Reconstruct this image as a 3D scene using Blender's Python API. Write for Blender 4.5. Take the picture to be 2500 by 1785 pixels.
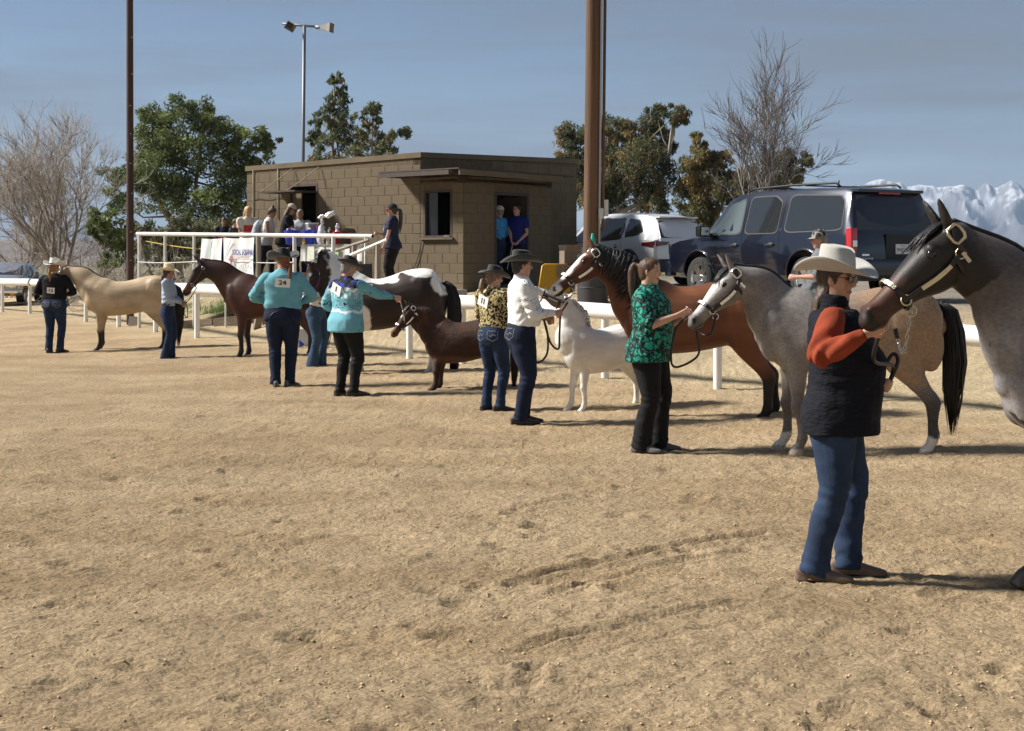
import bpy, bmesh, math, random
import numpy as np
from mathutils import Vector, Matrix

for o in list(bpy.data.objects):
    bpy.data.objects.remove(o)
scene = bpy.context.scene
COL = scene.collection
R = math.radians
PI = math.pi

# ------------------------------------------------------------------ camera
F_PX, CX, HOR, CAM_H = 3500.0, 1250.0, 638.0, 1.65
cam_d = bpy.data.cameras.new("camera")
cam_d.sensor_width = 36.0
cam_d.lens = 36.0 * F_PX / 2500.0
cam_d.shift_y = -(892.5 - HOR) / 2500.0
cam_d.clip_start, cam_d.clip_end = 0.1, 40000.0
cam = bpy.data.objects.new("camera", cam_d)
cam.location = (0, 0, CAM_H)
cam.rotation_euler = (R(90), 0, 0)
COL.objects.link(cam)
scene.camera = cam

# ------------------------------------------------------------------ sky
SUN_EL, SUN_AZ = R(40), R(-82)          # azimuth from +Y towards +X: the sun stands to the left, a little beyond the row
world = bpy.data.worlds.new("World")
scene.world = world
world.use_nodes = True
wn, wl = world.node_tree.nodes, world.node_tree.links
bg = wn["Background"]
sky = wn.new("ShaderNodeTexSky")
sky.sky_type = 'NISHITA'
sky.sun_disc = False
sky.sun_elevation = SUN_EL
sky.sun_rotation = SUN_AZ
sky.altitude = 2600
sky.air_density, sky.dust_density, sky.ozone_density = 1.0, 0.8, 1.0
tcw = wn.new("ShaderNodeTexCoord")
mapw = wn.new("ShaderNodeMapping")
mapw.inputs["Scale"].default_value = (1.5, 1.5, 13.0)
mapw.inputs["Rotation"].default_value = (0, R(4), 0)
ncl = wn.new("ShaderNodeTexNoise")
ncl.inputs["Scale"].default_value = 1.7
ncl.inputs["Detail"].default_value = 6.0
ncl.inputs["Roughness"].default_value = 0.55
rcl = wn.new("ShaderNodeValToRGB")
rcl.color_ramp.elements[0].position, rcl.color_ramp.elements[0].color = 0.38, (0.2, 0.2, 0.2, 1)
rcl.color_ramp.elements[1].position, rcl.color_ramp.elements[1].color = 0.60, (0.85, 0.85, 0.85, 1)
mixw = wn.new("ShaderNodeMixRGB")
mixw.inputs["Color2"].default_value = (2.35, 2.65, 3.0, 1)
wl.new(tcw.outputs["Generated"], mapw.inputs["Vector"])
wl.new(mapw.outputs["Vector"], ncl.inputs["Vector"])
wl.new(ncl.outputs["Fac"], rcl.inputs["Fac"])
wl.new(rcl.outputs["Color"], mixw.inputs["Fac"])
wl.new(sky.outputs["Color"], mixw.inputs["Color1"])
wl.new(mixw.outputs["Color"], bg.inputs["Color"])
bg.inputs["Strength"].default_value = 0.05

# ------------------------------------------------------------------ sun
sun_d = bpy.data.lights.new("sun", 'SUN')
sun_d.energy = 5.0
sun_d.angle = R(10.0)
sun_d.color = (1.0, 0.95, 0.87)
sun = bpy.data.objects.new("sun", sun_d)
sdir = Vector((math.sin(SUN_AZ) * math.cos(SUN_EL), math.cos(SUN_AZ) * math.cos(SUN_EL), math.sin(SUN_EL)))
sun.rotation_euler = sdir.to_track_quat('Z', 'Y').to_euler()
COL.objects.link(sun)

# ------------------------------------------------------------------ exposure and render settings
vs = scene.view_settings
vs.view_transform = 'Standard'
vs.look = 'None'
vs.exposure = 0.78
vs.gamma = 1.0
vs.use_curve_mapping = False
scene.render.engine = 'CYCLES'
cy = scene.cycles
cy.use_denoising = True
cy.max_bounces = 6
cy.diffuse_bounces = 3
cy.glossy_bounces = 3
cy.transmission_bounces = 4
cy.transparent_max_bounces = 6
cy.volume_bounces = 0
cy.sample_clamp_indirect = 4.0
cy.use_adaptive_sampling = True

# ------------------------------------------------------------------ helpers
def P(px, py, Y):
    """A point of the place at depth Y that the photograph shows at pixel (px, py)."""
    return Vector(((px - CX) / F_PX * Y, Y, CAM_H - (py - HOR) / F_PX * Y))

def PX(px, Y):
    return (px - CX) / F_PX * Y

def vnoise(p, seed=0):
    """Smooth value noise, p: n x 3 array, result in -1..1."""
    p = np.asarray(p, dtype=np.float64)
    i = np.floor(p).astype(np.int64)
    f = p - i
    u = f * f * f * (f * (f * 6 - 15) + 10)
    def h(a, b, c):
        n = (a * 374761393 + b * 668265263 + c * 2147483647 + seed * 1274126177) & 0xffffffff
        n = ((n ^ (n >> 13)) * 1274126177) & 0xffffffff
        n = ((n ^ (n >> 16)) * 2246822519) & 0xffffffff
        n = n ^ (n >> 15)
        return (n & 0xffffff) / float(0xffffff) * 2 - 1
    x, y, z = i[:, 0], i[:, 1], i[:, 2]
    def L(a, b, t):
        return a + (b - a) * t
    c00 = L(h(x, y, z), h(x + 1, y, z), u[:, 0]); c10 = L(h(x, y + 1, z), h(x + 1, y + 1, z), u[:, 0])
    c01 = L(h(x, y, z + 1), h(x + 1, y, z + 1), u[:, 0]); c11 = L(h(x, y + 1, z + 1), h(x + 1, y + 1, z + 1), u[:, 0])
    return L(L(c00, c10, u[:, 1]), L(c01, c11, u[:, 1]), u[:, 2])

def fbm(p, octaves=4, seed=0, gain=0.5):
    p = np.asarray(p, dtype=np.float64)
    a, s, out = 1.0, 1.0, 0.0
    for k in range(octaves):
        out = out + a * vnoise(p * s + 17.3 * k, seed + k)
        a *= gain; s *= 2.03
    return out

def sstep(a, b, x):
    t = np.clip((np.asarray(x, dtype=float) - a) / (b - a), 0, 1)
    return t * t * (3 - 2 * t)

# ---- objects
def tag(o, label=None, cat=None, group=None, kind=None):
    if label: o["label"] = label
    if cat: o["category"] = cat
    if group: o["group"] = group
    if kind: o["kind"] = kind
    return o

def empty(name, loc=(0, 0, 0), yaw=0.0, label=None, cat=None, group=None):
    o = bpy.data.objects.new(name, None)
    o.empty_display_size = 0.1
    o.location = loc
    o.rotation_euler = (0, 0, yaw)
    COL.objects.link(o)
    return tag(o, label, cat, group)

def link(name, me, parent=None, mat=None):
    o = bpy.data.objects.new(name, me)
    COL.objects.link(o)
    if parent is not None: o.parent = parent
    if mat is not None and not me.materials: me.materials.append(mat)
    return o

def smooth(me, on=True):
    me.polygons.foreach_set("use_smooth", [on] * len(me.polygons))

def auto_smooth(me, deg=35):
    """Smooth faces, sharp edges where the angle is over deg."""
    smooth(me, True)
    bm = bmesh.new(); bm.from_mesh(me)
    for e in bm.edges:
        if len(e.link_faces) == 2 and e.calc_face_angle(0) > R(deg): e.smooth = False
    bm.to_mesh(me); bm.free()

def mesh(verts, faces, smooth_=False):
    me = bpy.data.meshes.new("m")
    me.from_pydata([tuple(v) for v in verts], [], faces)
    if smooth_: smooth(me)
    me.update()
    return me

class MB:
    """Collects simple shapes into one mesh."""
    def __init__(s): s.v, s.f = [], []
    def add(s, verts, faces):
        b = len(s.v)
        s.v += [Vector(x) for x in verts]
        s.f += [[i + b for i in f] for f in faces]
        return s
    def box(s, c, d, rot=None, bev=0.0):
        x, y, z = d[0] / 2, d[1] / 2, d[2] / 2
        c = Vector(c)
        if bev <= 0:
            vs_ = [Vector((sx * x, sy * y, sz * z)) for sz in (-1, 1) for sy in (-1, 1) for sx in (-1, 1)]
            fs = [[0, 2, 3, 1], [4, 5, 7, 6], [0, 1, 5, 4], [2, 6, 7, 3], [0, 4, 6, 2], [1, 3, 7, 5]]
        else:
            bm = bmesh.new(); bmesh.ops.create_cube(bm, size=1)
            for v in bm.verts: v.co = Vector((v.co.x * d[0], v.co.y * d[1], v.co.z * d[2]))
            bmesh.ops.bevel(bm, geom=bm.edges[:], offset=bev, segments=2, affect='EDGES', profile=0.7)
            bm.verts.index_update()
            vs_ = [v.co.copy() for v in bm.verts]; fs = [[v.index for v in f.verts] for f in bm.faces]
            bm.free()
        M = rot if rot is not None else Matrix.Identity(3)
        return s.add([c + M @ v for v in vs_], fs)
    def tube(s, pts, r, n=8, closed=False, flat=None):
        """pts: points, r: radius or list of radii; flat=(vector) squashes the section across that vector."""
        pts = [Vector(p) for p in pts]
        m = len(pts)
        rr = r if isinstance(r, (list, tuple)) else [r] * m
        vs_, fs = [], []
        up = None
        for i, p in enumerate(pts):
            if closed: t = pts[(i + 1) % m] - pts[i - 1]
            else: t = pts[min(i + 1, m - 1)] - pts[max(i - 1, 0)]
            t = t.normalized() if t.length > 1e-9 else Vector((0, 0, 1))
            if up is None:
                up = Vector((0, 0, 1)) if abs(t.z) < 0.9 else Vector((1, 0, 0))
            a = t.cross(up)
            a = a.normalized() if a.length > 1e-6 else t.orthogonal().normalized()
            b = a.cross(t); up = b
            for k in range(n):
                th = 2 * math.pi * k / n
                vs_.append(p + a * (math.cos(th) * rr[i]) + b * (math.sin(th) * rr[i]))
        last = m if closed else m - 1
        for i in range(last):
            for k in range(n):
                j = (i + 1) % m
                fs.append([i * n + k, i * n + (k + 1) % n, j * n + (k + 1) % n, j * n + k])
        if not closed:
            fs.append(list(range(n))[::-1]); fs.append([(m - 1) * n + k for k in range(n)])
        return s.add(vs_, fs)
    def prism(s, poly, axis_vec, origin=(0, 0, 0), ax=(1, 0, 0), ay=(0, 0, 1)):
        """2-D polygon (u, v) in the plane ax, ay, extruded along axis_vec."""
        o, ax, ay, d = Vector(origin), Vector(ax), Vector(ay), Vector(axis_vec)
        n = len(poly)
        a = [o + ax * u + ay * v for u, v in poly]
        return s.add(a + [p + d for p in a],
                     [list(range(n))[::-1], list(range(n, 2 * n))] + [[i, (i + 1) % n, n + (i + 1) % n, n + i] for i in range(n)])
    def lathe(s, prof, c=(0, 0, 0), n=24, M=None, caps=True):
        c = Vector(c); M = M or Matrix.Identity(3)
        vs_, fs = [], []
        for r, z in prof:
            for k in range(n):
                th = 2 * math.pi * k / n
                vs_.append(c + M @ Vector((r * math.cos(th), r * math.sin(th), z)))
        for i in range(len(prof) - 1):
            for k in range(n):
                fs.append([i * n + k, i * n + (k + 1) % n, (i + 1) * n + (k + 1) % n, (i + 1) * n + k])
        if caps and prof[0][0] > 1e-6: fs.append(list(range(n))[::-1])
        if caps and prof[-1][0] > 1e-6: fs.append([(len(prof) - 1) * n + k for k in range(n)])
        return s.add(vs_, fs)
    def ball(s, c, r, M=None, n=12):
        r = (r, r, r) if not isinstance(r, (tuple, list)) else r
        c = Vector(c); M = M or Matrix.Identity(3)
        vs_, fs = [], []
        m = max(6, n // 2 + 1)
        for i in range(1, m):
            ph = math.pi * i / m
            for k in range(n):
                th = 2 * math.pi * k / n
                vs_.append(c + M @ Vector((r[0] * math.sin(ph) * math.cos(th), r[1] * math.sin(ph) * math.sin(th), r[2] * math.cos(ph))))
        b = len(vs_)
        vs_ += [c + M @ Vector((0, 0, r[2])), c + M @ Vector((0, 0, -r[2]))]
        for i in range(m - 2):
            for k in range(n):
                fs.append([i * n + k, (i + 1) * n + k, (i + 1) * n + (k + 1) % n, i * n + (k + 1) % n])
        for k in range(n):
            fs.append([b, k, (k + 1) % n]); fs.append([b + 1, (m - 2) * n + (k + 1) % n, (m - 2) * n + k])
        return s.add(vs_, fs)
    def loft(s, rows, up, sub=4, n=16, cap=0.5, e=1.0):
        """rows: (point, side radius, up radius, down radius); a tapered body through them, closed with round ends."""
        vs_, fs = loft_geo(rows, up, sub, n, cap, e)
        return s.add(vs_, fs)
    def me(s, sm=False):
        return mesh(s.v, s.f, sm)
    def build(s, name, mat, parent=None, sm=False, auto=None):
        m = s.me(sm)
        if auto: auto_smooth(m, auto)
        m.name = name
        return link(name, m, parent, mat)

def catmull(rows, sub):
    a = np.array([list(p) + list(r) for p, *r in rows], dtype=float)
    m = len(a)
    out = []
    for i in range(m - 1):
        p0, p1, p2, p3 = a[max(i - 1, 0)], a[i], a[i + 1], a[min(i + 2, m - 1)]
        for k in range(sub):
            t = k / sub
            q = 0.5 * ((2 * p1) + (-p0 + p2) * t + (2 * p0 - 5 * p1 + 4 * p2 - p3) * t * t + (-p0 + 3 * p1 - 3 * p2 + p3) * t ** 3)
            out.append(q)
    out.append(a[-1])
    out = np.array(out)
    out[:, 3:] = np.maximum(out[:, 3:], 0.002)
    return out

def loft_frames(rows, up, sub=4):
    a = catmull(rows, sub)
    m = len(a)
    fr = []
    for i in range(m):
        t = Vector(a[min(i + 1, m - 1), :3] - a[max(i - 1, 0), :3]).normalized()
        u = Vector(up(i / (m - 1)) if callable(up) else up)
        u = u - t * u.dot(t)
        u = u.normalized() if u.length > 1e-6 else t.orthogonal().normalized()
        sd = t.cross(u).normalized()
        fr.append((Vector(a[i, :3]), t, u, sd, a[i, 3], a[i, 4], a[i, 5]))
    return fr

def ring_pt(fr, ang, off=0.0, e=1.0):
    p, t, u, sd, rs, ru, rd = fr
    c, s_ = math.cos(ang), math.sin(ang)
    if e != 1.0:
        c = math.copysign(abs(c) ** e, c); s_ = math.copysign(abs(s_) ** e, s_)
    return p + sd * (c * (rs + off)) + u * (s_ * ((ru if s_ > 0 else rd) + off))

def loft_geo(rows, up, sub=4, n=16, cap=0.5, e=1.0):
    fr = loft_frames(rows, up, sub)
    if cap > 0:
        def capf(f, sgn):
            p, t, u, sd, rs, ru, rd = f
            r = min(rs, (ru + rd) / 2)
            return [(p + t * (sgn * cap * r * h), t, u, sd, rs * k, ru * k, rd * k) for h, k in ((0.55, 0.83), (0.9, 0.45))]
        fr = capf(fr[0], -1)[::-1] + fr + capf(fr[-1], 1)
    vs_, fs = [], []
    for f in fr:
        for k in range(n): vs_.append(ring_pt(f, 2 * math.pi * k / n, 0, e))
    m = len(fr)
    for i in range(m - 1):
        for k in range(n):
            fs.append([i * n + k, i * n + (k + 1) % n, (i + 1) * n + (k + 1) % n, (i + 1) * n + k])
    fs.append(list(range(n))[::-1]); fs.append([(m - 1) * n + k for k in range(n)])
    return vs_, fs

def fuse(mb, voxel, iters=4, factor=0.5):
    """Grow the collected overlapping bodies into one continuous surface."""
    me = mb.me()
    o = bpy.data.objects.new("tmp", me); COL.objects.link(o)
    md = o.modifiers.new("r", 'REMESH'); md.mode = 'VOXEL'; md.voxel_size = voxel
    if iters:
        ms = o.modifiers.new("s", 'SMOOTH'); ms.factor = factor; ms.iterations = iters
    dg = bpy.context.evaluated_depsgraph_get()
    out = bpy.data.meshes.new_from_object(o.evaluated_get(dg))
    bpy.data.objects.remove(o); bpy.data.meshes.remove(me)
    smooth(out)
    return out

def coords(me):
    a = np.empty(len(me.vertices) * 3); me.vertices.foreach_get("co", a)
    return a.reshape(-1, 3)

def normals(me):
    a = np.empty(len(me.vertices) * 3, dtype=np.float32); me.vertex_normals.foreach_get("vector", a)
    return a.reshape(-1, 3).astype(float)

def set_coords(me, a):
    me.vertices.foreach_set("co", np.ascontiguousarray(a, dtype=np.float64).ravel()); me.update()

def paint(me, rgb, name="Col"):
    """Point colours, rgb: n x 3."""
    at = me.color_attributes.new(name, 'FLOAT_COLOR', 'POINT')
    c = np.ones((len(rgb), 4), dtype=np.float32); c[:, :3] = rgb
    at.data.foreach_set("color", c.ravel())

def S(r, g, b):
    """sRGB 0-255 to linear."""
    def f(c):
        c /= 255.0
        return c / 12.92 if c <= 0.04045 else ((c + 0.055) / 1.055) ** 2.4
    return (f(r), f(g), f(b))

# ---- materials
_mats = {}
def mat(name, col=(0.5, 0.5, 0.5), rough=0.6, metal=0.0, spec=0.5, var=0.0, vscale=8.0, bump=0.0, bscale=40.0, attr=None,
        stretch=None, coat=0.0, sheen=0.0, trans=0.0, alpha=1.0, detail=4.0, sss=0.0, var2=None, ior=None):
    if name in _mats: return _mats[name]
    m = bpy.data.materials.new(name); m.use_nodes = True
    nt = m.node_tree; n, l = nt.nodes, nt.links
    b = n["Principled BSDF"]
    b.inputs["Base Color"].default_value = (*col, 1)
    b.inputs["Roughness"].default_value = rough
    b.inputs["Metallic"].default_value = metal
    b.inputs["Specular IOR Level"].default_value = spec
    b.inputs["Coat Weight"].default_value = coat
    b.inputs["Coat Roughness"].default_value = 0.05
    b.inputs["Sheen Weight"].default_value = sheen
    b.inputs["Sheen Roughness"].default_value = 0.5
    b.inputs["Transmission Weight"].default_value = trans
    b.inputs["Alpha"].default_value = alpha
    if ior: b.inputs["IOR"].default_value = ior
    if sss:
        b.inputs["Subsurface Weight"].default_value = sss
        b.inputs["Subsurface Radius"].default_value = (0.02, 0.008, 0.004)
    tc = n.new("ShaderNodeTexCoord")
    mp = n.new("ShaderNodeMapping")
    if stretch: mp.inputs["Scale"].default_value = stretch
    l.new(tc.outputs["Object"], mp.inputs["Vector"])
    src = None
    if attr:
        a = n.new("ShaderNodeAttribute"); a.attribute_name = attr; src = a.outputs["Color"]
    if var > 0:
        nz = n.new("ShaderNodeTexNoise"); nz.inputs["Scale"].default_value = vscale; nz.inputs["Detail"].default_value = detail
        l.new(mp.outputs["Vector"], nz.inputs["Vector"])
        mr = n.new("ShaderNodeMapRange")
        mr.inputs["From Min"].default_value, mr.inputs["From Max"].default_value = 0.25, 0.75
        mr.inputs["To Min"].default_value, mr.inputs["To Max"].default_value = 1 - var, 1 + var * 0.6
        l.new(nz.outputs["Fac"], mr.inputs["Value"])
        mx = n.new("ShaderNodeMixRGB"); mx.blend_type = 'MULTIPLY'; mx.inputs["Fac"].default_value = 1
        if src: l.new(src, mx.inputs["Color1"])
        else: mx.inputs["Color1"].default_value = (*col, 1)
        l.new(mr.outputs["Result"], mx.inputs["Color2"])
        src = mx.outputs["Color"]
        if var2:                       # a second colour in patches
            n2 = n.new("ShaderNodeTexNoise"); n2.inputs["Scale"].default_value = vscale * 0.37; n2.inputs["Detail"].default_value = 5
            l.new(mp.outputs["Vector"], n2.inputs["Vector"])
            r2 = n.new("ShaderNodeValToRGB")
            r2.color_ramp.elements[0].position, r2.color_ramp.elements[1].position = 0.48, 0.68
            l.new(n2.outputs["Fac"], r2.inputs["Fac"])
            m2 = n.new("ShaderNodeMixRGB"); m2.inputs["Color2"].default_value = (*var2, 1)
            l.new(r2.outputs["Color"], m2.inputs["Fac"]); l.new(src, m2.inputs["Color1"])
            src = m2.outputs["Color"]
    if src: l.new(src, b.inputs["Base Color"])
    if bump > 0:
        nb = n.new("ShaderNodeTexNoise"); nb.inputs["Scale"].default_value = bscale; nb.inputs["Detail"].default_value = 5
        l.new(mp.outputs["Vector"], nb.inputs["Vector"])
        bp = n.new("ShaderNodeBump"); bp.inputs["Strength"].default_value = bump; bp.inputs["Distance"].default_value = 0.02
        l.new(nb.outputs["Fac"], bp.inputs["Height"]); l.new(bp.outputs["Normal"], b.inputs["Normal"])
    _mats[name] = m
    return m

def text_mesh(name, body, size, mat_, parent, M, depth=0.002, spacing=1.0, shear=0.0, bold=0.0, fit=None):
    """Flat lettering, centred on M, as mesh; M maps (x right, y up, z out)."""
    cu = bpy.data.curves.new("t", 'FONT')
    cu.body = body; cu.size = size; cu.align_x = 'CENTER'; cu.align_y = 'CENTER'
    cu.extrude = depth; cu.space_character = spacing; cu.shear = shear; cu.offset = bold
    cu.resolution_u = 3
    o = bpy.data.objects.new("tmp", cu); COL.objects.link(o)
    dg = bpy.context.evaluated_depsgraph_get()
    me = bpy.data.meshes.new_from_object(o.evaluated_get(dg))
    bpy.data.objects.remove(o); bpy.data.curves.remove(cu)
    if fit:
        a = coords(me); w = a[:, 0].max() - a[:, 0].min(); h = a[:, 1].max() - a[:, 1].min()
        a[:, 0] *= fit[0] / w; a[:, 1] *= fit[1] / h; set_coords(me, a)
    me.transform(M)
    me.materials.clear()
    t = link(name, me, parent, mat_)
    return t

def frame_m(origin, x, y):
    """4x4 with columns x (right), y (up), z (out)."""
    x = Vector(x).normalized(); y = Vector(y); y = (y - x * y.dot(x)).normalized(); z = x.cross(y)
    M = Matrix((x, y, z)).transposed().to_4x4()
    M.translation = Vector(origin)
    return M

def lerp(a, b, t): return a + (b - a) * t
# ================================================================== the ground
RAIL = [(-420, 62.0, 640 + 96), (6, 43.2, 761), (73, 41.7, 765), (141, 38.8, 774), (210, 36.0, 782), (290, 33.2, 793), (380, 30.8, 803), (481, 28.4, 816),
        (597, 26.8, 829), (723, 25.2, 842), (856, 23.8, 856), (1000, 22.5, 871), (1130, 21.4, 884), (1245, 20.4, 896), (1477, 18.7, 928),
        (1752, 17.1, 960), (2040, 15.6, 998), (2370, 14.2, 1040), (2760, 12.9, 1090), (3300, 11.7, 1160)]
RAIL_XYZ = [P(px, py, Y) for px, Y, py in RAIL]
_ru = np.array([(px - CX) / F_PX for px, Y, py in RAIL]); _rY = np.array([Y for px, Y, py in RAIL])
_rp = np.array([[p.x, p.y] for p in RAIL_XYZ])

def rail_dist(x, y):
    """Signed distance to the rail line, positive outside the arena."""
    x, y = np.asarray(x, float), np.asarray(y, float)
    d = np.full(x.shape, 1e9)
    for (ax, ay), (bx, by) in zip(_rp[:-1], _rp[1:]):
        ex, ey = bx - ax, by - ay
        t = np.clip(((x - ax) * ex + (y - ay) * ey) / (ex * ex + ey * ey), 0, 1)
        d = np.minimum(d, np.hypot(x - ax - t * ex, y - ay - t * ey))
    yy = np.where(y > 0.5, y, 0.5)
    out = (y > np.interp(x / yy, _ru, _rY)) & (y > 0.5)
    return np.where(out, d, -d)

def ground_base(x, y):
    x, y = np.asarray(x, float), np.asarray(y, float)
    d = rail_dist(x, y)
    pad = 0.22 + 0.88 * sstep(-12, -7, x) - 0.14 * sstep(0.5, 3.5, x) * sstep(33, 29, y)
    z = 0.13 * sstep(-4, 0, d) + (pad - 0.13) * sstep(0.1, 5.5, d)
    far = np.hypot(x, y)
    val = sstep(0.06, 0.16, x / np.maximum(y, 1)) * sstep(75, 600, far)
    z = z - val * 30 - sstep(300, 2500, far) * 2
    return z

def ground_z(x, y):
    return float(ground_base(np.array([x]), np.array([y]))[0])

def axis(fine0, fine1, step, growth, end, turn=1e9, fast=1.3):
    a = list(np.arange(fine0, fine1, step)); s_ = step
    while a[-1] < end:
        s_ *= growth if a[-1] < turn else fast; a.append(a[-1] + s_)
    a[-1] = end
    return a

def build_ground():
    rx = axis(0, 3.2, 0.03, 1.04, 8000, 10, 1.16)
    xs = np.array([-v for v in rx[:0:-1]] + rx)
    ya = axis(4.6, 8.6, 0.03, 1.014, 8900, 32, 1.10)
    yb = [4.6 - v for v in axis(0, 0.4, 0.1, 1.35, 300)[:0:-1]]
    ys = np.array(yb + ya)
    X, Y = np.meshgrid(xs, ys)
    x, y = X.ravel(), Y.ravel()
    d = rail_dist(x, y)
    z = ground_base(x, y)
    near = (y > 3) & (y < 60) & (np.abs(x) < 25)
    p = np.stack([x, y, np.zeros_like(x)], 1)
    rel = np.zeros_like(x)
    pn = p[near]
    r = 0.006 * fbm(pn * 1.1, 2, 3) + 0.004 * fbm(pn * 4.5, 2, 5) + 0.009 * fbm(pn * 14.0, 3, 9, 0.65)
    # hoof prints and scuffs
    rng = np.random.default_rng(7)
    px_, py_ = pn[:, 0], pn[:, 1]
    order = np.argsort(py_); pys = py_[order]
    for k in range(420):
        cy_ = 4.8 + 24 * rng.random() ** 1.7
        cx_ = (rng.random() * 2 - 1) * (0.6 + 0.40 * cy_)
        R_ = rng.uniform(0.04, 0.085); dep = rng.uniform(0.006, 0.030)
        a0, a1 = np.searchsorted(pys, [cy_ - 0.3, cy_ + 0.3])
        ii = order[a0:a1]
        dx, dy = px_[ii] - cx_, py_[ii] - cy_
        th = rng.uniform(0, 6.28); el = rng.uniform(1.0, 1.6)
        q = np.hypot((dx * math.cos(th) + dy * math.sin(th)) / el, -dx * math.sin(th) + dy * math.cos(th)) / R_
        r[ii] += -dep * np.exp(-(q ** 4)) + dep * 0.45 * np.exp(-((q - 1.45) / 0.38) ** 2)
    # long drag grooves left by the harrow
    for (u0, v0, u1, v1, sag, w, dep) in ((1240, 1432, 1880, 1300, 0.10, 0.036, 0.042), (1290, 1472, 1900, 1330, 0.10, 0.03, 0.022), (1250, 1588, 1840, 1468, 0.06, 0.036, 0.038), (1420, 1612, 1900, 1500, 0.06, 0.025, 0.012),
                                         (1090, 1700, 1500, 1650, 0.05, 0.07, 0.035), (1250, 1248, 1560, 1185, 0.05, 0.05, 0.03),
                                         (700, 1130, 1350, 1085, 0.12, 0.06, 0.02), (300, 1080, 900, 1060, 0.1, 0.06, 0.018), (1700, 1520, 2300, 1600, 0.1, 0.07, 0.02)):
        A = P(u0, v0, CAM_H * F_PX / (v0 - HOR)); B = P(u1, v1, CAM_H * F_PX / (v1 - HOR))
        ab = np.array([B.x - A.x, B.y - A.y]); L = np.hypot(*ab); ab /= L
        s_ = (px_ - A.x) * ab[0] + (py_ - A.y) * ab[1]
        t_ = -(px_ - A.x) * ab[1] + (py_ - A.y) * ab[0] - sag * np.sin(np.clip(s_ / L, 0, 1) * math.pi) + 0.02 * vnoise(np.stack([s_ * 4, s_ * 0, s_ * 0], 1), 4)
        fade = sstep(-0.1, 0.25, s_) * sstep(L + 0.1, L - 0.25, s_)
        r += fade * (-dep * np.exp(-(t_ / w) ** 2) + dep * 0.6 * np.exp(-((np.abs(t_) - 2.1 * w) / w) ** 2)) * (0.7 + 0.5 * vnoise(np.stack([s_ * 7, t_ * 5, s_ * 0], 1), 8))
    rel[near] = r
    rel *= np.where(d > 0, 1.2, 1.0) * sstep(60, 40, y)
    # bank beyond the rail: gullies and lumps
    bank = sstep(0.2, 1.5, d) * sstep(60, 30, y)
    rel[near] += bank[near] * 0.035 * fbm(pn * 0.9, 4, 21)
    z = z + rel
    # colours of the soils
    sand = np.array((0.60, 0.446, 0.275)); dirt = np.array((0.64, 0.51, 0.325)); lot = np.array((0.33, 0.29, 0.24)); scrub = np.array((0.20, 0.18, 0.11))
    town = np.array((0.17, 0.16, 0.15)); green = np.array((0.10, 0.15, 0.035))
    col = np.tile(sand, (len(x), 1))
    def mix(c, m):
        nonlocal col
        col = col * (1 - m[:, None]) + np.asarray(c) * m[:, None]
    pp = p * 1.0
    damp = np.zeros_like(x); damp[near] = sstep(-0.2, 0.7, fbm(pn * np.array([0.55, 1.6, 1]), 3, 31))
    mix((0.45, 0.31, 0.17), damp * 0.45 * (d < 0.5))
    mix(dirt, sstep(-1.2, 1.0, d))
    mix(lot, sstep(4.0, 7.0, d) * sstep(0, 3, x))
    nz = np.zeros_like(x); nz[near] = fbm(pn * 0.8, 3, 41)
    gr = sstep(1.6, 2.4, d) * sstep(6.0, 4.2, d) * sstep(-9.8, -8.6, x + nz * 0.3) * sstep(-4.2, -5.2, x + nz * 0.3)
    mix(green, gr * sstep(-0.5, 0.2, nz))
    mix(scrub, sstep(9, 22, d) * sstep(30, 60, y))
    mix(town, sstep(200, 900, np.hypot(x, y)))
    nx = len(xs); ny = len(ys)
    idx = np.arange(nx * ny).reshape(ny, nx)
    quads = np.stack([idx[:-1, :-1], idx[:-1, 1:], idx[1:, 1:], idx[1:, :-1]], -1).reshape(-1, 4)
    me = bpy.data.meshes.new("ground")
    me.vertices.add(nx * ny); me.loops.add(quads.size); me.polygons.add(len(quads))
    me.vertices.foreach_set("co", np.stack([x, y, z], 1).ravel())
    me.loops.foreach_set("vertex_index", quads.ravel())
    me.polygons.foreach_set("loop_start", np.arange(0, quads.size, 4))
    me.update(calc_edges=True); smooth(me)
    paint(me, col)
    m = bpy.data.materials.new("sand"); m.use_nodes = True
    nt = m.node_tree; n, l = nt.nodes, nt.links; b = n["Principled BSDF"]
    b.inputs["Roughness"].default_value = 0.95; b.inputs["Specular IOR Level"].default_value = 0.15
    tc = n.new("ShaderNodeTexCoord")
    at = n.new("ShaderNodeAttribute"); at.attribute_name = "Col"
    def noise(sc, det=4, ro=0.55):
        q = n.new("ShaderNodeTexNoise"); q.inputs["Scale"].default_value = sc; q.inputs["Detail"].default_value = det; q.inputs["Roughness"].default_value = ro
        l.new(tc.outputs["Object"], q.inputs["Vector"]); return q.outputs["Fac"]
    def rng_(v, a, b_, lo=0.3, hi=0.7):
        q = n.new("ShaderNodeMapRange"); q.inputs["From Min"].default_value = lo; q.inputs["From Max"].default_value = hi
        q.inputs["To Min"].default_value = a; q.inputs["To Max"].default_value = b_; l.new(v, q.inputs["Value"]); return q.outputs["Result"]
    def mul(c, f):
        q = n.new("ShaderNodeMixRGB"); q.blend_type = 'MULTIPLY'; q.inputs["Fac"].default_value = 1
        l.new(c, q.inputs["Color1"]); l.new(f, q.inputs["Color2"]); return q.outputs["Color"]
    c = mul(at.outputs["Color"], rng_(noise(1.1, 6, 0.65), 0.80, 1.15))
    c = mul(c, rng_(noise(28, 5, 0.7), 0.68, 1.2))
    c = mul(c, rng_(noise(6, 7, 0.8), 0.80, 1.14))
    c = mul(c, rng_(noise(150, 2), 0.8, 1.18))
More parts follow.
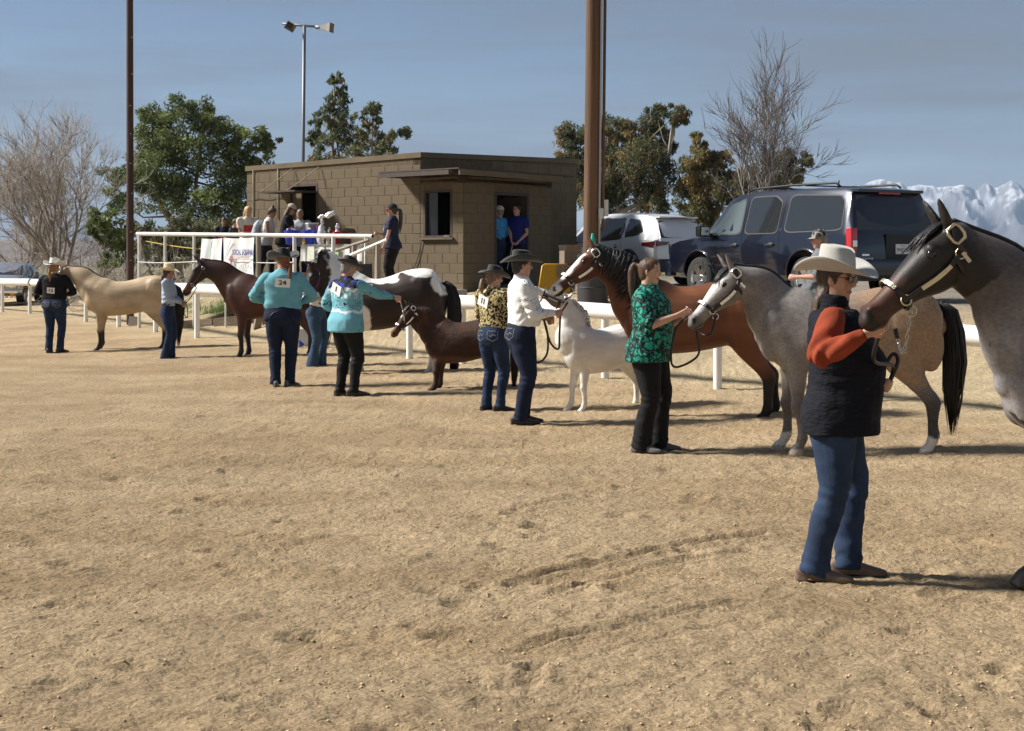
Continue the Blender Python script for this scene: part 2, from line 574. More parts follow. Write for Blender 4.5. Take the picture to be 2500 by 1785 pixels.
    c = mul(c, rng_(noise(0.012, 8, 0.75), 0.75, 1.3))
    l.new(c, b.inputs["Base Color"])
    b1 = n.new("ShaderNodeBump"); b1.inputs["Strength"].default_value = 1.0; b1.inputs["Distance"].default_value = 0.03
    l.new(noise(30, 8, 0.72), b1.inputs["Height"])
    b2 = n.new("ShaderNodeBump"); b2.inputs["Strength"].default_value = 0.6; b2.inputs["Distance"].default_value = 0.008
    l.new(noise(110, 3, 0.6), b2.inputs["Height"]); l.new(b1.outputs["Normal"], b2.inputs["Normal"])
    b3 = n.new("ShaderNodeBump"); b3.inputs["Strength"].default_value = 0.9; b3.inputs["Distance"].default_value = 0.06
    l.new(noise(9, 8, 0.78), b3.inputs["Height"]); l.new(b2.outputs["Normal"], b3.inputs["Normal"])
    vo = n.new("ShaderNodeTexVoronoi"); vo.inputs["Scale"].default_value = 34
    wv = n.new("ShaderNodeMixRGB"); wv.inputs["Fac"].default_value = 0.06
    nw = n.new("ShaderNodeTexNoise"); nw.inputs["Scale"].default_value = 20
    l.new(tc.outputs["Object"], nw.inputs["Vector"]); l.new(tc.outputs["Object"], wv.inputs["Color1"]); l.new(nw.outputs["Color"], wv.inputs["Color2"]); l.new(wv.outputs["Color"], vo.inputs["Vector"])
    b4 = n.new("ShaderNodeBump"); b4.inputs["Strength"].default_value = 0.55; b4.inputs["Distance"].default_value = 0.02; b4.invert = True
    l.new(vo.outputs["Distance"], b4.inputs["Height"]); l.new(b3.outputs["Normal"], b4.inputs["Normal"])
    l.new(b4.outputs["Normal"], b.inputs["Normal"])
    me.materials.append(m)
    g = link("ground", me)
    tag(g, "light brown raked arena sand rising to a pale dirt bank", None, None, "structure")
    return g
ground = build_ground()

def build_clods():
    """Crumbs and clods of damp sand lying on the arena, one mass."""
    rng = np.random.default_rng(11)
    base = np.array([[1, 0, 0], [-0.9, 0.2, 0], [0, 1, 0.1], [0.1, -1, 0], [0, 0, 0.9], [0, 0, -0.8]])
    tri = np.array([[0, 2, 4], [2, 1, 4], [1, 3, 4], [3, 0, 4], [2, 0, 5], [1, 2, 5], [3, 1, 5], [0, 3, 5]])
    N = 10000
    cy_ = 4.8 + 15 * rng.random(N) ** 1.5
    cx_ = (rng.random(N) * 2 - 1) * (0.3 + 0.38 * cy_)
    keep = vnoise(np.stack([cx_ * 1.6, cy_ * 1.6, cy_ * 0], 1), 77) + rng.normal(0, 0.5, N) > 0.0
    cx_, cy_ = cx_[keep], cy_[keep]; N = len(cx_)
    r = 0.0025 + 0.007 * rng.random(N) ** 3
    v = base[None] * (1 + rng.normal(0, 0.22, (N, 6, 3))) * r[:, None, None] * np.array([1, 1, 0.75])
    z = np.zeros(N) + 0.006
    v += np.stack([cx_, cy_, z + r * 0.4], 1)[:, None]
    # rest on the sand
    f = tri[None] + (np.arange(N) * 6)[:, None, None]
    from mathutils.bvhtree import BVHTree
    dg = bpy.context.evaluated_depsgraph_get()
    bvh = BVHTree.FromObject(ground, dg)
    for i in range(N):
        h = bvh.ray_cast(Vector((cx_[i], cy_[i], 1.0)), Vector((0, 0, -1)))
        if h[0] is not None: v[i, :, 2] += h[0].z - 0.006
    me = bpy.data.meshes.new("sand_clods")
    me.from_pydata(v.reshape(-1, 3).tolist(), [], f.reshape(-1, 3).tolist())
    smooth(me)
    o = link("sand_clods", me, None, mat("clod", (0.56, 0.42, 0.25), 0.95, spec=0.1, var=0.25, vscale=3.0))
    tag(o, "small crumbs and clods of sand scattered over the arena", "sand", None, "stuff")
build_clods()

# ------------------------------------------------------------------ mountains and hills
def build_range(name, label, prof, Yc, depth, x0, x1, nx, ny, seed, rock, snow=None, snowline=0.5, rough=0.3):
    xs = np.linspace(x0, x1, nx); ts = np.linspace(0, 1, ny)
    X, T = np.meshgrid(xs, ts)
    x, t = X.ravel(), T.ravel()
    px_ = np.array([a for a, b in prof]); pz = np.array([(HOR - b) / F_PX * Yc + CAM_H for a, b in prof]); pxx = (px_ - CX) / F_PX * Yc
    ridge = np.interp(x, pxx, pz)
    y = Yc - depth * (1 - t) if snow else Yc - depth * (1 - t)
    sc = Yc / 8000.0
    q = np.stack([x / (420 * sc), y / (560 * sc), np.zeros_like(x)], 1)
    w1 = fbm(q * 1.3, 3, seed + 5) * 0.35; w2 = fbm(q * 1.3 + 40, 3, seed + 6) * 0.35
    q2 = q + np.stack([w1, w2, 0 * w1], 1)
    rid, am, fr_, prev = 0.0, 1.0, 1.0, 1.0
    for o_ in range(7):
        nn_ = (1 - np.abs(vnoise(q2 * fr_ + 5.1 * o_, seed + o_))) ** 2.2
        rid = rid + am * nn_ * prev; prev = np.clip(nn_ * 1.4, 0.15, 1); am *= 0.56; fr_ *= 2.07
    rid = np.clip(rid / 1.75, 0, 1)
    q = q * 2.5
    slope = np.where(t < 0.8, (t / 0.8) ** 1.25, 1 - (t - 0.8) * 1.6)
    slope = np.clip(slope, 0, 1)
    edge = np.clip((1 - np.abs(t - 0.8) * 7), 0, 1)
    z = ridge * slope * (1 - rough * (1 - rid) * (1 - 0.8 * edge)) - 34 * sc * (1 - t)
    idx = np.arange(nx * ny).reshape(ny, nx)
    quads = np.stack([idx[:-1, :-1], idx[:-1, 1:], idx[1:, 1:], idx[1:, :-1]], -1).reshape(-1, 4)
    me = bpy.data.meshes.new(name)
    me.from_pydata(np.stack([x, y, z], 1).tolist(), [], quads.tolist())
    smooth(me)
    col = np.tile(np.array(rock), (len(x), 1))
    col *= (1 + 0.25 * fbm(q * 4, 3, seed + 9))[:, None]
    if snow:
        h = z / pz.max()
        zz = z.reshape(ny, nx); gx = np.abs(np.gradient(zz, axis=1)).ravel() / ((x1 - x0) / nx)
        s_ = sstep(snowline - 0.10, snowline + 0.20, h + 0.16 * fbm(q * 3, 4, seed + 2))
        s_ *= 0.12 + 0.88 * sstep(0.75, 0.15, gx + 0.5 * np.abs(fbm(np.stack([x, y, z], 1) / (28 * sc), 3, seed + 4)))
        col = col * (1 - s_[:, None]) + np.array(snow) * s_[:, None]
    paint(me, np.clip(col, 0.01, 0.95))
    me.materials.append(mat(name + "_rock", (0.3, 0.3, 0.3), 0.95, spec=0.1, attr="Col"))
    o = link(name, me)
    tag(o, label, None, None, "structure")
    return o

build_range("mountains", "snow covered mountain range far beyond the valley",
            [(300, 600), (900, 590), (1400, 560), (1700, 520), (1900, 480), (2000, 452), (2061, 440), (2090, 424), (2111, 418), (2140, 424), (2178, 441), (2255, 454),
             (2280, 443), (2305, 434), (2325, 440), (2341, 452), (2366, 434), (2385, 445), (2415, 437), (2440, 444), (2470, 459), (2500, 450), (2560, 436), (2640, 452),
             (2800, 440), (3100, 470), (3500, 500)], 8000, 1500, -1500, 4600, 420, 84, 3, (0.12, 0.12, 0.13), (0.74, 0.77, 0.82), 0.50, 0.60)
build_range("hills", "low hazy desert hills behind the bare trees",
            [(-900, 600), (-300, 585), (0, 590), (150, 578), (330, 592), (560, 586), (800, 600), (1100, 606), (1400, 612), (1700, 622), (2100, 645)],
            2600, 600, -2400, 700, 160, 30, 8, (0.17, 0.14, 0.12), None, 0.5, 0.5)

def build_haze():
    mb = MB()
    mb.box((0, 4600, 238), (17000, 10000, 596))
    m = bpy.data.materials.new("haze"); m.use_nodes = True
    n, l = m.node_tree.nodes, m.node_tree.links
    n.remove(n["Principled BSDF"])
    v = n.new("ShaderNodeVolumePrincipled")
    v.inputs["Color"].default_value = (0.52, 0.70, 1.0, 1)
    v.inputs["Density"].default_value = 0.000078
    v.inputs["Anisotropy"].default_value = 0.1
    l.new(v.outputs["Volume"], n["Material Output"].inputs["Volume"])
    o = mb.build("haze", m)
    tag(o, "thin blue haze over the valley and mountains", "haze", None, "stuff")
build_haze()

# ------------------------------------------------------------------ arena rail
M_PVC = mat("white_pvc", (0.80, 0.80, 0.78), 0.38, var=0.06, vscale=3.0, bump=0.05, bscale=20)
def build_rail():
    root = empty("arena_rail", RAIL_XYZ[8], 0, "thick white plastic pipe rail on white posts around the arena", "rail")
    o = Vector(RAIL_XYZ[8])
    tops = [p + Vector((0, 0, 1.0 - 0.105)) - o for p in RAIL_XYZ]
    fr = catmull([(t, 0, 0, 0) for t in tops], 5)
    mb = MB(); mb.tube([Vector(q[:3]) for q in fr], 0.105, 20)
    mb.build("rail_pipe", M_PVC, root, auto=40)
    for p, t, (px_, _, _) in zip(RAIL_XYZ, tops, RAIL):
        if px_ == 2370: continue
        mb = MB(); b = p - o
        g = ground_z(p.x, p.y) - o.z
        mb.tube([(b.x, b.y, g - 0.15), (b.x, b.y, t.z - 0.06)], 0.052, 14)
        mb.build("post", M_PVC, root, auto=40)
build_rail()
# ================================================================== block building, deck, poles
WB = Vector((-1.88, 29.5, 0)); WD = Vector((0.768, -0.640, 0)).normalized(); WN = Vector((-0.640, -0.768, 0)).normalized(); DD = Vector((0.640, 0.768, 0)).normalized(); DN = Vector((0.768, -0.640, 0)).normalized()
LEN_L, LEN_D, Z0, ZR, ZRD = 5.5, 5.3, 1.0, 3.78, 3.93
BK_L, BK_H, JT = 0.3965, 0.1935, 0.010
M_BLOCK = mat("painted_block", (0.158, 0.124, 0.082), 0.85, spec=0.2, var=0.22, vscale=1.6, bump=0.35, bscale=60)
M_MORTAR = mat("painted_joint", (0.138, 0.108, 0.072), 0.95, spec=0.1, var=0.2, vscale=10)
M_TRIM = mat("brown_trim", (0.060, 0.042, 0.033), 0.7, var=0.2, vscale=6)
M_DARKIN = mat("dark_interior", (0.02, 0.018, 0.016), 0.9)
M_WOODW = mat("weathered_wood", (0.30, 0.26, 0.21), 0.85, var=0.3, vscale=12, stretch=(1, 1, .15), bump=.3, bscale=50)
M_INK = mat("black_ink", (0.008, 0.008, 0.010), 0.6)
M_WHITEP = mat("white_paint", (0.70, 0.69, 0.65), 0.5, var=0.18, vscale=9, bump=.15, bscale=40)

building = empty("block_building", (WB.x, WB.y, Z0), 0, "brown painted concrete block building with a low flat roof", "building")
BO = Vector((WB.x, WB.y, Z0))
_blk = {}
def block_mesh(l):
    l = round(l, 3)
    if l not in _blk:
        mb = MB(); h_, b = BK_H, .0045
        x0, x1 = -l / 2, l / 2
        # front face proud of the joint, chamfered edges (x along the wall, y out, z up)
        v = [(x0, 0, 0), (x1, 0, 0), (x1, 0, h_), (x0, 0, h_), (x0 + b, b, b), (x1 - b, b, b), (x1 - b, b, h_ - b), (x0 + b, b, h_ - b)]
        mb.add(v, [[4, 7, 6, 5], [0, 4, 5, 1], [1, 5, 6, 2], [2, 6, 7, 3], [3, 7, 4, 0]])
        m = mb.me(); m.name = "block"; m.materials.append(M_BLOCK); _blk[l] = m
    return _blk[l]
_stuff = MB()
_nblk = [0]
def wall(start, d, nrm, length, top0, top1, holes, parts=True, th=0.2, corner=True):
    """A block wall from start along d, outside nrm; holes: (u0, u1, z0, z1) absolute heights."""
    # the joint plane, cut round the holes
    us = sorted({0.0, length} | {h for a, b, c, e in holes for h in (a, b)})
    zs = sorted({Z0 - .3, 9.0} | {h for a, b, c, e in holes for h in (c, e)})
    mb = MB()
    tz = lambda u: top0 + (top1 - top0) * u / length
    for ua, ub in zip(us[:-1], us[1:]):
        for za, zb in zip(zs[:-1], zs[1:]):
            um, zm = (ua + ub) / 2, (za + min(zb, tz((ua + ub) / 2))) / 2
            if any(a <= um <= b and c <= zm <= e for a, b, c, e in holes): continue
            if za >= tz(um): continue
            p = [start + d * ua + Vector((0, 0, za)), start + d * ub + Vector((0, 0, za)), start + d * ub + Vector((0, 0, min(zb, tz(ub)))), start + d * ua + Vector((0, 0, min(zb, tz(ua))))]
            q = [x - nrm * th for x in p]
            mb.add([x - BO for x in p + q], [[3, 2, 1, 0], [4, 5, 6, 7], [0, 1, 5, 4], [2, 3, 7, 6], [1, 2, 6, 5], [3, 0, 4, 7]])
    w_ = mb.build("wall", M_MORTAR, building)
    ang = math.atan2(-d.y, -d.x) if False else math.atan2(d.y, d.x)
    row = 0; z = Z0
    rngb = random.Random(3)
    while z < max(top0, top1) - .05:
        u = -0.2 if row % 2 else 0.0
        while u < length - .03:
            a, b = max(u, 0), min(u + .4064, length)
            segs = [(a, b)]
            for ha, hb, hc_, he in holes:
                if z + .19 > hc_ + .03 and z < he - .03:
                    ns = []
                    for sa, sb in segs:
                        if hb <= sa or ha >= sb: ns.append((sa, sb))
                        else:
                            if ha - sa > .04: ns.append((sa, ha))
                            if sb - hb > .04: ns.append((hb, sb))
                    segs = ns
            for sa, sb in segs:
                if sb - sa < .05 or z + BK_H > tz((sa + sb) / 2) - .005: continue
                c = start + d * ((sa + sb) / 2) + Vector((0, 0, z)) + nrm * (-.0005 + rngb.uniform(0, .0022))
                l = sb - sa - JT
                if parts and _nblk[0] < 290 and z > 1.35:
                    o = bpy.data.objects.new("block", block_mesh(l)); COL.objects.link(o); o.parent = building
                    o.location = c - BO
                    o.rotation_euler = (0, 0, math.atan2(d.y, d.x) + (PI if Vector((-d.y, d.x, 0)).dot(nrm) < 0 else 0))
                    _nblk[0] += 1
                else:
                    M_ = Matrix.Translation(c - BO) @ Matrix.Rotation(math.atan2(d.y, d.x) + (PI if Vector((-d.y, d.x, 0)).dot(nrm) < 0 else 0), 4, 'Z')
                    bm_ = block_mesh(l)
                    _stuff.add([M_ @ v.co for v in bm_.vertices], [list(p.vertices) for p in bm_.polygons])
            u += .4064
        z += .2035; row += 1
    return w_
# left wall opening (doorway behind the tables) measured from the far end
LS = WB - WD * LEN_L
def u_on(px, start, d):
    k_ = (px - CX) / F_PX
    return (k_ * start.y - start.x) / (d.x - k_ * d.y)
u0, u1 = u_on(706, LS, WD), u_on(776, LS, WD)
V1 = WB + WD * 1.187
wall(LS, WD, WN, LEN_L - .001, ZR - .06, ZR, [(u0, u1, Z0 + .15, 3.36)])
ZV = 3.36
wa, wb = u_on(1035, WB, WD), u_on(1104, WB, WD)
wall(WB, WD, WN, 1.187, ZV, ZV, [(wa, wb, 2.13, 3.10)])
da, db = u_on(1207, V1, DD), u_on(1291, V1, DD)
V2 = V1 + DD * 2.85
wall(V1, DD, DN, 2.85, ZV, ZV, [(da, db, Z0 + .1, 3.08)])
wall(WB, DD, DN, LEN_D, ZR, ZRD, [(.3, 2.6, Z0 + .1, 3.1)], parts=False)
wall(V2, -WD, DD, 1.19, ZV, ZV, [], parts=False)
wall(LS + DD * 4.0, -DD, -WD, 4.0, ZR - .06, ZR - .06, [], parts=False)
_b = _stuff.build("far_blocks", M_BLOCK, building); _b["kind"] = "stuff"
# roof slab with a plain parapet cap
mb = MB()
C1, C2, C3, C4 = LS, WB, WB + DD * LEN_D, LS + DD * LEN_D
def slab(mb, pts, z, th, out=0.0):
    n = len(pts)
    lo = [p + Vector((0, 0, zz)) - BO for p, zz in zip(pts, z)]; hi = [p + Vector((0, 0, th)) for p in lo]
    mb.add(lo + hi, [list(range(n))[::-1], list(range(n, 2 * n))] + [[i, (i + 1) % n, n + (i + 1) % n, n + i] for i in range(n)])
ov = .03
slab(mb, [C1 + WN * ov - WD * ov, C2 + WN * ov + DN * ov, C3 + DN * ov + DD * ov, C4 + DD * ov - WD * ov], [ZR - .055, ZR + .005, ZRD + .005, ZRD - .05], .11)
mb.build("roof", M_BLOCK, building)
# vestibule roof: boards on joists, wider than the walls
mb = MB()
oa = .62
vp = [WB - WD * .55 + WN * oa, V1 + WN * oa + DN * .45, V2 + DN * .45 + DD * .5, V2 - DN * 1.15 + DD * .5, WB - WD * .55 - WN * .0]
slab(mb, [WB - WD * .62 + WN * oa, V1 + WN * oa + DN * .42, V2 + DN * .42 + DD * .25, V2 - DN * 1.0 + DD * .25, WB + WN * .01, WB - WD * .62 + WN * .01], [ZV + .10] * 6, .025)
vr = mb.build("porch_roof", M_TRIM, building)
for i in range(9):
    a = WB - WD * .55 + WD * (i * .24)
    mb = MB(); c = a + WN * .30 + Vector((0, 0, ZV + .055)) - BO
    mb.box(c, (.04, .60, .085), Matrix.Rotation(math.atan2(WD.y, WD.x), 3, 'Z'))
    mb.build("rafter", M_TRIM, vr)
mb = MB()
mb.prism([(0, 0), (3.3, 0), (3.3, .11), (0, .11)], DN * .035, V1 + WN * .60 + DN * .40 + Vector((0, 0, ZV - .015)) - BO, DD, (0, 0, 1))
mb.build("fascia_board", M_BLOCK, vr)
mb = MB()
mb.prism([(0, 0), (1.95, 0), (1.95, .09), (0, .09)], WN * .035, WB - WD * .60 + WN * .595 + Vector((0, 0, ZV + .0)) - BO, WD, (0, 0, 1))
mb.build("fascia_board", M_TRIM, vr)
# window: frame, sill, sliding pane standing half open, dark room
def frame(mb, start, d, nrm, a, b, z0, z1, t=.045, dep=.10):
    for (p, q, r, s_) in ((a, a + t, z0, z1), (b - t, b, z0, z1), (a + t, b - t, z1 - t, z1), (a + t, b - t, z0, z0 + t)):
        mb.prism([(p, r), (q, r), (q, s_), (p, s_)], -nrm * dep, start + nrm * .012 - BO, d, (0, 0, 1))
mb = MB(); frame(mb, WB, WD, WN, wa, wb, 2.13, 3.10); wf = mb.build("window_frame", M_TRIM, building)
mb = MB(); mb.prism([(wa - .06, 2.09), (wb + .06, 2.09), (wb + .06, 2.128), (wa - .06, 2.128)], WN * .07, WB + WN * .004 - BO, WD, (0, 0, 1)); mb.build("window_sill", M_BLOCK, building)
mb = MB(); mb.prism([(wa + .05, 2.18), (wa + .34, 2.18), (wa + .34, 3.05), (wa + .05, 3.05)], -WN * .006, WB - WN * .05 - BO, WD, (0, 0, 1))
mb.build("window_pane", mat("dusty_pane", (0.018, 0.018, 0.02), 0.25, spec=.5), wf)
mb = MB(); frame(mb, V1, DD, DN, da, db, Z0 + .1, 3.08, .06, .12); mb.build("door_frame", M_TRIM, building)
mb = MB(); mb.prism([(0, Z0 + .12), (.9, Z0 + .12), (.9, 3.0), (0, 3.0)], DN * .04, V1 + DD * (db - .07) - DN * .95 - BO, DN, (0, 0, 1)) if False else mb.prism([(0.1, Z0 + .12), (.9, Z0 + .12), (.9, 3.0), (0.1, 3.0)], DD * .04, V1 + DD * (db - .11) - BO, -DN, (0, 0, 1))
dr = mb.build("door", M_TRIM, building)
# doorway behind the tables, with its shutter propped up as an awning
mb = MB(); frame(mb, LS, WD, WN, u0, u1, Z0 + .15, 3.36, .05, .14); mb.build("door_frame", M_TRIM, building)
mb = MB(); mb.prism([(u0 + .05, Z0 + .2), (u0 + .34, Z0 + .2), (u0 + .34, 3.16), (u0 + .05, 3.16)], -WN * .03, LS - WN * .06 - BO, WD, (0, 0, 1)); mb.build("door", M_BLOCK, building)
ua, ub = u_on(688, LS, WD), u_on(776, LS, WD)
mb = MB()
A0 = LS + Vector((0, 0, 3.16)) - BO
mb.prism([(ua - .05, 0), (ub, 0), (ub, .03), (ua - .05, .03)], WN * .66, A0 + WN * .02, WD, (0, 0, 1))
aw = mb.build("awning", M_TRIM, building)
for u_ in (ua, ub - .32):
    mb = MB(); p0 = A0 + WD * u_ + WN * .62 + Vector((0, 0, .03)); p1 = A0 + WD * (u_ + .40) + WN * .04 + Vector((0, 0, .56))
    mb.tube([lerp(p0, p1, i / 6) + Vector((0, 0, -.02 * math.sin(i / 6 * PI))) for i in range(7)], .011, 6)
    mb.build("awning_rope", mat("rope", (0.42, 0.36, 0.26), .9, bump=.5, bscale=80), aw, True)
# pale conduit lines and hanging cord on the wall
for px_, z1 in ((620, 1.9), (680, 2.9)):
    u_ = u_on(px_, LS, WD); mb = MB()
    mb.tube([LS + WD * u_ + WN * .025 + Vector((0, 0, z)) - BO for z in (ZR - .05, 3.2, 2.6, z1)], .012, 6)
    mb.build("conduit", mat("rope", (0.42, 0.36, 0.26)), building, True)
u_ = u_on(620, LS, WD); u2 = u_on(690, LS, WD)
mb = MB(); mb.tube([LS + WD * lerp(u_, u2, t) + WN * .03 + Vector((0, 0, 3.08 + .02 * math.sin(t * 9))) - BO for t in np.linspace(0, 1, 9)], .007, 5)
mb.build("cable", M_INK, building, True)
mb = MB(); q = WB + WD * (wa - .02) + WN * .03
mb.tube([q + WD * (-.42 * t) + Vector((0, 0, 2.10 - .55 * t - .28 * math.sin(t * 3))) - BO for t in np.linspace(0, 1, 9)], .008, 5)
mb.build("cable", M_INK, building, True)
mb = MB(); mb.box(WB + WD * (wb - .12) + WN * .03 + Vector((0, 0, 2.155)) - BO, (.12, .08, .05)); mb.build("cup_on_sill", M_WHITEP, building)
# inside: floor, back wall and ceiling keep it dark
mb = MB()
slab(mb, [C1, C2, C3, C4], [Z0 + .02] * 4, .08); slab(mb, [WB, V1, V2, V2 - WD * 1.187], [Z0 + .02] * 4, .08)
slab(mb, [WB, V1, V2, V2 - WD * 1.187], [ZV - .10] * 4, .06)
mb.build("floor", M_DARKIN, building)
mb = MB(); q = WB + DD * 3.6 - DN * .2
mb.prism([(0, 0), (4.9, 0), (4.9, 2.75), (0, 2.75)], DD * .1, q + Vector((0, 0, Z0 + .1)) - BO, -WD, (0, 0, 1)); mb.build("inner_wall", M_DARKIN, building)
# concrete footing blocks at the corner
for px_, py_, Y_, dx in ((1083, 676, 28.3, .55), (1110, 672, 28.2, .3)):
    mb = MB(); p = P(px_, py_, Y_); mb.box((0, 0, 0), (dx, .4, .2), Matrix.Rotation(math.atan2(WD.y, WD.x), 3, 'Z'), .008)
    o = mb.build("concrete_block", mat("concrete", (0.36, 0.35, 0.33), .9, var=.2, vscale=8, bump=.3, bscale=40)); o.location = (p.x, p.y, ground_z(p.x, p.y) + .09)
    tag(o, "grey concrete block lying at the building corner, the %s of two" % ("longer" if dx > .4 else "shorter"), "block", "concrete blocks at the building corner")

# ------------------------------------------------------------------ deck with pipe railing
DZ = 1.15
RR = P(910, 577, 27.8); RL = P(335, 571, 32.66)
deck = empty("deck", (RR.x, RR.y, DZ), 0, "raised wooden deck along the building wall", "deck")
dd = (Vector((RL.x, RL.y, 0)) - Vector((RR.x, RR.y, 0))); DL = dd.length; dd.normalize(); dn_ = Vector((-dd.y, dd.x, 0)); dn_ = dn_ if dn_.dot(WN) < 0 else -dn_      # towards the wall
for i in range(12):
    mb = MB(); c = dd * (DL / 2 + .35) + dn_ * (.10 + .15 * i)
    mb.box(c + Vector((0, 0, -.02)), (DL - .7, .142, .036), Matrix.Rotation(math.atan2(dd.y, dd.x), 3, 'Z'))
    mb.build("deck_board", M_WOODW, deck)
mb = MB(); mb.box(dd * (DL / 2 + .35) + dn_ * .02 + Vector((0, 0, -.16)), (DL - .7, .04, .24), Matrix.Rotation(math.atan2(dd.y, dd.x), 3, 'Z')); mb.build("deck_skirt", M_WOODW, deck)
rail = empty("deck_railing", (RR.x, RR.y, DZ), 0, "white steel pipe railing with posts along the deck", "railing")
rz = lambda t: lerp(RR.z, RL.z, t / DL) - DZ
mb = MB(); mb.tube([dd * t + Vector((0, 0, rz(t))) for t in np.linspace(0, DL, 14)], .043, 16)
mb.build("top_rail", M_WHITEP, rail, auto=50)
mb = MB(); mb.tube([dd * -.004 + Vector((0, 0, rz(0))), dd * .02 + Vector((0, 0, rz(0)))], .030, 14); mb.build("pipe_mouth", M_INK, rail)
def t_on(px):
    k_ = (px - CX) / F_PX
    return (k_ * RR.y - RR.x) / (dd.x - k_ * dd.y)
for px_, r in ((340, .036), (403, .032), (474, .032), (551, .020), (631, .055), (719, .040), (814, .042), (893, .034)):
    t = t_on(px_); b = dd * t
    g = ground_z(RR.x + b.x, RR.y + b.y) - DZ
    mb = MB(); mb.tube([b + Vector((0, 0, min(g, -.05) - .1)), b + Vector((0, 0, rz(t) - .02))], r, 12)
    mb.build("post", M_WHITEP if r != .055 else M_WOODW, rail, auto=50)
t0, t1 = t_on(340), t_on(719)
mb = MB(); mb.tube([dd * lerp(t0, t1, s) - dn_ * .045 + Vector((0, 0, rz(0) - .50 - .02 * math.sin(s * 9))) for s in np.linspace(0, 1, 16)], .012, 6)
o = mb.build("rope", mat("white_rope", (0.66, 0.63, 0.56), .8)); o.location = (RR.x, RR.y, DZ); tag(o, "thin white rope strung low along the deck railing", "rope")
mb = MB(); t0, t1 = t_on(352), t_on(490)
mb.tube([dd * lerp(t0, t1, s) + dn_ * .05 + Vector((0, 0, rz(0) - .03 - .20 * math.sin(min(s * 1.25, 1.57)) )) for s in np.linspace(0, 1, 12)], .011, 6)
o = mb.build("rope", mat("yellow_rope", (0.55, 0.42, 0.06), .8)); o.location = (RR.x, RR.y, DZ); tag(o, "yellow rope sagging under the deck's top rail", "rope")

# steps at the near end, with slanting handrails
st = empty("steps", (RR.x, RR.y, DZ), 0, "wooden steps with slanting handrails at the end of the deck", "steps")
sd_ = -dd
for i in range(4):
    mb = MB(); c = sd_ * (.12 + .27 * i) + dn_ * .75 + Vector((0, 0, -.10 - .17 * i))
    mb.box(c, (.28, 1.1, .04), Matrix.Rotation(math.atan2(dd.y, dd.x), 3, 'Z')); mb.build("tread", M_WOODW, st)
for off, pxa, pya, pxb, pyb, Y_ in ((0, 820, 612, 900, 586, 27.7), (1, 855, 624, 944, 586, 27.2)):
    a, b = P(pxa, pya, Y_), P(pxb, pyb, Y_ - .15)
    mb = MB(); v = (b - a); 
    mb.tube([a - Vector((RR.x, RR.y, DZ)), b - Vector((RR.x, RR.y, DZ))], .035, 4); mb.build("handrail", M_WOODW if off == 0 else M_WHITEP, st)
    mb = MB(); c = lerp(a, b, .55 if off == 0 else .75) - Vector((RR.x, RR.y, DZ))
    mb.box((c.x, c.y, (c.z - .9) / 2 + .0), (.09, .09, c.z + .86), Matrix.Rotation(.6, 3, 'Z')); mb.build("handrail_post", M_WOODW, st)
mb = MB(); p = P(893, 640, 27.6) - Vector((RR.x, RR.y, DZ)); mb.box((p.x, p.y, -.1), (.24, .05, 1.1), Matrix.Rotation(.2, 3, 'Z')); mb.build("side_board", mat("charcoal_board", (0.045, 0.045, 0.05), .8), st)

# ------------------------------------------------------------------ utility poles and loudspeaker pole
def wood_pole(label, px0, pxt, Y_, r0, r1, hgt, col, conduit=0):
    b = Vector((PX(px0, Y_), Y_, 0)); b.z = ground_z(b.x, b.y)
    root = empty("utility_pole", b, 0, label, "utility pole")
    lean_ = PX(pxt, Y_) - b.x
    ztop = hgt
    pts = [Vector((lean_ * z / 7.0, 0, z)) for z in np.linspace(-.4, ztop, 14)]
    mb = MB(); mb.tube(pts, [lerp(r0, r1, i / 13) for i in range(14)], 18)
    me_ = mb.me(True)
    a = coords(me_)
    m = mat("pole_wood_%d" % int(px0), col, .8, var=.45, vscale=9, stretch=(1.6, 1.6, .05), bump=.5, bscale=30, var2=tuple(c * 1.7 for c in col))
    link("pole", me_, root, m)
    if conduit:
        mb = MB(); mb.tube([Vector((lean_ * z / 7.0 + r0 * .95 + .01, -.08, z)) for z in np.linspace(.9, ztop, 8)], .022, 8); mb.build("conduit", mat("grey_conduit", (0.42, 0.43, 0.44), .45, .4), root, True)
        mb = MB(); mb.tube([Vector((lean_ * z / 7.0 + r0 * .95 + .075, -.03, z)) for z in np.linspace(1.2, ztop, 8)], .028, 8); mb.build("conduit", m, root, True)
        mb = MB(); mb.box((r0 + .05, -.10, 1.52), (.09, .08, .19), None, .012); mb.build("switch_box", mat("switch_grey", (0.58, 0.58, 0.56), .4), root)
        mb = MB(); mb.box((r0 + .145, -.06, 1.62), (.075, .05, .30), None, .006); mb.build("meter_box", mat("pale_plastic", (0.62, 0.62, 0.60), .4), root)
    else:
        rg = random.Random(4)
        for i in range(9):
            z = .8 + i * .75 + rg.uniform(-.1, .1); x = rg.uniform(.3, .9) * r0
            mb = MB(); mb.tube([Vector((lean_ * z / 7 + x, -r0 * .8, z)), Vector((lean_ * z / 7 + x * 1.05, -r0 * 1.35, z))], .012, 6); mb.build("bolt", M_CHAINP, root)
M_CHAINP = mat("galvanised", (0.55, 0.55, 0.54), .4, .8)
wood_pole("tall dark brown utility pole behind the pale horse", 318, 317, 34.4, .089, .078, 9.3, (0.055, 0.026, 0.018))
wood_pole("thick reddish brown utility pole with conduit beside the building", 1441, 1451, 26.0, .142, .128, 7.6, (0.110, 0.058, 0.028), 1)

